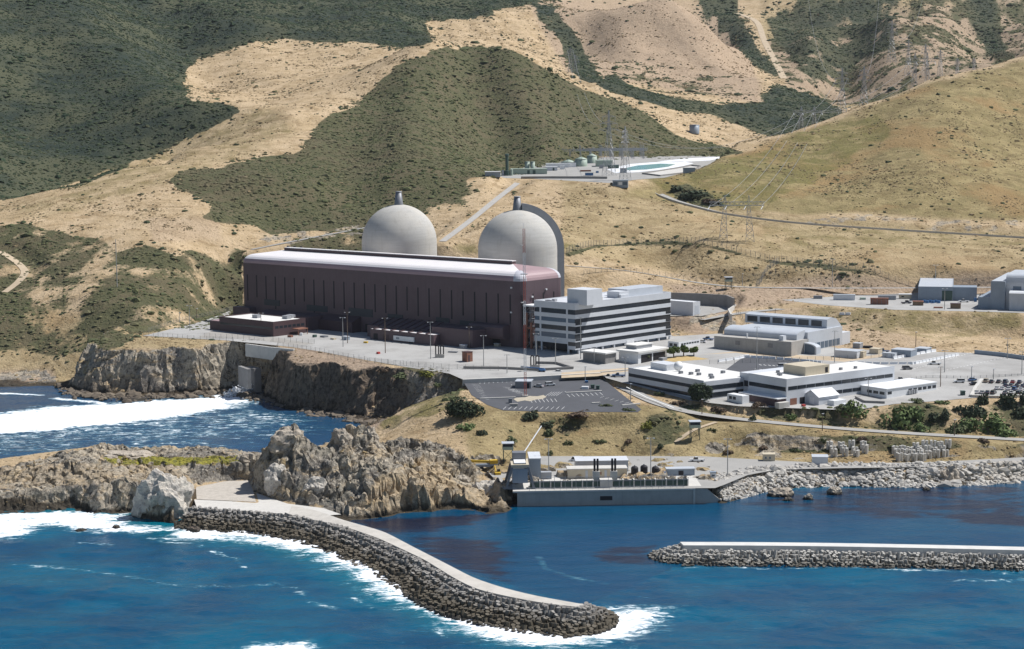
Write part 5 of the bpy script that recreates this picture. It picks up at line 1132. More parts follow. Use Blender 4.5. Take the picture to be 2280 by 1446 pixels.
for k in range(1500):
    u = r10.uniform(130, 880); base_v = np.interp(u, [130, 230, 500, 600, 760, 880], [866, 884, 874, 892, 926, 950]); p = P(u, base_v+r10.normal(1, 5), .0); ft.append((p[0], p[1], r10.uniform(-.3, .5)))
o = blob_scatter('foot_rubble', np.array(ft), r10.gamma(2.4, .42, 1500), leaf_mat('foot_rock', (.20, .165, .125), (.11, .09, .07), (.17, .14, .11)), .65, .3, 78); o['kind'] = 'stuff'; o['label'] = 'dark broken rock along the foot of the cove cliffs'
def rough_sphere(sub, amp, seed, sx, sy, sz, cut=-.25):
    bm = bmesh.new(); bmesh.ops.create_icosphere(bm, subdivisions=sub, radius=1)
    co = np.array([v.co[:] for v in bm.verts]); d = 1+amp*(fbm(co[:, 0]*1.3+seed, co[:, 1]*1.3, co[:, 2]*1.3+seed, 4, .6)+.5*ridged(co[:, 0]*2+seed, co[:, 1]*2, co[:, 2]*2, 3))
    co = co*d[:, None]*np.array([sx, sy, sz]); co[:, 2] = np.maximum(co[:, 2], cut*sz)
    fs = [tuple(v.index for v in f.verts) for f in bm.faces]; bm.free(); return co, fs
def simple_rock_mat(nm, a, b_, dark):
    m, nt, b = nodes(nm); f1 = noise_tex(nt, .3, 5, .65); f2 = noise_tex(nt, 1.1, 4, .65); g = nt.nodes.new('ShaderNodeNewGeometry'); sx = nt.nodes.new('ShaderNodeSeparateXYZ'); lk(nt, g.outputs['Position'], sx.inputs[0])
    o = mixc(nt, ramp(nt, f1, .38, .62), a, b_); o = mixc(nt, math_(nt, 'MULTIPLY', ramp(nt, f2, .5, .68), .7), o, dark)
    o = mixc(nt, ramp(nt, math_(nt, 'ADD', sx.outputs[2], math_(nt, 'MULTIPLY', f1, -1.6)), .7, -.3), o, (.035, .03, .022))
    lk(nt, o, b.inputs['Base Color']); b.inputs['Roughness'].default_value = .9
    bm = N(nt, 'ShaderNodeBump', Strength=.9, Distance=.6); lk(nt, math_(nt, 'ADD', f1, f2), bm.inputs['Height']); lk(nt, bm.outputs[0], b.inputs['Normal']); return m
M_SROCK = simple_rock_mat('sea_rock', (.48, .42, .34), (.34, .29, .23), (.12, .10, .08)); M_DROCK = simple_rock_mat('dark_rock', (.13, .10, .075), (.08, .065, .05), (.04, .03, .025))
for k, (u, v, wpx, hpx, dark, lab) in enumerate([(1741,1108,60,30,0,'large pale blocky rock standing in the harbour beside the right shore'),(1800,1115,24,20,0,'small pale rock right of the largest harbour rock'),(1861,1104,36,28,0,'pointed pale rock in the harbour off the boulder shore'),(1822,1087,24,16,0,'brown rock touching the boulder shore behind the pointed rock'),(1952,1080,34,34,0,'tall grey boulder at the foot of the boulder bank'),(2118,1080,60,56,0,'big knobbly rock pile at the water edge on the far right'),(2096,1058,22,22,0,'round pale boulder above the knobbly rock pile'),(2120,1068,36,30,0,'smooth grey boulder on the bank behind the knobbly rock pile'),(2064,1094,20,12,0,'low rock awash left of the knobbly rock pile'),(2204,1076,30,22,0,'dark-footed rock at the far right shore'),(1755,1118,26,14,0,'low broken rock at the foot of the largest harbour rock'),
  (431,1188,36,20,1,'wide dark brown rock in the foam below the breakwater root'),(258,1180,20,16,1,'dark pointed rock in the foam left of the white stack'),(178,1184,26,9,1,'flat dark rock awash, leftmost in the foam'),(82,1047,42,18,1,'dark wet rock behind the left peninsula'),(430,929,6,6,1,'tiny dark rock in the white outfall foam'),(300,893,60,8,1,'low dark shelf rock at the cove edge'),(405,1170,30,14,1,'dark rock wedged beside the white stack')]):
    c = P(u, v, -.3); sc = c[1]/F; co, fs = rough_sphere(4, .45, k*3.7, wpx*sc*.42, wpx*sc*.36, hpx*sc*.62)
    o = mesh_obj('sea_rock', co, fs, M_DROCK if dark else M_SROCK, None, False); o.location = c+np.array([0, wpx*sc*.3, 0]); tag(o, lab, 'rock', 'rocks in the water')
for k, (u, v, wpx, hpx, dk_, lab) in enumerate([(283,1018,95,26,0,'long smooth brown slab rock on the crest of the left peninsula'),(640,985,70,66,0,'tall grey crag, left peak of the headland'),(757,985,44,64,0,'narrow dark crag between the two headland peaks'),(822,975,36,44,0,'grey knob on the right headland peak'),(905,1030,30,30,0,'dark boulder on the right shoulder of the headland'),(1032,1068,34,24,0,'dark boulder near the foot of the headland beside the intake'),(358,1120,110,120,2,'pale rock stack with dark arch beside the breakwater root'),(395,1105,60,84,2,'right horn of the pale rock stack'),(548,1030,40,44,0,'brown knob at the right end of the yellow-flowered crest'),(1083,1100,70,56,2,'rounded pale rock at the water end of the headland'),(700,1090,50,54,2,'white fluted buttress at the foot of the left headland peak'),(620,1080,60,80,2,'fluted grey buttress over the concrete apron')]):
    c = G(u, v); sc = c[1]/F; co, fs = rough_sphere(4, .55, 40+k*2.9, wpx*sc*.5, wpx*sc*.42, hpx*sc*.5, -.6)
    o = mesh_obj('crag', co, fs, {0: M_SROCK, 2: simple_rock_mat('pale_crag', (.60, .55, .47), (.42, .39, .35), (.18, .15, .12)) if 'pale_crag' not in bpy.data.materials else bpy.data.materials['pale_crag']}[dk_], None, False); o.location = c+np.array([0, wpx*sc*.3, -1.2]); tag(o, lab, 'rock', 'crags of the headland')
# ------------------------------------------------------------------ cooling water intake
O_ = P(1152, 1128, 0); E_ = P(1547, 1121.5, 0); iL = np.linalg.norm(E_-O_); ia = math.atan2(E_[1]-O_[1], E_[0]-O_[0])
ik = empty('intake_structure', O_, 'long concrete water intake with a row of dark gates above a shaded sea wall', 'intake', None, ia)
kx = lambda cx: (cx-300)/1590*iL
def ibox(name, xa, xb, ya, yb, za, zb, mat): return MB().box(kx(xa), kx(xb), ya, yb, za, zb).build(name, mat, ik)
ibox('sea_wall', 300, 1890, 0, 1.2, -2, 5.3, M_CONC); ibox('walkway', 262, 1895, -.5, 3.2, 5.303, 5.95, M_CONCL); ibox('deck', 262, 1960, 3.203, 26, 4.5, 6.05, M_CONCL)
ibox('pump_deck', 420, 1800, 6.6, 9, 6.053, 6.9, M_CONC); ibox('centre_block', 1047, 1160, 3.4, 7.5, 6.053, 9.0, M_CONCL)
ibox('screen_opening', 1040, 1150, -.06, .2, 1.8, 3.4, M_BLACK)
gl = [420+i*(1040-420)/6.5 for i in range(7)]+[1168+i*(1800-1168)/6.5 for i in range(7)]
for k, x in enumerate(gl):
    if k in (6,) : pass
    ibox('gate', x, x+82, 4.2, 6.4, 6.053, 8.3, M_GREEND); ibox('gate_arm', x-14, x+70, 3.9, 4.15, 8.303, 8.75, M_STEELD); ibox('gate_pier', x+83, x+94, 3.8, 6.6, 6.053, 8.8, M_CONCL)
for (xa, xb) in ((990, 1053), (1150, 1212)):
    ibox('stack_base', xa, xb, 7.6, 9.6, 6.053, 11.4, M_CONCL)
    for q in (.28, .72): x = kx(xa+(xb-xa)*q); MB().tube((x, 8.6, 11.4), (x, 8.6, 16.2), .42, n=10).build('exhaust_stack', M_BLACK, ik)
wg = MB(); wg.add([(kx(1890), .0, -2), (kx(1890), .0, 5.9), (kx(2000), .3, 5.6), (kx(2200), 2.5, -2), (kx(1890), 1.2, -2), (kx(1890), 1.2, 5.9), (kx(2000), 1.5, 5.6), (kx(2200), 3.7, -2)], [(0, 3, 2, 1), (4, 5, 6, 7), (1, 2, 6, 5), (2, 3, 7, 6)]); wg.build('wing_wall', M_CONC, ik)
ibox('wall_pilaster', 1875, 1893, -.35, -.003, -2, 5.3, M_CONCL)
rl = MB()
for k in range(26): x = kx(410+k*55); rl.bar((x, .2, 5.95), (x, .2, 7.1), .09)
for z in (6.5, 7.1): rl.bar((kx(410), .2, z), (kx(1790), .2, z), .08)
rl.build('railing', M_STEEL, ik)
gp = MB()
for k in range(14): x = kx(540+k*97); gp.bar((x, 3.3, 6), (x, 3.3, 10.4), .14)
gp.bar((kx(540), 3.3, 10.3), (kx(1800), 3.3, 10.3), .1); gp.build('gate_rail_frame', M_STEEL, ik)
def iat(cx, y, z=6.06):
    ca, sa = math.cos(ia), math.sin(ia); return np.array([O_[0]+ca*kx(cx)-sa*y, O_[1]+sa*kx(cx)+ca*y, z])
def ithing(name, label, cat, xa, xb, y, dep, h, mat, roof=None, group=None, extra=None):
    o = empty(name, iat(xa, y), label, cat, group, ia); w_ = kx(xb)-kx(xa)
    MB().box(0, w_, 0, dep, 0, h).build('wall', mat, o)
    if roof: MB().box(-.2, w_+.2, -.2, dep+.2, h+.003, h+.35).build('roof', roof, o)
    for (nm, x0, x1, z0, z1, m_) in extra or (): MB().box(x0*w_, x1*w_, -.06, .1, z0*h, z1*h).build(nm, m_, o)
    return o
ithing('pump_shed', 'long cream shed behind the intake gates', 'shed', 782, 1330, 21, 6, 3.6, M_BEIGE, M_CONCL, None, [('panel', .3, .34, .05, .9, M_GREYL), ('panel', .62, .66, .05, .9, M_GREYL), ('vent', .55, .57, .4, .7, M_RUST)])
ithing('white_shed', 'long white-roofed shed behind the cream shed', 'shed', 880, 1370, 34, 9, 4.2, M_GREYL, M_OFFW, None, [('window', .05, .2, .35, .6, M_WHITE)])
ithing('silver_building', 'tall silver shed beside the gantry crane', 'shed', 432, 535, 21, 14, 8.0, M_GREYB, M_OFFW)
ithing('electrical_cabinet', 'grey electrical cabinet right of the silver shed', 'cabinet', 538, 635, 21, 3, 2.7, M_GREY, None, None, [('panel', .5, .7, .2, .5, M_GREYB), ('panel', .75, .92, .2, .5, M_GREYB)])
ithing('grey_shed', 'low grey shed with dark doorway at the right end of the intake', 'shed', 1705, 1965, 24, 4, 2.4, M_GREYB, M_GREYL, None, [('door', .42, .6, 0, .8, M_BLACK)])
ithing('kiosk', 'tiny white kiosk near the shore railing', 'kiosk', 2090, 2138, 17, 2, 2.2, M_WHITE, M_GREYB, None, [('window', .2, .8, .4, .7, M_GLASSB)])
for k, (x, y) in enumerate(((1410, 25), (1502, 27), (1600, 24))):
    o = empty('water_tank', iat(x, y), ['dark upright tank beside the cream shed', 'dark upright tank, middle of the three by the intake', 'dark upright tank with red hose reel nearest the grey shed'][k], 'tank', 'tanks at the intake')
    MB().lathe([(1.45, 0), (1.45, 3.2), (1.0, 3.7), (.3, 3.9)], n=18).build('shell', M_BLACK, o, False); MB().tube((0, 0, 3.85), (0, 0, 4.2), .3).build('lid', M_STEELD, o)
    if k == 2: MB().box(-.3, .3, -1.75, -1.47, .3, 1.2).build('hose_reel', M_RED, o)
o = MB().tube(iat(1676, 22), iat(1676, 22, 8.2), .5, n=10).build('blue_barrel', M_BLUE); tag(o, 'blue upright barrel between the tanks and the grey shed', 'barrel')
gc = empty('gantry_crane', iat(330, 8), 'dark steel gantry crane with splayed legs at the left end of the intake', 'crane', None, ia)
lg = ((-2.8, -4), (2.8, -4), (-2.8, 7), (2.8, 7))
for x, y in lg: MB().bar((x*1.9, y*1.15, 0), (x, y, 9.0), .9).build('leg', M_STEELD, gc)
MB().box(-3.4, 3.4, -4.5, -3.3, 8.0, 9.2).box(-3.4, 3.4, 6.4, 7.6, 8.0, 9.2).box(-3.4, -2.4, -3.297, 6.397, 8.2, 9.2).box(2.4, 3.4, -3.297, 6.397, 8.2, 9.2).build('girder', M_BEIGE, gc)
MB().box(-2.9, 2.9, -4.6, 7, 2.2, 7.6).build('machinery_house', M_GREYB, gc); MB().box(-2.6, 2.6, 4.5, 9, 9.25, 12.2).build('hoist_house', M_STEELD, gc); MB().box(-2.2, 2.2, -2.8, 4.2, 9.25, 9.7).build('hoist_deck', M_WHITE, gc)
MB().tube((2.2, 8, 12), (9.5, 22, 19.5), .22, n=6).build('boom', M_OFFW, gc)
def guard_tower(u, v, label):
    c = G(u, v); o = empty('guard_tower', c, label, 'guard tower', 'watch towers', ia); h = 4.6
    for x, y in ((-1.8, -1.8), (1.8, -1.8), (1.8, 1.8), (-1.8, 1.8)): MB().bar((x, y, -1), (x, y, h), .28).build('leg', M_GREEND, o)
    MB().bar((-1.8, -1.8, .6), (1.8, -1.8, h-.4), .14).bar((1.8, -1.8, .6), (-1.8, -1.8, h-.4), .14).build('brace', M_GREEND, o)
    MB().box(-2.2, 2.2, -2.2, 2.2, h, h+1.3).build('cabin', M_GREEN, o); MB().box(-2.05, 2.05, -2.05, 2.05, h+1.303, h+2.5).build('window', M_GLASS, o.children[-1]); MB().box(-2.5, 2.5, -2.5, 2.5, h+2.503, h+2.75).build('roof', M_GREYL, o); return o
guard_tower(1131, 1027, 'green guard tower on stilts behind the gantry crane'); guard_tower(1547, 976, 'green guard tower on stilts above the intake road'); guard_tower(1622, 644, 'dark guard tower beside the upper fence line')
# spare concrete tribars stored by the coast road
sp = MB()
for k in range(3):
    t = 2*math.pi*k/3+.3; sp.tube((1.0*math.cos(t), 1.0*math.sin(t), 0), (1.0*math.cos(t), 1.0*math.sin(t), 3.0), .6, n=8); sp.bar((0, 0, 1.5), (.95*math.cos(t), .95*math.sin(t), 1.5), .8)
sp0 = None
for (us, vs_, lab, n, grp) in (((1848, 1922), (1000, 1016), 'white spare armour block in the smaller left storage group', 11, 'spare blocks, left group'), ((1992, 2062), (1010, 1028), 'white spare armour block in the larger right storage group', 13, 'spare blocks, right group'), ((2040, 2112), (1002, 1022), 'white spare armour block in the larger right storage group', 13, 'spare blocks, right group')):
    for k in range(n):
        row = k % 3; f = (k//3)/max(1, (n-1)//3); u = us[0]+(us[1]-us[0])*f+row*5; v = vs_[0]+(vs_[1]-vs_[0])*row/2+rr_.uniform(-1, 1)-(6*f if us[0] == 2040 else 0)
        o = sp.build('spare_armour_block', M_CONCL) if sp0 is None else sp0.copy()
        if sp0 is not None: COL.objects.link(o)
        sp0 = sp0 or o
        o.location = G(u, v)-np.array([0, 0, .25]); o.rotation_euler = (0, 0, rr_.uniform(0, 6)); o.scale = (1.0, 1.0, rr_.uniform(.85, 1.25)); tag(o, lab, 'armour block', grp)
# spray where the outfall meets the cove
rs_ = np.random.default_rng(8); n = 1500; t = rs_.beta(1.3, 2.4, n)
c0, c1 = P(566, 872, 0), P(488, 884, 0); pos = c0+(c1-c0)*t[:, None]+rs_.normal(0, 1, (n, 3))*np.array([1.3, 2.6, 0]); pos[:, 2] = np.abs(rs_.normal(0, 1, n))*(1-t)*2.8+.1
m_, nt, b = nodes('sea_spray'); b.inputs['Base Color'].default_value = (.9, .92, .94, 1); b.inputs['Roughness'].default_value = .9; b.inputs['Alpha'].default_value = .6
o = blob_scatter('sea_spray', pos, rs_.gamma(2.5, .1, n), m_, .9, .4, 3); o['kind'] = 'stuff'; o['label'] = 'white spray where the outfall pours into the cove'
# ------------------------------------------------------------------ light poles
M_POLE = paint('pole_grey', (.36, .36, .35), .6, .1, .5); M_WPOLE = paint('pole_timber', (.17, .125, .09), .85, .2, .5)
POLES = [(764,773,707,'left of the white trailer'),(774,765,695,'against the brown hall, left of the white trailer'),(858,787,708,'in front of the brown shed roof'),(959,800,717,'right of the white box trailer'),(1045,777,728,'before the right end of the brown hall'),
 (1077,817,747,'beside the small brick kiosk'),(1129,833,790,'short, on the kerb of the dark parking lot'),(1194,797,743,'at the shaded corner of the striped office'),(1237,813,753,'left of the block gatehouse'),(1293,800,707,'tall, before the striped office corner'),
 (1323,810,773,'in front of the block gatehouse'),(1392,840,795,'beside the left sea office'),(1303,850,817,'at the right edge of the dark parking lot'),(1404,893,855,'by the curving coast road bend'),(423,738,680,'on the bend at the far left yard'),
 (400,718,697,'short, on the left yard fence'),(438,710,688,'short, left of the low brown office'),(582,747,697,'in front of the low brown office'),(674,702,680,'behind the low brown office roof'),(2103,690,642,'before the blue-grey store'),
 (2103,830,780,'in the right car park, beside the parked sedan'),(2094,862,817,'brown, right of the white modular office'),(2275,835,783,'at the right edge above the full car park'),(2243,800,753,'behind the blue-grey wall'),(2163,847,817,'with white lamp at the car park gate'),
 (1685,830,728,'in front of the curved roof workshop'),(1858,808,737,'by the workshop porch'),(2039,773,740,'on the bank behind the storage sheds'),(1933,882,842,'at the corner of the white modular office'),(1853,643,577,'on the upper terrace road'),
 (1563,928,890,'on the coast road below the cypress'),(1831,960,922,'on the coast road below the gabled shed'),(2083,627,590,'on the upper terrace behind the blue-grey store'),(1653,637,610,'on the terrace right of the dark guard tower'),
 (1620,1061,977,'on the intake yard at the shore bend'),(1222,1070,977,'right of the silver intake shed'),(1449,1058,975,'among the intake tanks'),(1726,712,688,'on the road above the workshop'),(2125,972,935,'on the coast road among the big shrubs'),(2212,845,822,'on the low wall above the full car park')]
for k, (u, v, vt, where) in enumerate(POLES):
    c = G(u, v); h = solve1(lambda t: proj(c+np.array([0, 0, t]))[1]-vt, 1, 60); wood = 'brown' in where or k in (30, 31, 27, 37, 38)
    o = empty('light_pole', c, ('brown wooden' if wood else 'thin grey')+' light pole '+where.replace('brown, ', ''), 'light pole', 'light poles'); mt = M_WPOLE if wood else M_POLE
    MB().tube((0, 0, -.3), (0, 0, h), .22, .13, n=6).build('pole', mt, o)
    if h > 8: MB().bar((-1.3, 0, h-.1), (1.3, 0, h-.1), .16).build('crossarm', mt, o); [MB().box(x-.35, x+.35, -.3, .3, h-.35, h-.12).build('lamp', M_WHITE, [c for c in o.children if c.name.startswith('crossarm')][0]) for x in (-1.2, 1.2)]
    else: MB().box(-.3, .7, -.22, .22, h-.1, h+.18).build('lamp', M_WHITE, o)
# masts
def mast(u, v, vt, w_, name, label, red):
    c = G(u, v); h = solve1(lambda t: proj(c+np.array([0, 0, t]))[1]-vt, 5, 150); o = empty(name, c, label, 'mast')
    n = 7 if red else 1
    for k in range(n):
        z0, z1 = h*k/n, h*(k+1)/n; mb = MB()
        if red:
            for i in range(3):
                t = 2*math.pi*i/3; t2 = t+2*math.pi/3; p = (w_*math.cos(t), w_*math.sin(t)); q = (w_*math.cos(t2), w_*math.sin(t2)); mb.bar((*p, z0), (*p, z1), .2)
                m = 4
                for j in range(m): za = z0+(z1-z0)*j/m; zb = z0+(z1-z0)*(j+1)/m; mb.bar((*p, za), (*q, zb), .1); mb.bar((*p, zb), (*q, zb), .1)
        else: mb.tube((0, 0, z0-.3), (0, 0, z1), w_, w_*.6, n=6)
        mb.build('mast_section', (M_WHITE if k % 2 else M_MRED) if red else M_POLE, o)
    if red:
        MB().box(-1.6, 1.6, -1.2, 1.2, h*.73, h*.73+.3).build('platform', M_STEEL, o); MB().tube((0, 0, h), (0, 0, h+2.5), .08).build('antenna', M_WHITE, o)
        for z in (.56, .9): MB().lathe([(.1, 0), (.6, .15), (.8, .4)], n=10).build('dish', M_WHITE, o).location = (-.9, -.5, h*z)
        MB().box(-1.4, 1.4, -1.4, 1.4, -.2, .5).build('base', M_CONC, o)
    return o
M_MRED = paint('mast_red', (.50, .13, .09), .6, .1, .5)
mast(1169, 883, 510, .62, 'lattice_mast', 'tall red and white lattice radio mast standing in the dark parking lot', True)
mast(261, 640, 533, .28, 'slender_mast', 'lone slender pole mast rising from the scrub on the left', False)
# ------------------------------------------------------------------ pylons
def lattice(mb, base, top, wb, wt, n=6, br=.22, leg=.34):
    b = np.array(base, float); t = np.array(top, float)
    cs = ((-1, -1), (1, -1), (1, 1), (-1, 1)); lv = []
    for k in range(n+1):
        f = k/n; c = b+(t-b)*f; w_ = wb+(wt-wb)*f; lv.append([c+np.array([x*w_/2, y*w_/2, 0]) for x, y in cs])
    for k in range(n):
        for i in range(4):
            j = (i+1) % 4; mb.bar(lv[k][i], lv[k+1][i], leg*.66); mb.bar(lv[k][i], lv[k+1][j], br*.5); mb.bar(lv[k+1][i], lv[k][j], br*.5); mb.bar(lv[k+1][i], lv[k+1][j], br*.5)
def pylon(u, v, vt, label, kind='single', az=0.0, y0=1000, Y=None, wide=14):
    c = G(u, v, y0) if Y is None else D(u, v, Y); h = solve1(lambda t: proj(c+np.array([0, 0, t]))[1]-vt, 5, 90)
    o = empty('transmission_tower', c, label, 'pylon', 'transmission towers', az)
    if kind == 'portal':
        for x in (-wide/2, wide/2):
            mb = MB(); lattice(mb, (x*1.12, 0, -1), (x, 0, h*.78), 5.5, 1.6, 6); mb.build('leg', M_STEEL, o)
        mb = MB()
        for z in (h*.78, h*.86):
            for y in (-1, 1): mb.bar((-wide*1.15, y, z), (wide*1.15, y, z), .3)
        for k in range(12): x = -wide*1.15+k*wide*2.3/12; mb.bar((x, -1, h*.78), (x+wide*2.3/12, -1, h*.86), .2); mb.bar((x, 1, h*.86), (x+wide*2.3/12, 1, h*.78), .2)
        mb.build('crossarm', M_STEEL, o)
        for x in (-wide/2, wide/2):
            mb = MB(); lattice(mb, (x, 0, h*.86), (x, 0, h), 1.8, .3, 2); mb.build('peak', M_STEEL, o)
        for x in (-wide*1.1, -wide*.4, wide*.4, wide*1.1): MB().tube((x, 0, h*.78), (x-1.5, -6, h*.70), .22).build('insulator', M_OFFW, o)
    else:
        mb = MB(); lattice(mb, (0, 0, -1), (0, 0, h*.72), h*.17, 2.0, 7); lattice(mb, (0, 0, h*.72), (0, 0, h), 2.0, .4, 3); mb.build('body', M_STEEL, o)
        for z, w_ in ((h*.70, h*.17), (h*.80, h*.14), (h*.90, h*.11)):
            mb = MB()
            for sx in (-1, 1):
                for y in (-.8, .8): mb.bar((0, y, z), (sx*w_, 0, z), .26); mb.bar((0, y, z+1.8), (sx*w_, 0, z), .2)
                mb.tube((sx*w_, 0, z), (sx*w_, 0, z-3), .14)
            mb.build('crossarm', M_STEEL, o)
    return o, c, h
TW = {}
TW['A'] = pylon(1640, 536, 436, 'portal pylon with two lattice legs on the slope below the bench road', 'portal', math.radians(-8), wide=15.5)
TW['B'] = pylon(1798, 300, 238, 'portal pylon standing at the hill shoulder before the dark tree line', 'portal', math.radians(10), Y=1620, wide=12)
TW['C'] = pylon(1356, 392, 246, 'tallest lattice pylon in the switchyard, left of the pool', 'single', math.radians(20), y0=1300)
TW['D'] = pylon(1392, 402, 282, 'leaning-armed lattice pylon in front of the pool', 'single', math.radians(60), y0=1300)
TW['E'] = pylon(1874, 268, 152, 'lattice pylon behind the hill crest, left of a pair', 'single', .3, Y=1720)
TW['F'] = pylon(1923, 252, 148, 'lattice pylon behind the hill crest, right of a pair', 'single', .3, Y=1740)
TW['G'] = pylon(2050, 208, 118, 'wide portal pylon at the back of the right hill crest', 'portal', .2, Y=1800, wide=13)
for k, (u, v, vt) in enumerate(((1985,138,46),(2022,168,88),(2060,168,98),(2093,172,112),(2131,176,130),(2168,164,130))):
    TW['H%d' % k] = pylon(u, v, vt, ['tall far pylon highest on the striped canyon slope', 'far pylon just left of the wide portal pylon', 'far pylon rising right behind the wide portal pylon', 'far pylon right of the wide portal pylon', 'small far pylon near the hill crest', 'farthest right small pylon at the hill crest'][k], 'single', .3, Y=2080)
TW['I'] = pylon(1270, 165, 106, 'thin distant pylon at the gully above the dark hill', 'single', .1, Y=2050); TW['J'] = pylon(1281, 172, 122, 'thinner distant pylon right of the one at the gully', 'single', .1, Y=2060)
def wire(a, b, sag, lab, r=.11):
    a = np.array(a); b = np.array(b); n = 18; mb = MB(); pr = None
    for k in range(n+1):
        f = k/n; p = a+(b-a)*f-np.array([0, 0, sag*4*f*(1-f)])
        if pr is not None: mb.tube(pr, p, r, n=4, caps=False)
        pr = p
    o = mb.build('power_line', M_STEEL); tag(o, lab, 'power line', 'power lines')
def wtop(k, dx, f): o, c, h = TW[k]; a = o.rotation_euler[2]; return c+np.array([math.cos(a)*dx, math.sin(a)*dx, h*f])
for dx in (-16, -6, 6, 16): wire(wtop('A', dx, .78), wtop('B', dx*.8, .78), 9, 'power cable sagging between the two portal pylons over the right hill')
for dx in (-11, 0, 11): wire(wtop('B', dx, .78), wtop('G', dx, .78), 14, 'power cable running from the hill shoulder pylon to the portal on the crest')
for dx in (-6, 6): wire(wtop('B', dx, .78), wtop('E', dx, .8), 9, 'power cable from the hill shoulder pylon to the pair behind the crest'); wire(wtop('C', dx, .8), wtop('I', dx*.5, .9), 26, 'power cable crossing the dark hill to the gully pylons'); wire(wtop('C', dx, .7), wtop('B', dx, .78), 22, 'power cable from the switchyard to the hill shoulder pylon')
for k, q in enumerate([(1700, 40, 2900), (1860, 0, 2800), (1960, 10, 2800)]): wire(wtop('EFH'[k] if k < 2 else 'H0', 0, .85), D(q[0]+100, q[1]-40, q[2]), 40, 'power cable climbing the far canyon slope')
# ------------------------------------------------------------------ switchyard and pools
def sbox(name, label, cat, u, v, wpx, dep, h, mat, roof=None, group=None, az=0.0, extra=None, y0=1250):
    c = G(u, v, y0); w_ = wpx*c[1]/F; o = empty(name, c, label, cat, group, az)
    MB().box(-w_/2, w_/2, 0, dep, -.4, h).build('wall', mat, o)
    if roof: MB().box(-w_/2-.2, w_/2+.2, -.2, dep+.2, h+.003, h+.4).build('roof', roof, o)
    for (nm, x0, x1, z0, z1, m_) in extra or (): MB().box(-w_/2+x0*w_, -w_/2+x1*w_, -.06, .1, z0*h, z1*h).build(nm, m_, o)
    return o
sbox('white_shed', 'small white shed at the left end of the switchyard', 'shed', 1097, 394, 34, 9, 3.4, M_GREYB, M_WHITE)
sbox('green_shed', 'long pale green shed right of the dark stack', 'shed', 1178, 389, 80, 12, 4.0, M_GREEN, M_GREEN, None, 0, [('door', .45, .52, .05, .8, M_GREEND), ('door', .6, .68, .05, .8, M_GREEND)])
o = empty('dark_stack', G(1129, 392, 1250), 'dark green upright stack vessel at the edge of the switchyard', 'stack'); MB().lathe([(2.1, -.5), (2.1, 4), (1.2, 4.2), (1.2, 15), (1.6, 15.2), (1.6, 16.6), (.5, 17)], n=16).build('shell', M_GREEND, o); MB().lathe([(1.2, -.5), (1.2, 5), (.3, 5.4)], 3.4, .5, 12).build('side_vessel', M_GREEN, o); MB().lathe([(1.2, -.5), (1.2, 4), (.3, 4.4)], -3.2, .5, 12).build('side_vessel', M_STEEL, o)
def tank(u, v, wpx, h, mat, label, cone=1.4, y0=1250, name='storage_tank', group=None):
    c = G(u, v, y0); r = wpx*c[1]/F/2; o = empty(name, c, label, 'tank', group); MB().lathe([(r, -.5), (r, h)], n=28).build('shell', mat, o, True); MB().lathe([(r+.15, h), (r+.15, h+.2), (r*.1, h+cone), (0.01, h+cone)], n=28).build('roof', mat, o, True); return o
tank(1174, 377, 11, 6.0, M_GREEN, 'slim pale green tank, left of two behind the green shed', .3); tank(1186, 377, 10, 6.0, M_GREEN, 'slim pale green tank, right of two behind the green shed', .3)
tank(1266, 371, 34, 3.5, M_GREEN, 'wide pale green cone-roofed tank, lowest and leftmost of three', 2.2); tank(1294, 371, 27, 6, M_GREEN, 'pale green cone-roofed tank, middle of three', 2); tank(1318, 364, 22, 6.2, M_GREEN, 'pale green cone-roofed tank, right and rear of three', 2)
tank(1546, 298, 22, 8.6, M_GREYB, 'lone dark grey water tank on the golden spur', .5, 1700, 'water_tank')
sbox('green_hall', 'pale green hall in front of the cone-roofed tanks', 'building', 1346, 372, 36, 16, 5.0, M_GREEN, M_GREEN)
sbox('long_white_shed', 'long white shed on the switchyard left of the tanks', 'shed', 1242, 374, 52, 8, 3.2, M_WHITE, M_WHITE); sbox('white_shed', 'white shed beside the long white shed', 'shed', 1228, 381, 26, 8, 3.0, M_OFFW, M_WHITE, None, 0, [('door', .6, .75, 0, .8, M_GREEND)])
for k, (u, v, wpx, lab, m_) in enumerate(((1252,378,10,'white box truck at the left of the switchyard row',M_WHITE),(1275,373,15,'white box truck at the right of the switchyard row',M_WHITE),(1312,392,18,'blue flatbed load on the switchyard edge',M_BLUE),(1339,376,9,'grey container near the pylon',M_GREY),(1366,376,24,'dark open shelter before the pool',M_GREEND),(1388,386,14,'pale blue plant box below the pool',M_GREYB),(1304,383,24,'row of orange-brown pallets on the switchyard',M_RUST),(1330,386,6,'small blue bin on the switchyard',M_BLUE))):
    sbox(('box_truck', 'box_truck', 'flatbed_load', 'container', 'shelter', 'plant_box', 'pallet_row', 'bin')[k], lab, ('truck', 'truck', 'load', 'container', 'shelter', 'plant', 'pallets', 'bin')[k], u, v, wpx, 3, (2.8, 3.2, 2.0, 2.6, 2.8, 3.4, 1.4, 1.6)[k], m_, (M_WHITE if k < 2 else M_GREY) if k < 6 else None)
hut = sbox('overlook_hut', 'grey lookout building on the slope edge above the bench road', 'building', 1381, 418, 34, 9, 4.6, M_GREYB, M_GREYB, None, -.1, [('window', .05, .3, .35, .8, M_GLASSB), ('window', .38, .62, .35, .8, M_WHITE), ('window', .68, .95, .35, .8, M_GLASSB)])
gt = empty('switchyard_gantry', G(1300, 356, 1400), 'grey lattice busbar gantry spreading behind the green tanks', 'gantry')
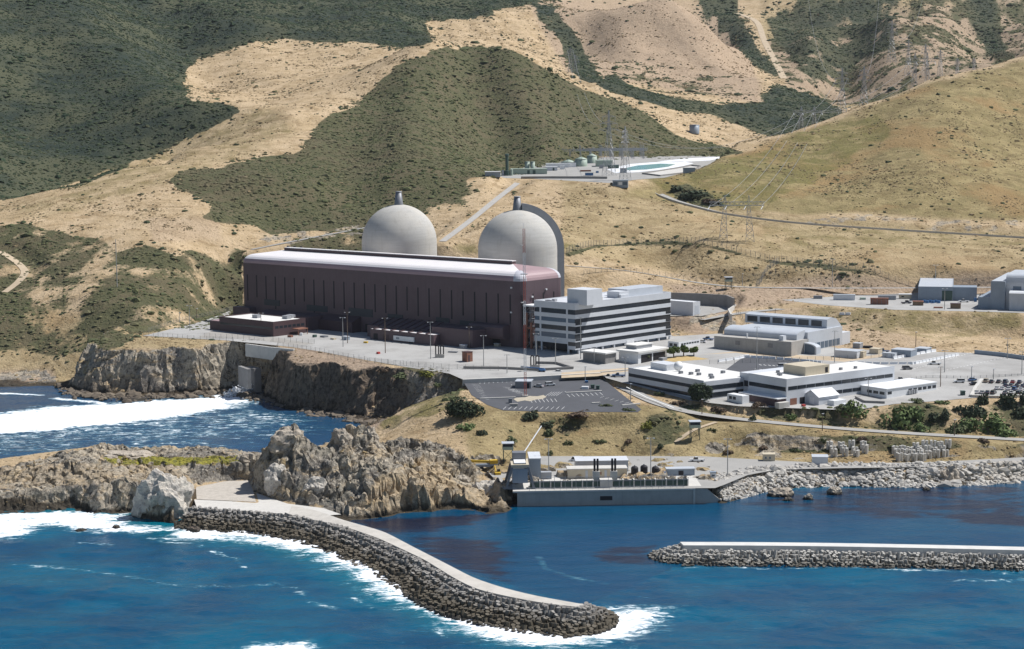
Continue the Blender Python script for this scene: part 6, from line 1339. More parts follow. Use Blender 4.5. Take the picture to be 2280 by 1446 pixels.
for r_ in range(3):
    mb = MB(); y = r_*22
    for k in range(9):
        x = -22+k*9.5; mb.bar((x, y, 0), (x, y, 10 if k % 2 else 13), .5); mb.bar((x-1.3, y, 0), (x, y, 9), .25); mb.bar((x+1.3, y, 0), (x, y, 9), .25); mb.tube((x+3, y, 8), (x+3, y, 11), .25)
    for z in (7.8, 9.2): mb.bar((-24, y, z), (57, y, z), .4)
    for k in range(27): x = -24+k*3; mb.bar((x, y, 7.8), (x+3, y, 9.2), .22)
    mb.build('busbar_frame', M_STEEL, gt)
M_POOLW = paint('pool_water', (.22, .55, .62), .1, .05, .1); M_LINER = paint('white_liner', (.80, .81, .82), .5, .05, .1)
def zs(y): return float(zsw(y))
lin1 = pp_([(1352,378),(1400,366),(1450,362),(1520,360),(1545,364),(1500,376),(1420,384),(1370,386)], zsw)
wat1 = pp_([(1386,376),(1420,369),(1470,365),(1505,366),(1488,372),(1440,378),(1400,380)], zsw)
lin2 = pp_([(1462,360),(1530,353),(1600,350),(1614,351),(1580,358),(1500,362)], zsw); low1 = pp_([(1430,388),(1500,377),(1540,370),(1560,372),(1530,386),(1470,393)], zsw)
sheet('pool_liner', lin1, lambda y: zs(y)+.05, M_LINER); sheet('pool_water', wat1, lambda y: zs(y)+.10, M_POOLW); sheet('pool_liner', lin2, lambda y: zs(y)+.05, M_LINER); sheet('pool_apron', low1, lambda y: zs(y)+.05, M_CONCL)
def rim(pl, label):
    P3 = [(x, y, zs(y)) for x, y in pl]; return wallrun('pool_wall', P3+[P3[0]], 1.1, .5, M_CONCD, label)
rim(low1, 'low grey wall round the bare yard below the pool')
sbox('dark_sheds', 'row of three dark sheds beside the road to the pool', 'shed', 1535, 385, 26, 5, 3.4, M_GREYB, M_GREY)
bs_ = [D(u, v+1, y) for u, v, y in ((1160,396,1352),(1230,399,1350),(1300,403,1345),(1352,409,1340))]
wallrun('switchyard_wall', [(p[0], p[1], float(hgt(p[0], p[1]))) for p in bs_], 1.8, .8, M_CONCD, 'long grey wall along the front edge of the switchyard')
for nm, side, h, lab in (('bench_road', 1, 1.0, 'pale roadside barrier running along the whole bench road'),):
    q = ROADPTS[nm]; t = np.gradient(q[:, :2], axis=0); t /= np.linalg.norm(t, axis=1)[:, None]; n_ = np.stack([-t[:, 1], t[:, 0]], 1); sgn = -np.sign(n_[:, 1]).mean()
    E = q.copy(); E[:, :2] += n_*np.where(n_[:, 1] < 0, 1, -1)[:, None]*3.4; wallrun('road_barrier', [tuple(p) for p in E[::2]], h, .5, M_CONCL, lab)
# ------------------------------------------------------------------ fences
M_MESH = paint('fence_mesh', (.25, .25, .24), .7, .1, .5)
def fence(uv, label, h=2.4, step=4.0, y0=600, rails=4, pts3=None, pw=.14):
    L3 = drape(uv, 400, y0) if pts3 is None else np.array(pts3); s_ = np.r_[0, np.cumsum(np.linalg.norm(np.diff(L3[:, :2], axis=0), axis=1))]; n = max(2, int(s_[-1]/step)); t = np.linspace(0, s_[-1], n)
    q = np.stack([np.interp(t, s_, L3[:, i]) for i in range(3)], 1); o0 = q[0].copy(); o = empty('chain_link_fence', o0, label, 'fence', 'fences'); q = q-o0
    posts = MB(); rl = MB()
    for p in q: posts.bar(p-(0, 0, .3), p+(0, 0, h), pw)
    for a, b in zip(q[:-1], q[1:]):
        for k in range(rails): z = h*(k+.6)/rails; rl.bar(a+(0, 0, z), b+(0, 0, z), .06)
    posts.v and MB().add(posts.v+[tuple(a) for a in rl.v], posts.f+[tuple(i+len(posts.v) for i in f) for f in rl.f]).build('fence_run', M_MESH, o); return o
fence([(1262,568),(1330,548),(1400,545),(1500,541),(1570,546),(1640,563),(1735,586)], 'long chain link fence climbing round the slope behind the ribbed dome', 4.0, 3.2, 1000, 7, pw=.22)
fence([(1735,586),(1700,618),(1685,640)], 'steep fence run dropping to the terrace road', 4.0, 3.0, 1000, 7, pw=.22)
fence([(1740,582),(1830,592),(1960,612)], 'fence run along the slope towards the blue-grey store', 3.6, 3.2, 1000, 6, pw=.2); fence([(1300,612),(1500,620),(1680,622),(1960,614),(2280,634)], 'fence along the upper terrace road', 3.0, 4, 1000, 5, pw=.16)
fence([(320,746),(420,756),(520,762),(650,775),(700,783),(760,795),(840,808),(920,818),(1000,830)], 'cliff top fence along the seaward edge of the yard', 2.4, 4); fence([(455,752),(560,757),(610,762),(700,766)], 'fence in front of the low brown office', 2.6, 3.5)
fence([(330,740),(430,712),(520,690)], 'fence up the left edge of the yard', 2.6, 4); fence([(730,800),(860,812),(1000,822),(1110,827)], 'long inner security fence across the yard', 2.6, 4)
fence([(1640,700),(1760,782)], 'fence stepping down the bank beside the gravel slope', 2.6, 4); fence([(1900,868),(2060,842),(2160,844),(2280,838)], 'fence above the full car park', 1.4, 3); fence([(1580,812),(1760,806),(1905,800),(2010,796)], 'fence between the workshop and its parking', 2.2, 4)
# concrete barrier blocks in rows
jb = MB().extrude([(-.45, 0), (.45, 0), (.25, .5), (.2, 1.05), (-.2, 1.05), (-.25, .5)], 0, -1.6, 1.6); jb0 = None
def row(pl, n, lab, grp, gap=1.0):
    global jb0
    q = drape(pl, n)
    for k in range(n):
        a = q[min(k+1, n-1)]-q[max(k-1, 0)]; L_ = np.linalg.norm(a[:2])/(2 if 0 < k < n-1 else 1)
        o = jb.build('concrete_barrier', M_WHITE) if jb0 is None else jb0.copy()
        if jb0 is not None: COL.objects.link(o)
        jb0 = jb0 or o; o.location = q[k]; o.rotation_euler = (0, 0, math.atan2(a[1], a[0])); o.scale = (L_/3.2*.86*gap, 1.3, 1.25); tag(o, lab, 'barrier', grp)
row([(2034,812),(2080,803),(2130,793)], 13, 'white concrete barrier in the row along the right car park', 'barriers along the right car park'); row([(1993,800),(2030,793),(2078,784)], 9, 'white concrete barrier in the row behind the storage sheds', 'barriers behind the storage sheds')
row([(1664,797),(1720,800),(1790,806),(1825,810)], 13, 'bluish white barrier along the dark workshop parking', 'barriers by the workshop'); row([(1607,806),(1640,801),(1662,796)], 5, 'white barrier at the left bend of the workshop parking', 'barriers at the workshop bend')
row([(1875,702),(1888,702)], 2, 'lone white barrier beside the yard road', 'barriers on the yard road'); row([(2030,812),(1960,812),(1900,810)], 8, 'pale barrier in the low row behind the long office', 'barriers behind the long office')
# parking lines
def lines(name, segs, zf, w_=.085, dz=.02):
    mb = MB()
    for a, b in segs:
        a = np.array(psolve(*a, zf)); b = np.array(psolve(*b, zf)); d = (b-a)/np.linalg.norm(b-a); n_ = np.array([-d[1], d[0]])*w_
        mb.add([(*(a+n_), zf(a[1])+dz), (*(a-n_), zf(a[1])+dz), (*(b-n_), zf(b[1])+dz), (*(b+n_), zf(b[1])+dz)], [(0, 1, 2, 3)])
    return struct(mb.build(name, M_LINE))
def comb(a, b, n, du, dv): return [((a[0]+(b[0]-a[0])*k/(n-1), a[1]+(b[1]-a[1])*k/(n-1)), (a[0]+(b[0]-a[0])*k/(n-1)+du, a[1]+(b[1]-a[1])*k/(n-1)+dv)) for k in range(n)]
zl = lambda y: float(zlot(y))
sg_ = comb((1050,856),(1062,872),6,18,2)+comb((1120,862),(1140,872),6,26,3)+comb((1128,866),(1150,876),5,20,2)+comb((1180,890),(1235,888),7,5,7)+comb((1215,882),(1238,882),5,14,-9)+comb((1120,912),(1250,912),12,7,-6)+comb((1262,878),(1335,874),8,7,6)+comb((1345,883),(1400,896),6,-9,3)+[((1113,844),(1140,858)),((1196,842),(1262,874)),((1250,838),(1270,846)),((1068,889),(1145,886))]
sg_ += comb((1060,868),(1075,888),6,14,2)+comb((1070,852),(1180,846),12,-2,3)
lines('parking_lines', sg_, zl)
zpl = lambda y: float(zplant(y))
lines('parking_lines', [((2035+k*6.2, 822-k*1.75), (2038+k*6.2, 821.2-k*1.75)) for k in range(22)]+[((2100+k*7.5, 826-k*1.6), (2104+k*7.5, 825.2-k*1.6)) for k in range(20)]+comb((1690,812),(1800,818),12,6,2)+comb((1680,822),(1770,826),10,6,1), zpl, .26, .06)
lines('kerb_line', [((1395,862),(1440,885)),((1440,885),(1500,908))], zpl, .3, .02)
isl = pp_([(1143,889),(1150,886),(1170,885),(1180,882),(1196,883),(1210,880),(1217,884),(1208,889),(1194,890),(1180,894),(1168,892),(1152,895)], zl); sheet('gravel_island', isl, lambda y: zl(y)+.03, paint('island_gravel', (.45, .40, .31), .95, .3, .6))
for k, (a, b, lab) in enumerate((((1260,876),(1340,872),'pale kerb strip beside the green bins'),((1068,889),(1148,886),'pale kerb strip left of the mast'),((1385,904),(1425,900),'white kerb block at the corner of the dark lot'),((1318,899),(1336,898),'short white wheel stop in the dark lot'),((1135,905),(1153,905),'grey planter block in the dark lot'))):
    wallrun('kerb_block', [(*psolve(*a, zlot), zl(psolve(*a, zlot)[1])), (*psolve(*b, zlot), zl(psolve(*b, zlot)[1]))], 1.2 if k == 4 else .45, 1.0, M_CONC if k == 4 else M_CONCL, lab, 'kerb')
# ------------------------------------------------------------------ vehicles
CARP = {}
def carpaint(nm, c):
    if nm in CARP: return CARP[nm]
    m, nt, b = nodes('car_'+nm); n = noise_tex(nt, .8, 2, .5); o = mixc(nt, math_(nt, 'MULTIPLY', ramp(nt, n, .4, .7), .2), c, tuple(x*.7 for x in c)); lk(nt, o, b.inputs['Base Color']); b.inputs['Roughness'].default_value = .3; b.inputs['Coat Weight'].default_value = .5
    CARP[nm] = m; return m
CC = {'white': (.75, .76, .77), 'silver': (.42, .44, .46), 'dark': (.035, .038, .045), 'blue': (.05, .13, .28), 'navy': (.03, .045, .085), 'red': (.28, .03, .03), 'grey': (.16, .165, .175), 'tan': (.38, .32, .24)}
def car_proto(kind):
    o = bpy.data.objects.new(kind, None); COL.objects.link(o)
    if kind == 'sedan': side = [(-2.3, .35), (2.3, .35), (2.3, .72), (1.9, .86), (1.0, .92), (-1.5, .95), (-2.25, .88)]; cab = [(-1.55, .94), (1.0, .9), (.35, 1.4), (-.95, 1.42)]; L = 2.3
    elif kind == 'suv': side = [(-2.3, .4), (2.3, .4), (2.3, .9), (1.3, 1.05), (-2.3, 1.08)]; cab = [(-2.25, 1.07), (1.2, 1.04), (.6, 1.72), (-2.1, 1.75)]; L = 2.3
    elif kind == 'van': side = [(-2.6, .4), (2.6, .4), (2.6, 1.0), (2.0, 1.15), (-2.6, 1.2)]; cab = [(-2.6, 1.19), (1.95, 1.14), (1.4, 2.05), (-2.5, 2.1)]; L = 2.6
    else: side = [(-2.8, .45), (2.8, .45), (2.8, .98), (1.5, 1.08), (-.4, 1.08), (-.42, .95), (-2.7, .95), (-2.7, 1.1), (-2.8, 1.1)]; cab = [(-.4, 1.07), (1.4, 1.07), (.85, 1.75), (-.25, 1.78)]; L = 2.8
    MB().extrude(side, 1, -.9, .9).build('body', carpaint('white', CC['white']), o)
    MB().extrude(cab, 1, -.78, .78).build('window', M_GLASS, o)
    zt_ = max(z for _, z in cab); xs_ = [x for x, z in cab if z > zt_-.1]
    MB().box(min(xs_)+.05, max(xs_)-.05, -.76, .76, zt_-.02, zt_+.06).build('roof', carpaint('white', CC['white']), o)
    for x in (-L*.62, L*.62):
        for y in (-.82, .82): MB().tube((x, y-.12, .36), (x, y+.12, .36), .36, n=10).build('wheel', M_RUB, o)
    for y in (-.62, .62): MB().box(L-.02, L+.03, y-.2, y+.2, .6, .78).build('headlight', M_OFFW, o); MB().box(-L-.03, -L+.02, y-.2, y+.2, .65, .85).build('tail_light', M_RED, o)
    return o
used = {}
def vehicle(kind, u, v, az, colr, label, group=None, sc=1.08):
    if kind not in used: used[kind] = o = car_proto(kind); KIDS[kind] = list(o.children)
    else: o = dup(used[kind])
    o.location = G(u, v)+np.array([0, 0, .10]); o.rotation_euler = (0, 0, math.radians(az)); o.scale = (sc,)*3
    tag(o, label, {'sedan': 'car', 'suv': 'car', 'van': 'van', 'pickup': 'pickup truck'}[kind])
    if 'group' in o: del o['group']
    if group: o['group'] = group
    for ch in o.children:
        if ch.name.split('.')[0] in ('body', 'roof'): ch.material_slots[0].link = 'OBJECT'; ch.material_slots[0].material = carpaint(colr, CC[colr])
    return o
vehicle('pickup', 1213, 840, 175, 'white', 'white flatbed pickup at the back of the dark parking lot'); vehicle('sedan', 1199, 863, 150, 'silver', 'silver car parked right beside the dark shed'); vehicle('suv', 1225, 860, 20, 'white', 'white sport utility car standing alone in the dark parking lot')
vehicle('pickup', 1356, 843, 170, 'dark', 'dark pickup parked left of the sea office'); vehicle('pickup', 1377, 840, 172, 'blue', 'blue pickup parked beside the dark pickup'); vehicle('sedan', 1241, 832, 165, 'white', 'white car on the yard beyond the kerb wall')
vehicle('van', 1745, 820, 5, 'white', 'white van in the dark workshop parking'); vehicle('suv', 2020, 824, 10, 'grey', 'grey car on the dashed line of the right car park'); vehicle('pickup', 2081, 813, 172, 'white', 'white pickup in the right car park'); vehicle('suv', 2136, 853, 175, 'white', 'white wagon driving towards the full car park'); vehicle('pickup', 2003, 850, 10, 'silver', 'silver pickup at the end of the long sea office')
vehicle('sedan', 1563, 764, 150, 'white', 'white car in the gap left of the workshop'); vehicle('pickup', 1577, 758, 140, 'blue', 'blue truck in the gap left of the workshop'); vehicle('pickup', 1552, 1029, 178, 'white', 'white pickup on the intake access road'); vehicle('pickup', 1967, 785, 160, 'blue', 'blue pickup among the storage sheds')
vehicle('pickup', 2196, 684, 170, 'dark', 'dark pickup in front of the blue warehouse'); vehicle('pickup', 2146, 674, 175, 'white', 'white pickup beside the blue-grey store'); vehicle('pickup', 2018, 677, 15, 'navy', 'dark blue truck among the storage yard containers'); vehicle('van', 1283, 1033, 175, 'white', 'white truck cab behind the cream intake shed')
vehicle('sedan', 1100, 395, 90, 'white', 'tiny white car at the switchyard edge') if False else None
ROWS = [('in the back row of the walled car park', [(2196,852,'tan'),(2208,853,'dark'),(2224,853,'dark'),(2239,854,'navy'),(2255,854,'red'),(2270,854,'navy'),(2286,855,'dark'),(2302,855,'white')]), ('in the second row of the walled car park', [(2239,862,'navy'),(2251,862,'grey'),(2264,863,'dark'),(2277,863,'navy'),(2291,864,'silver')]),
 ('in the third row of the walled car park', [(2220,868,'white'),(2232,868,'white'),(2246,869,'white'),(2259,870,'blue'),(2273,870,'white'),(2288,871,'dark')]), ('in the front row of the walled car park', [(2175,877,'white'),(2187,877,'silver'),(2199,877,'navy'),(2212,878,'dark'),(2238,878,'grey'),(2252,878,'white'),(2268,879,'dark'),(2283,879,'silver')])]
ORD = ['first', 'second', 'third', 'fourth', 'fifth', 'sixth', 'seventh', 'eighth']
for where, cs in ROWS:
    for k, (u, v, c) in enumerate(cs): vehicle('suv' if (u*7+v) % 3 == 0 else 'sedan', u, v, 62+((u*13) % 7)-3, c, '%s car %s, %s from the left' % (c, where, ORD[k]), 'cars in the walled car park', 1.0)
vehicle('sedan', 2165, 849, 40, 'blue', 'blue car at the gate of the walled car park'); vehicle('sedan', 2170, 858, 20, 'dark', 'dark car outside the wall of the full car park')
# boom lift, cranes and diggers
o = empty('boom_lift', G(1207, 830), 'blue boom lift with long arm lying level beside the kerb wall', 'boom lift', None, math.radians(-8)); MB().box(-1.5, 1.5, -1.1, 1.1, .6, 1.6).build('chassis', M_BLUE, o); MB().bar((1, 0, 1.8), (-9, 0, 2.6), .5).build('boom', M_BLUE, o); MB().box(-10.4, -9, -.9, .9, 2.0, 3.1).build('basket', M_STEEL, o)
for x in (-1.1, 1.1):
    for y in (-1.1, 1.1): MB().tube((x, y-.2, .5), (x, y+.2, .5), .5, n=10).build('wheel', M_RUB, o)
o = empty('mobile_crane', G(1084, 1048), 'yellow mobile crane with lowered boom parked above the headland road', 'crane', None, math.radians(12)); MB().box(-4.5, 4.5, -1.3, 1.3, .9, 1.9).build('chassis', M_GREYB, o); MB().bar((3.4, 0, 2.6), (-6.5, 0, 3.4), .9).build('boom', M_YEL, o); MB().box(1.2, 4.3, -1.2, 1.2, 1.9, 3.4).build('cab', M_YEL, o)
for x in (-3.6, -2.2, 2.2, 3.6):
    for y in (-1.2, 1.2): MB().tube((x, y-.2, .6), (x, y+.2, .6), .6, n=10).build('wheel', M_RUB, o)
def digger(u, v, label, mt, az):
    o = empty('excavator', G(u, v), label, 'excavator', None, math.radians(az))
    for y in (-1, 1): MB().box(-1.6, 1.6, y-.3, y+.3, 0, .8).build('track', M_RUB, o)
    MB().box(-1.6, 1.2, -1.1, 1.1, .8, 2.0).build('body', mt, o); MB().box(.1, 1.2, -1.1, .1, 2.0, 3.0).build('cab', M_GLASS, o); MB().bar((1, .5, 1.8), (3.6, .5, 4.0), .4).bar((3.6, .5, 4.0), (5.2, .5, 1.6), .35).build('arm', mt, o); MB().box(4.7, 5.7, 0, 1, .7, 1.7).build('bucket', M_STEELD, o)
digger(1108, 1066, 'small yellow excavator beside the gantry crane', M_YEL, 100); digger(2196, 672, 'orange excavator left of the blue warehouse', M_RUST, 170)
# ------------------------------------------------------------------ yard furniture
def gbox(name, label, cat, u0, u1, v, dep, hpx, az, mat, roof=None, extra=None, group=None):
    c = G((u0+u1)/2, v); sc = c[1]/F; w_ = (u1-u0)*sc*.9; h = hpx*sc; o = empty(name, c, label, cat, group, math.radians(az))
    MB().box(-w_/2, w_/2, -dep*.3, dep*.7, -.3, h).build('wall', mat, o)
    if roof: MB().box(-w_/2-.15, w_/2+.15, -dep*.3-.15, dep*.7+.15, h+.003, h+.25).build('roof', roof, o)
    for k in range(max(2, int(w_/2.4))) if cat in ('container',) else (): x = -w_/2+(k+.5)*w_/max(2, int(w_/2.4)); MB().box(x-.08, x+.08, -dep*.3-.07, -dep*.3+.02, .1, h-.1).build('rib', M_STEELD if mat is not M_STEELD else M_GREY, o)
    for (nm, x0, x1, z0, z1, m_) in extra or (): MB().box(-w_/2+x0*w_, -w_/2+x1*w_, -dep*.3-.06, -dep*.3+.1, z0*h, z1*h).build(nm, m_, o)
    return o
for a in [('dark_shed','dark square shed with pale roof in the middle of the dark parking lot','shed',1146,1186,864,8,15,-8,M_STEELD,M_GREYL,[('door',.75,.9,0,.8,M_BLACK)]),('dumpster','green waste bin beside the pale kerb strip, left of two','bin',1315,1324,866,1.8,8,-10,M_GREEND,M_GREEND,None),('dumpster','green waste bin beside the pale kerb strip, right of two','bin',1327,1335,868,1.8,8,-10,M_GREEND,M_GREEND,None),('pipe_rack','white load of pipes beside the green bins','load',1294,1311,867,2,6,-10,M_WHITE,None,None),
 ('blue_box','small blue box at the foot of a light pole','box',1302,1310,853,1.5,5,0,M_BLUE,None,None),('dark_cabinet','small black cabinet on the gravel island','cabinet',1132,1141,899,2,11,-5,M_STEELD,None,None),('brick_kiosk','small brick-brown kiosk standing alone on the yard','kiosk',1034,1052,806,4,22,40,M_RUST,M_BRDARK,[('door',.2,.5,0,.7,M_BRDARK)]),('blue_container','pale blue container against the foot of the brown hall','container',760,777,758,2.6,8,-41,M_GREYB,M_GREYL,None),
 ('pallet_stack','yellow pallet stack on the yard','pallets',809,819,765,1.5,4,-20,M_YEL,None,None),('grey_container','grey container before the dark end of the brown hall','container',1023,1038,777,2.4,8,-41,M_GREY,M_GREYL,None),('site_cabin','pale cabin on the yard before the striped office','cabin',1100,1113,772,2.5,6,-30,M_BEIGE,M_WHITE,None),('generator','white plant unit beside the site cabin','plant',1119,1128,771,2,4,-30,M_WHITE,None,None),
 ('storage_shed','grey flat roofed storage shed by the workshop porch','shed',1858,1918,796,9,15,-35,M_OFFW,M_GREYL,None),('tan_shed','tan shed beside the grey storage shed','shed',1888,1927,796,4,13,-35,M_BEIGE,M_BEIGE,[('door',.6,.75,.05,.7,M_BLACK)]),('beige_shed','beige shed behind the tan shed','shed',1936,1960,788,5,11,-35,M_BEIGE,M_BEIGE,None),('grey_box','grey box shed beside the workshop annex','shed',1899,1918,776,4,11,-35,M_GREY,M_GREYL,None),
 ('tarped_load','black tarped load behind the storage sheds','load',1921,1943,776,3,5,-20,M_BLACK,None,None),('bluegrey_shed','long blue-grey shed at the foot of the grassy bank','shed',1984,2036,793,8,14,-35,M_GREYB,M_GREYL,None),('bluegrey_shed','smaller blue-grey shed right of the long blue-grey shed','shed',2038,2068,785,7,9,-35,M_GREYB,M_GREYL,None),('white_container','white container in front of the long blue-grey shed','container',1963,1996,797,3,10,-35,M_OFFW,M_GREYL,None),
 ('box_trailer','grey box trailer at the left of the storage yard','trailer',1853,1906,669,3,12,-12,M_OFFW,M_GREYL,None),('rusty_container','rusty red-brown container in the storage yard','container',1936,1980,679,3,14,-12,M_RUST,M_RUST,None),('grey_container','long grey container behind the rusty one','container',1953,1997,668,3,9,-12,M_GREY,M_GREY,None),('beige_cabin','beige cabin right of the long grey container','cabin',2000,2031,666,3,10,-12,M_BEIGE,M_WHITE,[('window',.2,.4,.4,.7,M_GLASS)]),
 ('timber_crate','brown timber crate at the front of the storage yard','crate',2031,2057,681,4,9,-12,M_WOOD,M_RUST,None),('crate_stack','stack of brown crates before the blue-grey store','crates',2115,2140,688,4,11,-15,M_WOOD,M_BRDARK,None),('low_skip','low rusty skip on the storage yard','skip',2078,2100,687,3,3,-12,M_RUST,None,None),('pipe_heap','heap of grey pipes at the left end of the storage yard','pipes',1810,1832,666,3,7,-10,M_STEELD,None,None),('green_tarp','green tarped heap beside the grey box trailer','load',1915,1928,668,3,5,0,M_GREEN,None,None),
 ('blue_toilet','blue portable toilet right of the blue-grey store','toilet',2169,2175,673,1.5,9,0,M_BLUE,None,None),('beige_hut','beige hut on the coast road bend','hut',1697,1727,1027,4,15,-5,M_BEIGE,M_BEIGE,[('window',.15,.3,.4,.7,M_GLASSB),('window',.5,.65,.4,.7,M_GLASSB)]),('pinkish_shed','low pinkish shed beside the left block storage group','shed',1806,1845,1034,6,17,-8,M_OFFW,M_GREYL,None),('green_bin','dark green bin at the seaward edge by the walled car park','bin',2139,2149,881,2,9,0,M_GREEND,M_GREEND,None),
 ('spare_skip','small rusty skip in front of the brown office canopy','skip',640,651,752,2,5,-30,M_RUST,None,None),('white_tank','white tank by the brown office canopy','tank',668,674,748,2,6,0,M_WHITE,None,None),('green_cabinet','green cabinet right of the brown office','cabinet',696,703,752,2,6,-40,M_GREEND,None,None),('grey_crate','grey crates at the foot of the hall, left of the blue container','crates',712,728,752,3,4,-41,M_STEELD,None,None),('beige_crate','beige crates between the brown office and the blue container','crates',735,747,757,2,4,-41,M_BEIGE,None,None),('red_cart','small red cart beside the brown shed','cart',838,845,789,1.5,5,-41,M_RED,None,None),('dark_crate','row of dark crates right of the pipe arches','crates',996,1020,786,2,3,-20,M_STEELD,None,None),
 ('fuel_tank_box','white tank box beside the gabled shed','tank',1876,1888,905,2,6,30,M_WHITE,None,None),('red_skip','small red skip in front of the gabled shed','skip',1786,1794,906,1.5,5,30,M_RED,None,None),('grey_block','pale block cabinets left of the red skip','cabinet',1727,1760,908,3,12,30,M_CONCL,None,None),('plant_unit','grey plant units right of the entry trees','plant',1470,1486,803,3,6,40,M_GREY,None,None)]: gbox(*a)
for k in range(6): o = MB().lathe([(.9, 0), (1.0, .6), (.9, 1.7), (.2, 1.75)], n=12).build('blue_drum', M_BLUE); o.location = G(2058+k*6.5, 675+(k % 2)); tag(o, 'dark blue drum in the row before the blue-grey store', 'drum', 'blue drums')
tank(1009, 768, 15, 3.2, M_GREYB, 'squat pale blue tank at the foot of the brown hall', .3, 800, 'water_tank')
for (u, v, lab) in ((979, 797, 'pair of dark pipe arches on a concrete base in the middle of the yard'), (1191, 821, 'pair of dark pipe arches on a concrete base by the looping wall')):
    o = empty('pipe_arch', G(u, v), lab, 'vent pipes', 'pipe arches'); MB().box(-2.4, 2.4, -1, 1, -.3, 1.8).build('base', M_CONC, o)
    for x in (-1.25, 1.25):
        mb = MB(); pr = None
        for k in range(13):
            t = math.pi*k/12; p = (x-.75*math.cos(t), 0, 5.6+.75*math.sin(t)) 
            if pr: mb.tube(pr, p, .32, n=8, caps=False)
            pr = p
        for sx in (-.75, .75): mb.tube((x+sx, 0, 1.8), (x+sx, 0, 5.6), .32, n=8, caps=False)
        mb.build('pipe', M_BLACK, o)
# ------------------------------------------------------------------ trees and shrubs
LEAF = {}
def leafm(nm, a, b_): 
    if nm not in LEAF: LEAF[nm] = leaf_mat('leaves_'+nm, a, b_, tuple((x+y)/2 for x, y in zip(a, b_)))
    return LEAF[nm]
def crown(n, sx, sy, sz, lumps, leaf, seed, mat, name='crown'):
    r = np.random.default_rng(seed); c = r.normal(0, 1, (lumps, 3)); c /= np.linalg.norm(c, axis=1)[:, None]; c *= r.uniform(.35, .8, (lumps, 1)); c[:, 2] = np.abs(c[:, 2])*.9-.1; lr = r.uniform(.26, .5, lumps)
    k = r.integers(0, lumps, n); d = r.normal(0, 1, (n, 3)); d /= np.linalg.norm(d, axis=1)[:, None]; p = c[k]+d*(lr[k]*r.uniform(.55, 1, n)**.5)[:, None]
    p = p*np.array([sx, sy, sz]); nm_ = d+r.normal(0, .5, (n, 3)); nm_ /= np.linalg.norm(nm_, axis=1)[:, None]; a = np.cross(nm_, r.normal(0, 1, (n, 3))); a /= np.linalg.norm(a, axis=1)[:, None]; b = np.cross(nm_, a); s_ = leaf*r.uniform(.6, 1.4, (n, 1))
    vs = np.stack([p+a*s_, p+b*s_*.7, p-a*s_, p-b*s_*.7], 1).reshape(-1, 3); vs[:, 2] = np.maximum(vs[:, 2], -sz*.25)
    o = fast_mesh(name, vs, np.arange(4*n).reshape(n, 4), mat, False); attr(o, 'tint', np.repeat(np.stack([np.clip(.5+.5*d[:, 2]*0+r.uniform(-.5, .5, n), 0, 1), 0*k, 0*k], -1), 4, 0)); return o
def tree(name, label, cat, u, v, w_px, h_px, n, lumps, leafs, mat, seed, trunk=.35, lean=0, group=None):
    c = G(u, v); sc = c[1]/F; W_, H_ = w_px*sc/2, h_px*sc; o = empty(name, c, label, cat, group)
    cr = crown(n, W_, W_*.85, H_*(.62 if trunk > .3 else .8), lumps, leafs, seed, mat); cr.parent = o; cr.location = (lean, 0, H_*trunk+H_*.12)
    mb = MB(); mb.tube((0, 0, -.5), (lean*.5, 0, H_*.5), .045*H_+.12, .02*H_+.06, 7)
    for k in range(4): t = k*1.7+seed; mb.tube((lean*.3, 0, H_*.35), (lean*.6+W_*.5*math.cos(t), W_*.4*math.sin(t), H_*.7), .02*H_+.05, .04, 5)
    mb.build('trunk', M_WOOD, o); return o
CY = leafm('cypress', (.025, .038, .024), (.065, .085, .045)); GRN = leafm('bright', (.07, .11, .03), (.14, .18, .06)); OLV = leafm('olive', (.075, .095, .045), (.15, .165, .085)); BSH = leafm('bush', (.10, .15, .055), (.19, .235, .10)); DKB = leafm('darkbush', (.045, .062, .04), (.10, .115, .07)); BRN = leafm('brownbush', (.09, .065, .045), (.17, .125, .09)); YLG = leafm('yellowbush', (.16, .17, .04), (.28, .27, .07))
tree('cypress_tree', 'big dark windswept cypress at the corner of the dark parking lot', 'tree', 1042, 926, 92, 50, 2600, 22, .55, CY, 3, .1, -1.5)
tree('cypress_tree', 'dark cypress against the left sea office', 'tree', 1563, 896, 66, 50, 2200, 18, .5, CY, 5, .2)
for k, (u, v, w_, h_, m_) in enumerate(((1434,806,38,22,OLV),(1500,797,30,30,GRN),(1522,794,26,28,GRN),(1545,793,26,22,GRN),(1482,793,20,22,OLV))): tree('street_tree', ['dark green round tree in front of the entry hall', 'bright green tree right of the entry hall', 'bright green tree, middle of the row by the white annex', 'small bright green tree at the end of the row', 'darker tree tucked behind the entry hall corner'][k], 'tree', u, v, w_, h_, 900, 9, .42, m_, 11+k, .35)
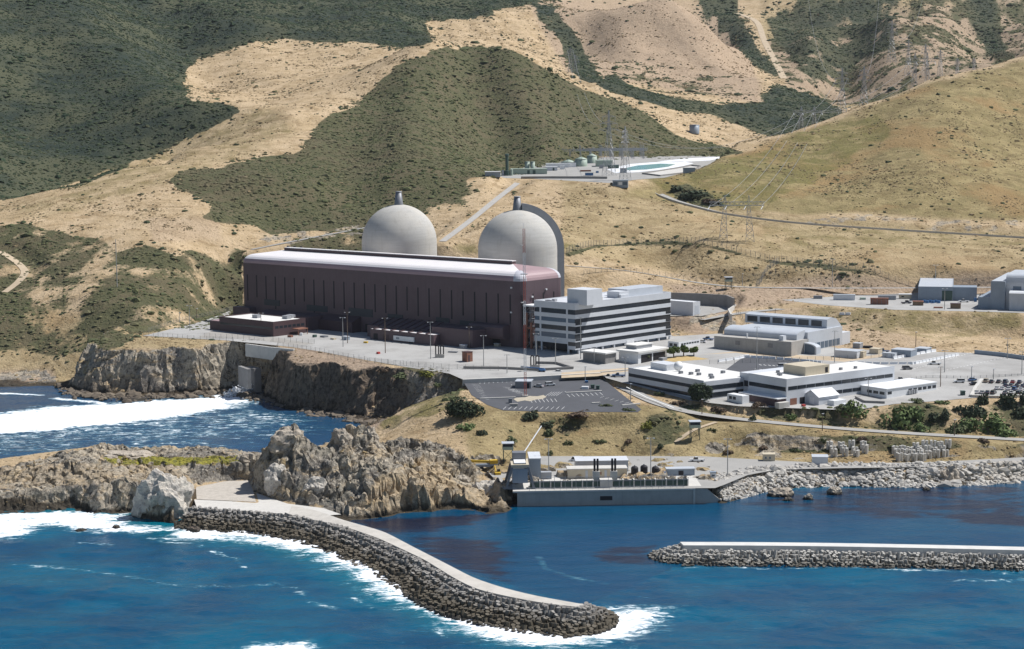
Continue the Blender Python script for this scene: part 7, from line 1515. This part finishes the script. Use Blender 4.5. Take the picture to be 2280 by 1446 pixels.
SH = [(1040,955,46,22,BSH,'green bush below the big cypress'),(1010,890,26,12,OLV,'small bush left of the big cypress'),(1075,968,30,18,DKB,'dark bush on the slope below the big cypress'),(1185,930,44,22,DKB,'dark bush under the front edge of the dark lot'),(1215,950,36,20,DKB,'dark bush right below the lot edge'),(1222,970,24,26,OLV,'upright bush above the gantry crane'),(1140,985,34,18,OLV,'olive bush beside the guard tower'),(1265,990,22,18,OLV,'bush left of the bare slope above the intake'),(1290,925,70,16,BRN,'wide brown bush patch below the lot edge'),(1400,915,34,12,OLV,'bush at the right corner of the dark lot'),(1440,952,30,16,YLG,'yellow-green bush above the coast road bend'),(1470,1000,26,16,DKB,'bush on the intake bluff'),(1350,905,30,8,OLV,'flat bush along the lot edge'),
 (1677,938,24,20,DKB,'round dark bush beside the coast road'),(1762,932,30,18,BSH,'green bush below the gabled shed'),(1690,905,40,16,BRN,'brown bush left of the brown porch'),(1600,915,44,16,BRN,'brown bush below the left sea office'),(1900,930,58,40,BSH,'big green bush below the white modular office'),(1870,918,34,18,OLV,'olive bush left of the big green bush'),(1998,948,70,52,BSH,'largest green bush by the coast road'),(2035,930,52,44,BSH,'green bush joined to the largest one'),(2050,962,40,26,BSH,'low green bush at the coast road right of the largest'),
 (2080,935,36,26,DKB,'dark bush in the middle of the slope'),(2105,930,34,26,DKB,'dark bush right of the middle one'),(2130,915,26,20,DKB,'small dark bush under the walled car park'),(2066,908,20,10,DKB,'tiny dark bush near the foot path'),(2170,925,70,40,DKB,'dark bush at the foot path top'),(2190,900,34,34,DKB,'dark upright bush under the car park wall'),(2155,950,60,34,BSH,'green bush over the coast road, left of the long thicket'),(2205,955,80,42,BSH,'long green thicket sloping to the coast road'),(2235,970,64,34,BSH,'green thicket end at the coast road'),(2245,905,56,44,DKB,'dark thicket below the car park at the right'),(2272,925,50,40,DKB,'dark thicket at the right edge'),(2280,900,40,36,DKB,'dark bush at the right edge under the wall'),(2130,965,50,30,OLV,'olive bush beside the coast road pole'),
 (2040,895,44,14,OLV,'flat bush at the corner of the modular office yard'),(2095,898,36,12,BSH,'flat green bush along the seaward kerb'),(1990,1000,20,14,DKB,'dark bush behind the right block storage group'),(1830,985,24,14,OLV,'bush above the left block storage group'),(1920,982,30,14,BRN,'brown bush on the lower bank'),(2190,985,34,14,BRN,'brown bush under the coast road'),(1620,1010,30,14,BRN,'brown bush on the bank behind the intake road'),(1700,1000,34,14,BRN,'brown bush above the beige hut'),(1770,1005,26,12,OLV,'olive bush above the pinkish shed'),
 (900,840,50,14,OLV,'green bush on the dark cliff top'),(950,838,46,16,YLG,'yellow-green bush on the cliff top by the fence'),(860,830,36,12,BRN,'brown bush on the dark cliff edge'),(975,858,30,12,OLV,'olive bush below the yard corner'),(1540,440,70,30,DKB,'dark thicket above the bench road'),(1505,428,40,20,DKB,'dark thicket at the bend of the bench road'),(1580,452,40,16,BRN,'brown thicket along the bench road'),(1905,985,22,10,DKB,'small dark bush above the storage blocks'),(1225,1012,20,12,OLV,'small bush behind the silver shed'),(1335,985,30,12,OLV,'olive bush on the bare bluff'),(1400,985,26,10,BRN,'brown bush on the bare bluff'),(1585,960,24,10,OLV,'olive bush beside the shore path'),(1510,900,40,12,BRN,'brown bush between the road and the sea office'),(1470,880,36,10,OLV,'olive bush at the road bend by the sea office')]
protos = {}
for k, (u, v, w_, h_, m_, lab) in enumerate(SH):
    key = (m_.name, k % 2)
    if key not in protos: protos[key] = crown(420, 1, .85, 1, 11, .13, 100+k, m_, 'shrub').data; cr0 = [o for o in COL.objects if o.data is protos[key]][0]
    else: cr0 = bpy.data.objects.new('shrub', protos[key]); COL.objects.link(cr0)
    c = G(u, v); sc = c[1]/F; cr0.location = c; cr0.scale = (w_*sc*.58, w_*sc*.5, h_*sc*.85); cr0.rotation_euler = (0, 0, k*1.3); tag(cr0, lab, 'shrub', 'shrubs on the seaward slopes')
# ------------------------------------------------------------------ thin sea haze
mb = MB().box(-2600, 2600, -60, 4900, -9, 900); m, nt, b = nodes('haze_air'); nt.nodes.remove(b)
pv = nt.nodes.new('ShaderNodeVolumePrincipled'); pv.inputs['Color'].default_value = (.80, .88, 1, 1); pv.inputs['Density'].default_value = 1.7e-5; pv.inputs['Anisotropy'].default_value = .2
nt.links.new(pv.outputs[0], nt.nodes['Material Output'].inputs['Volume'])
hz = mb.build('haze', m); hz['kind'] = 'stuff'; hz['label'] = 'thin bluish haze'
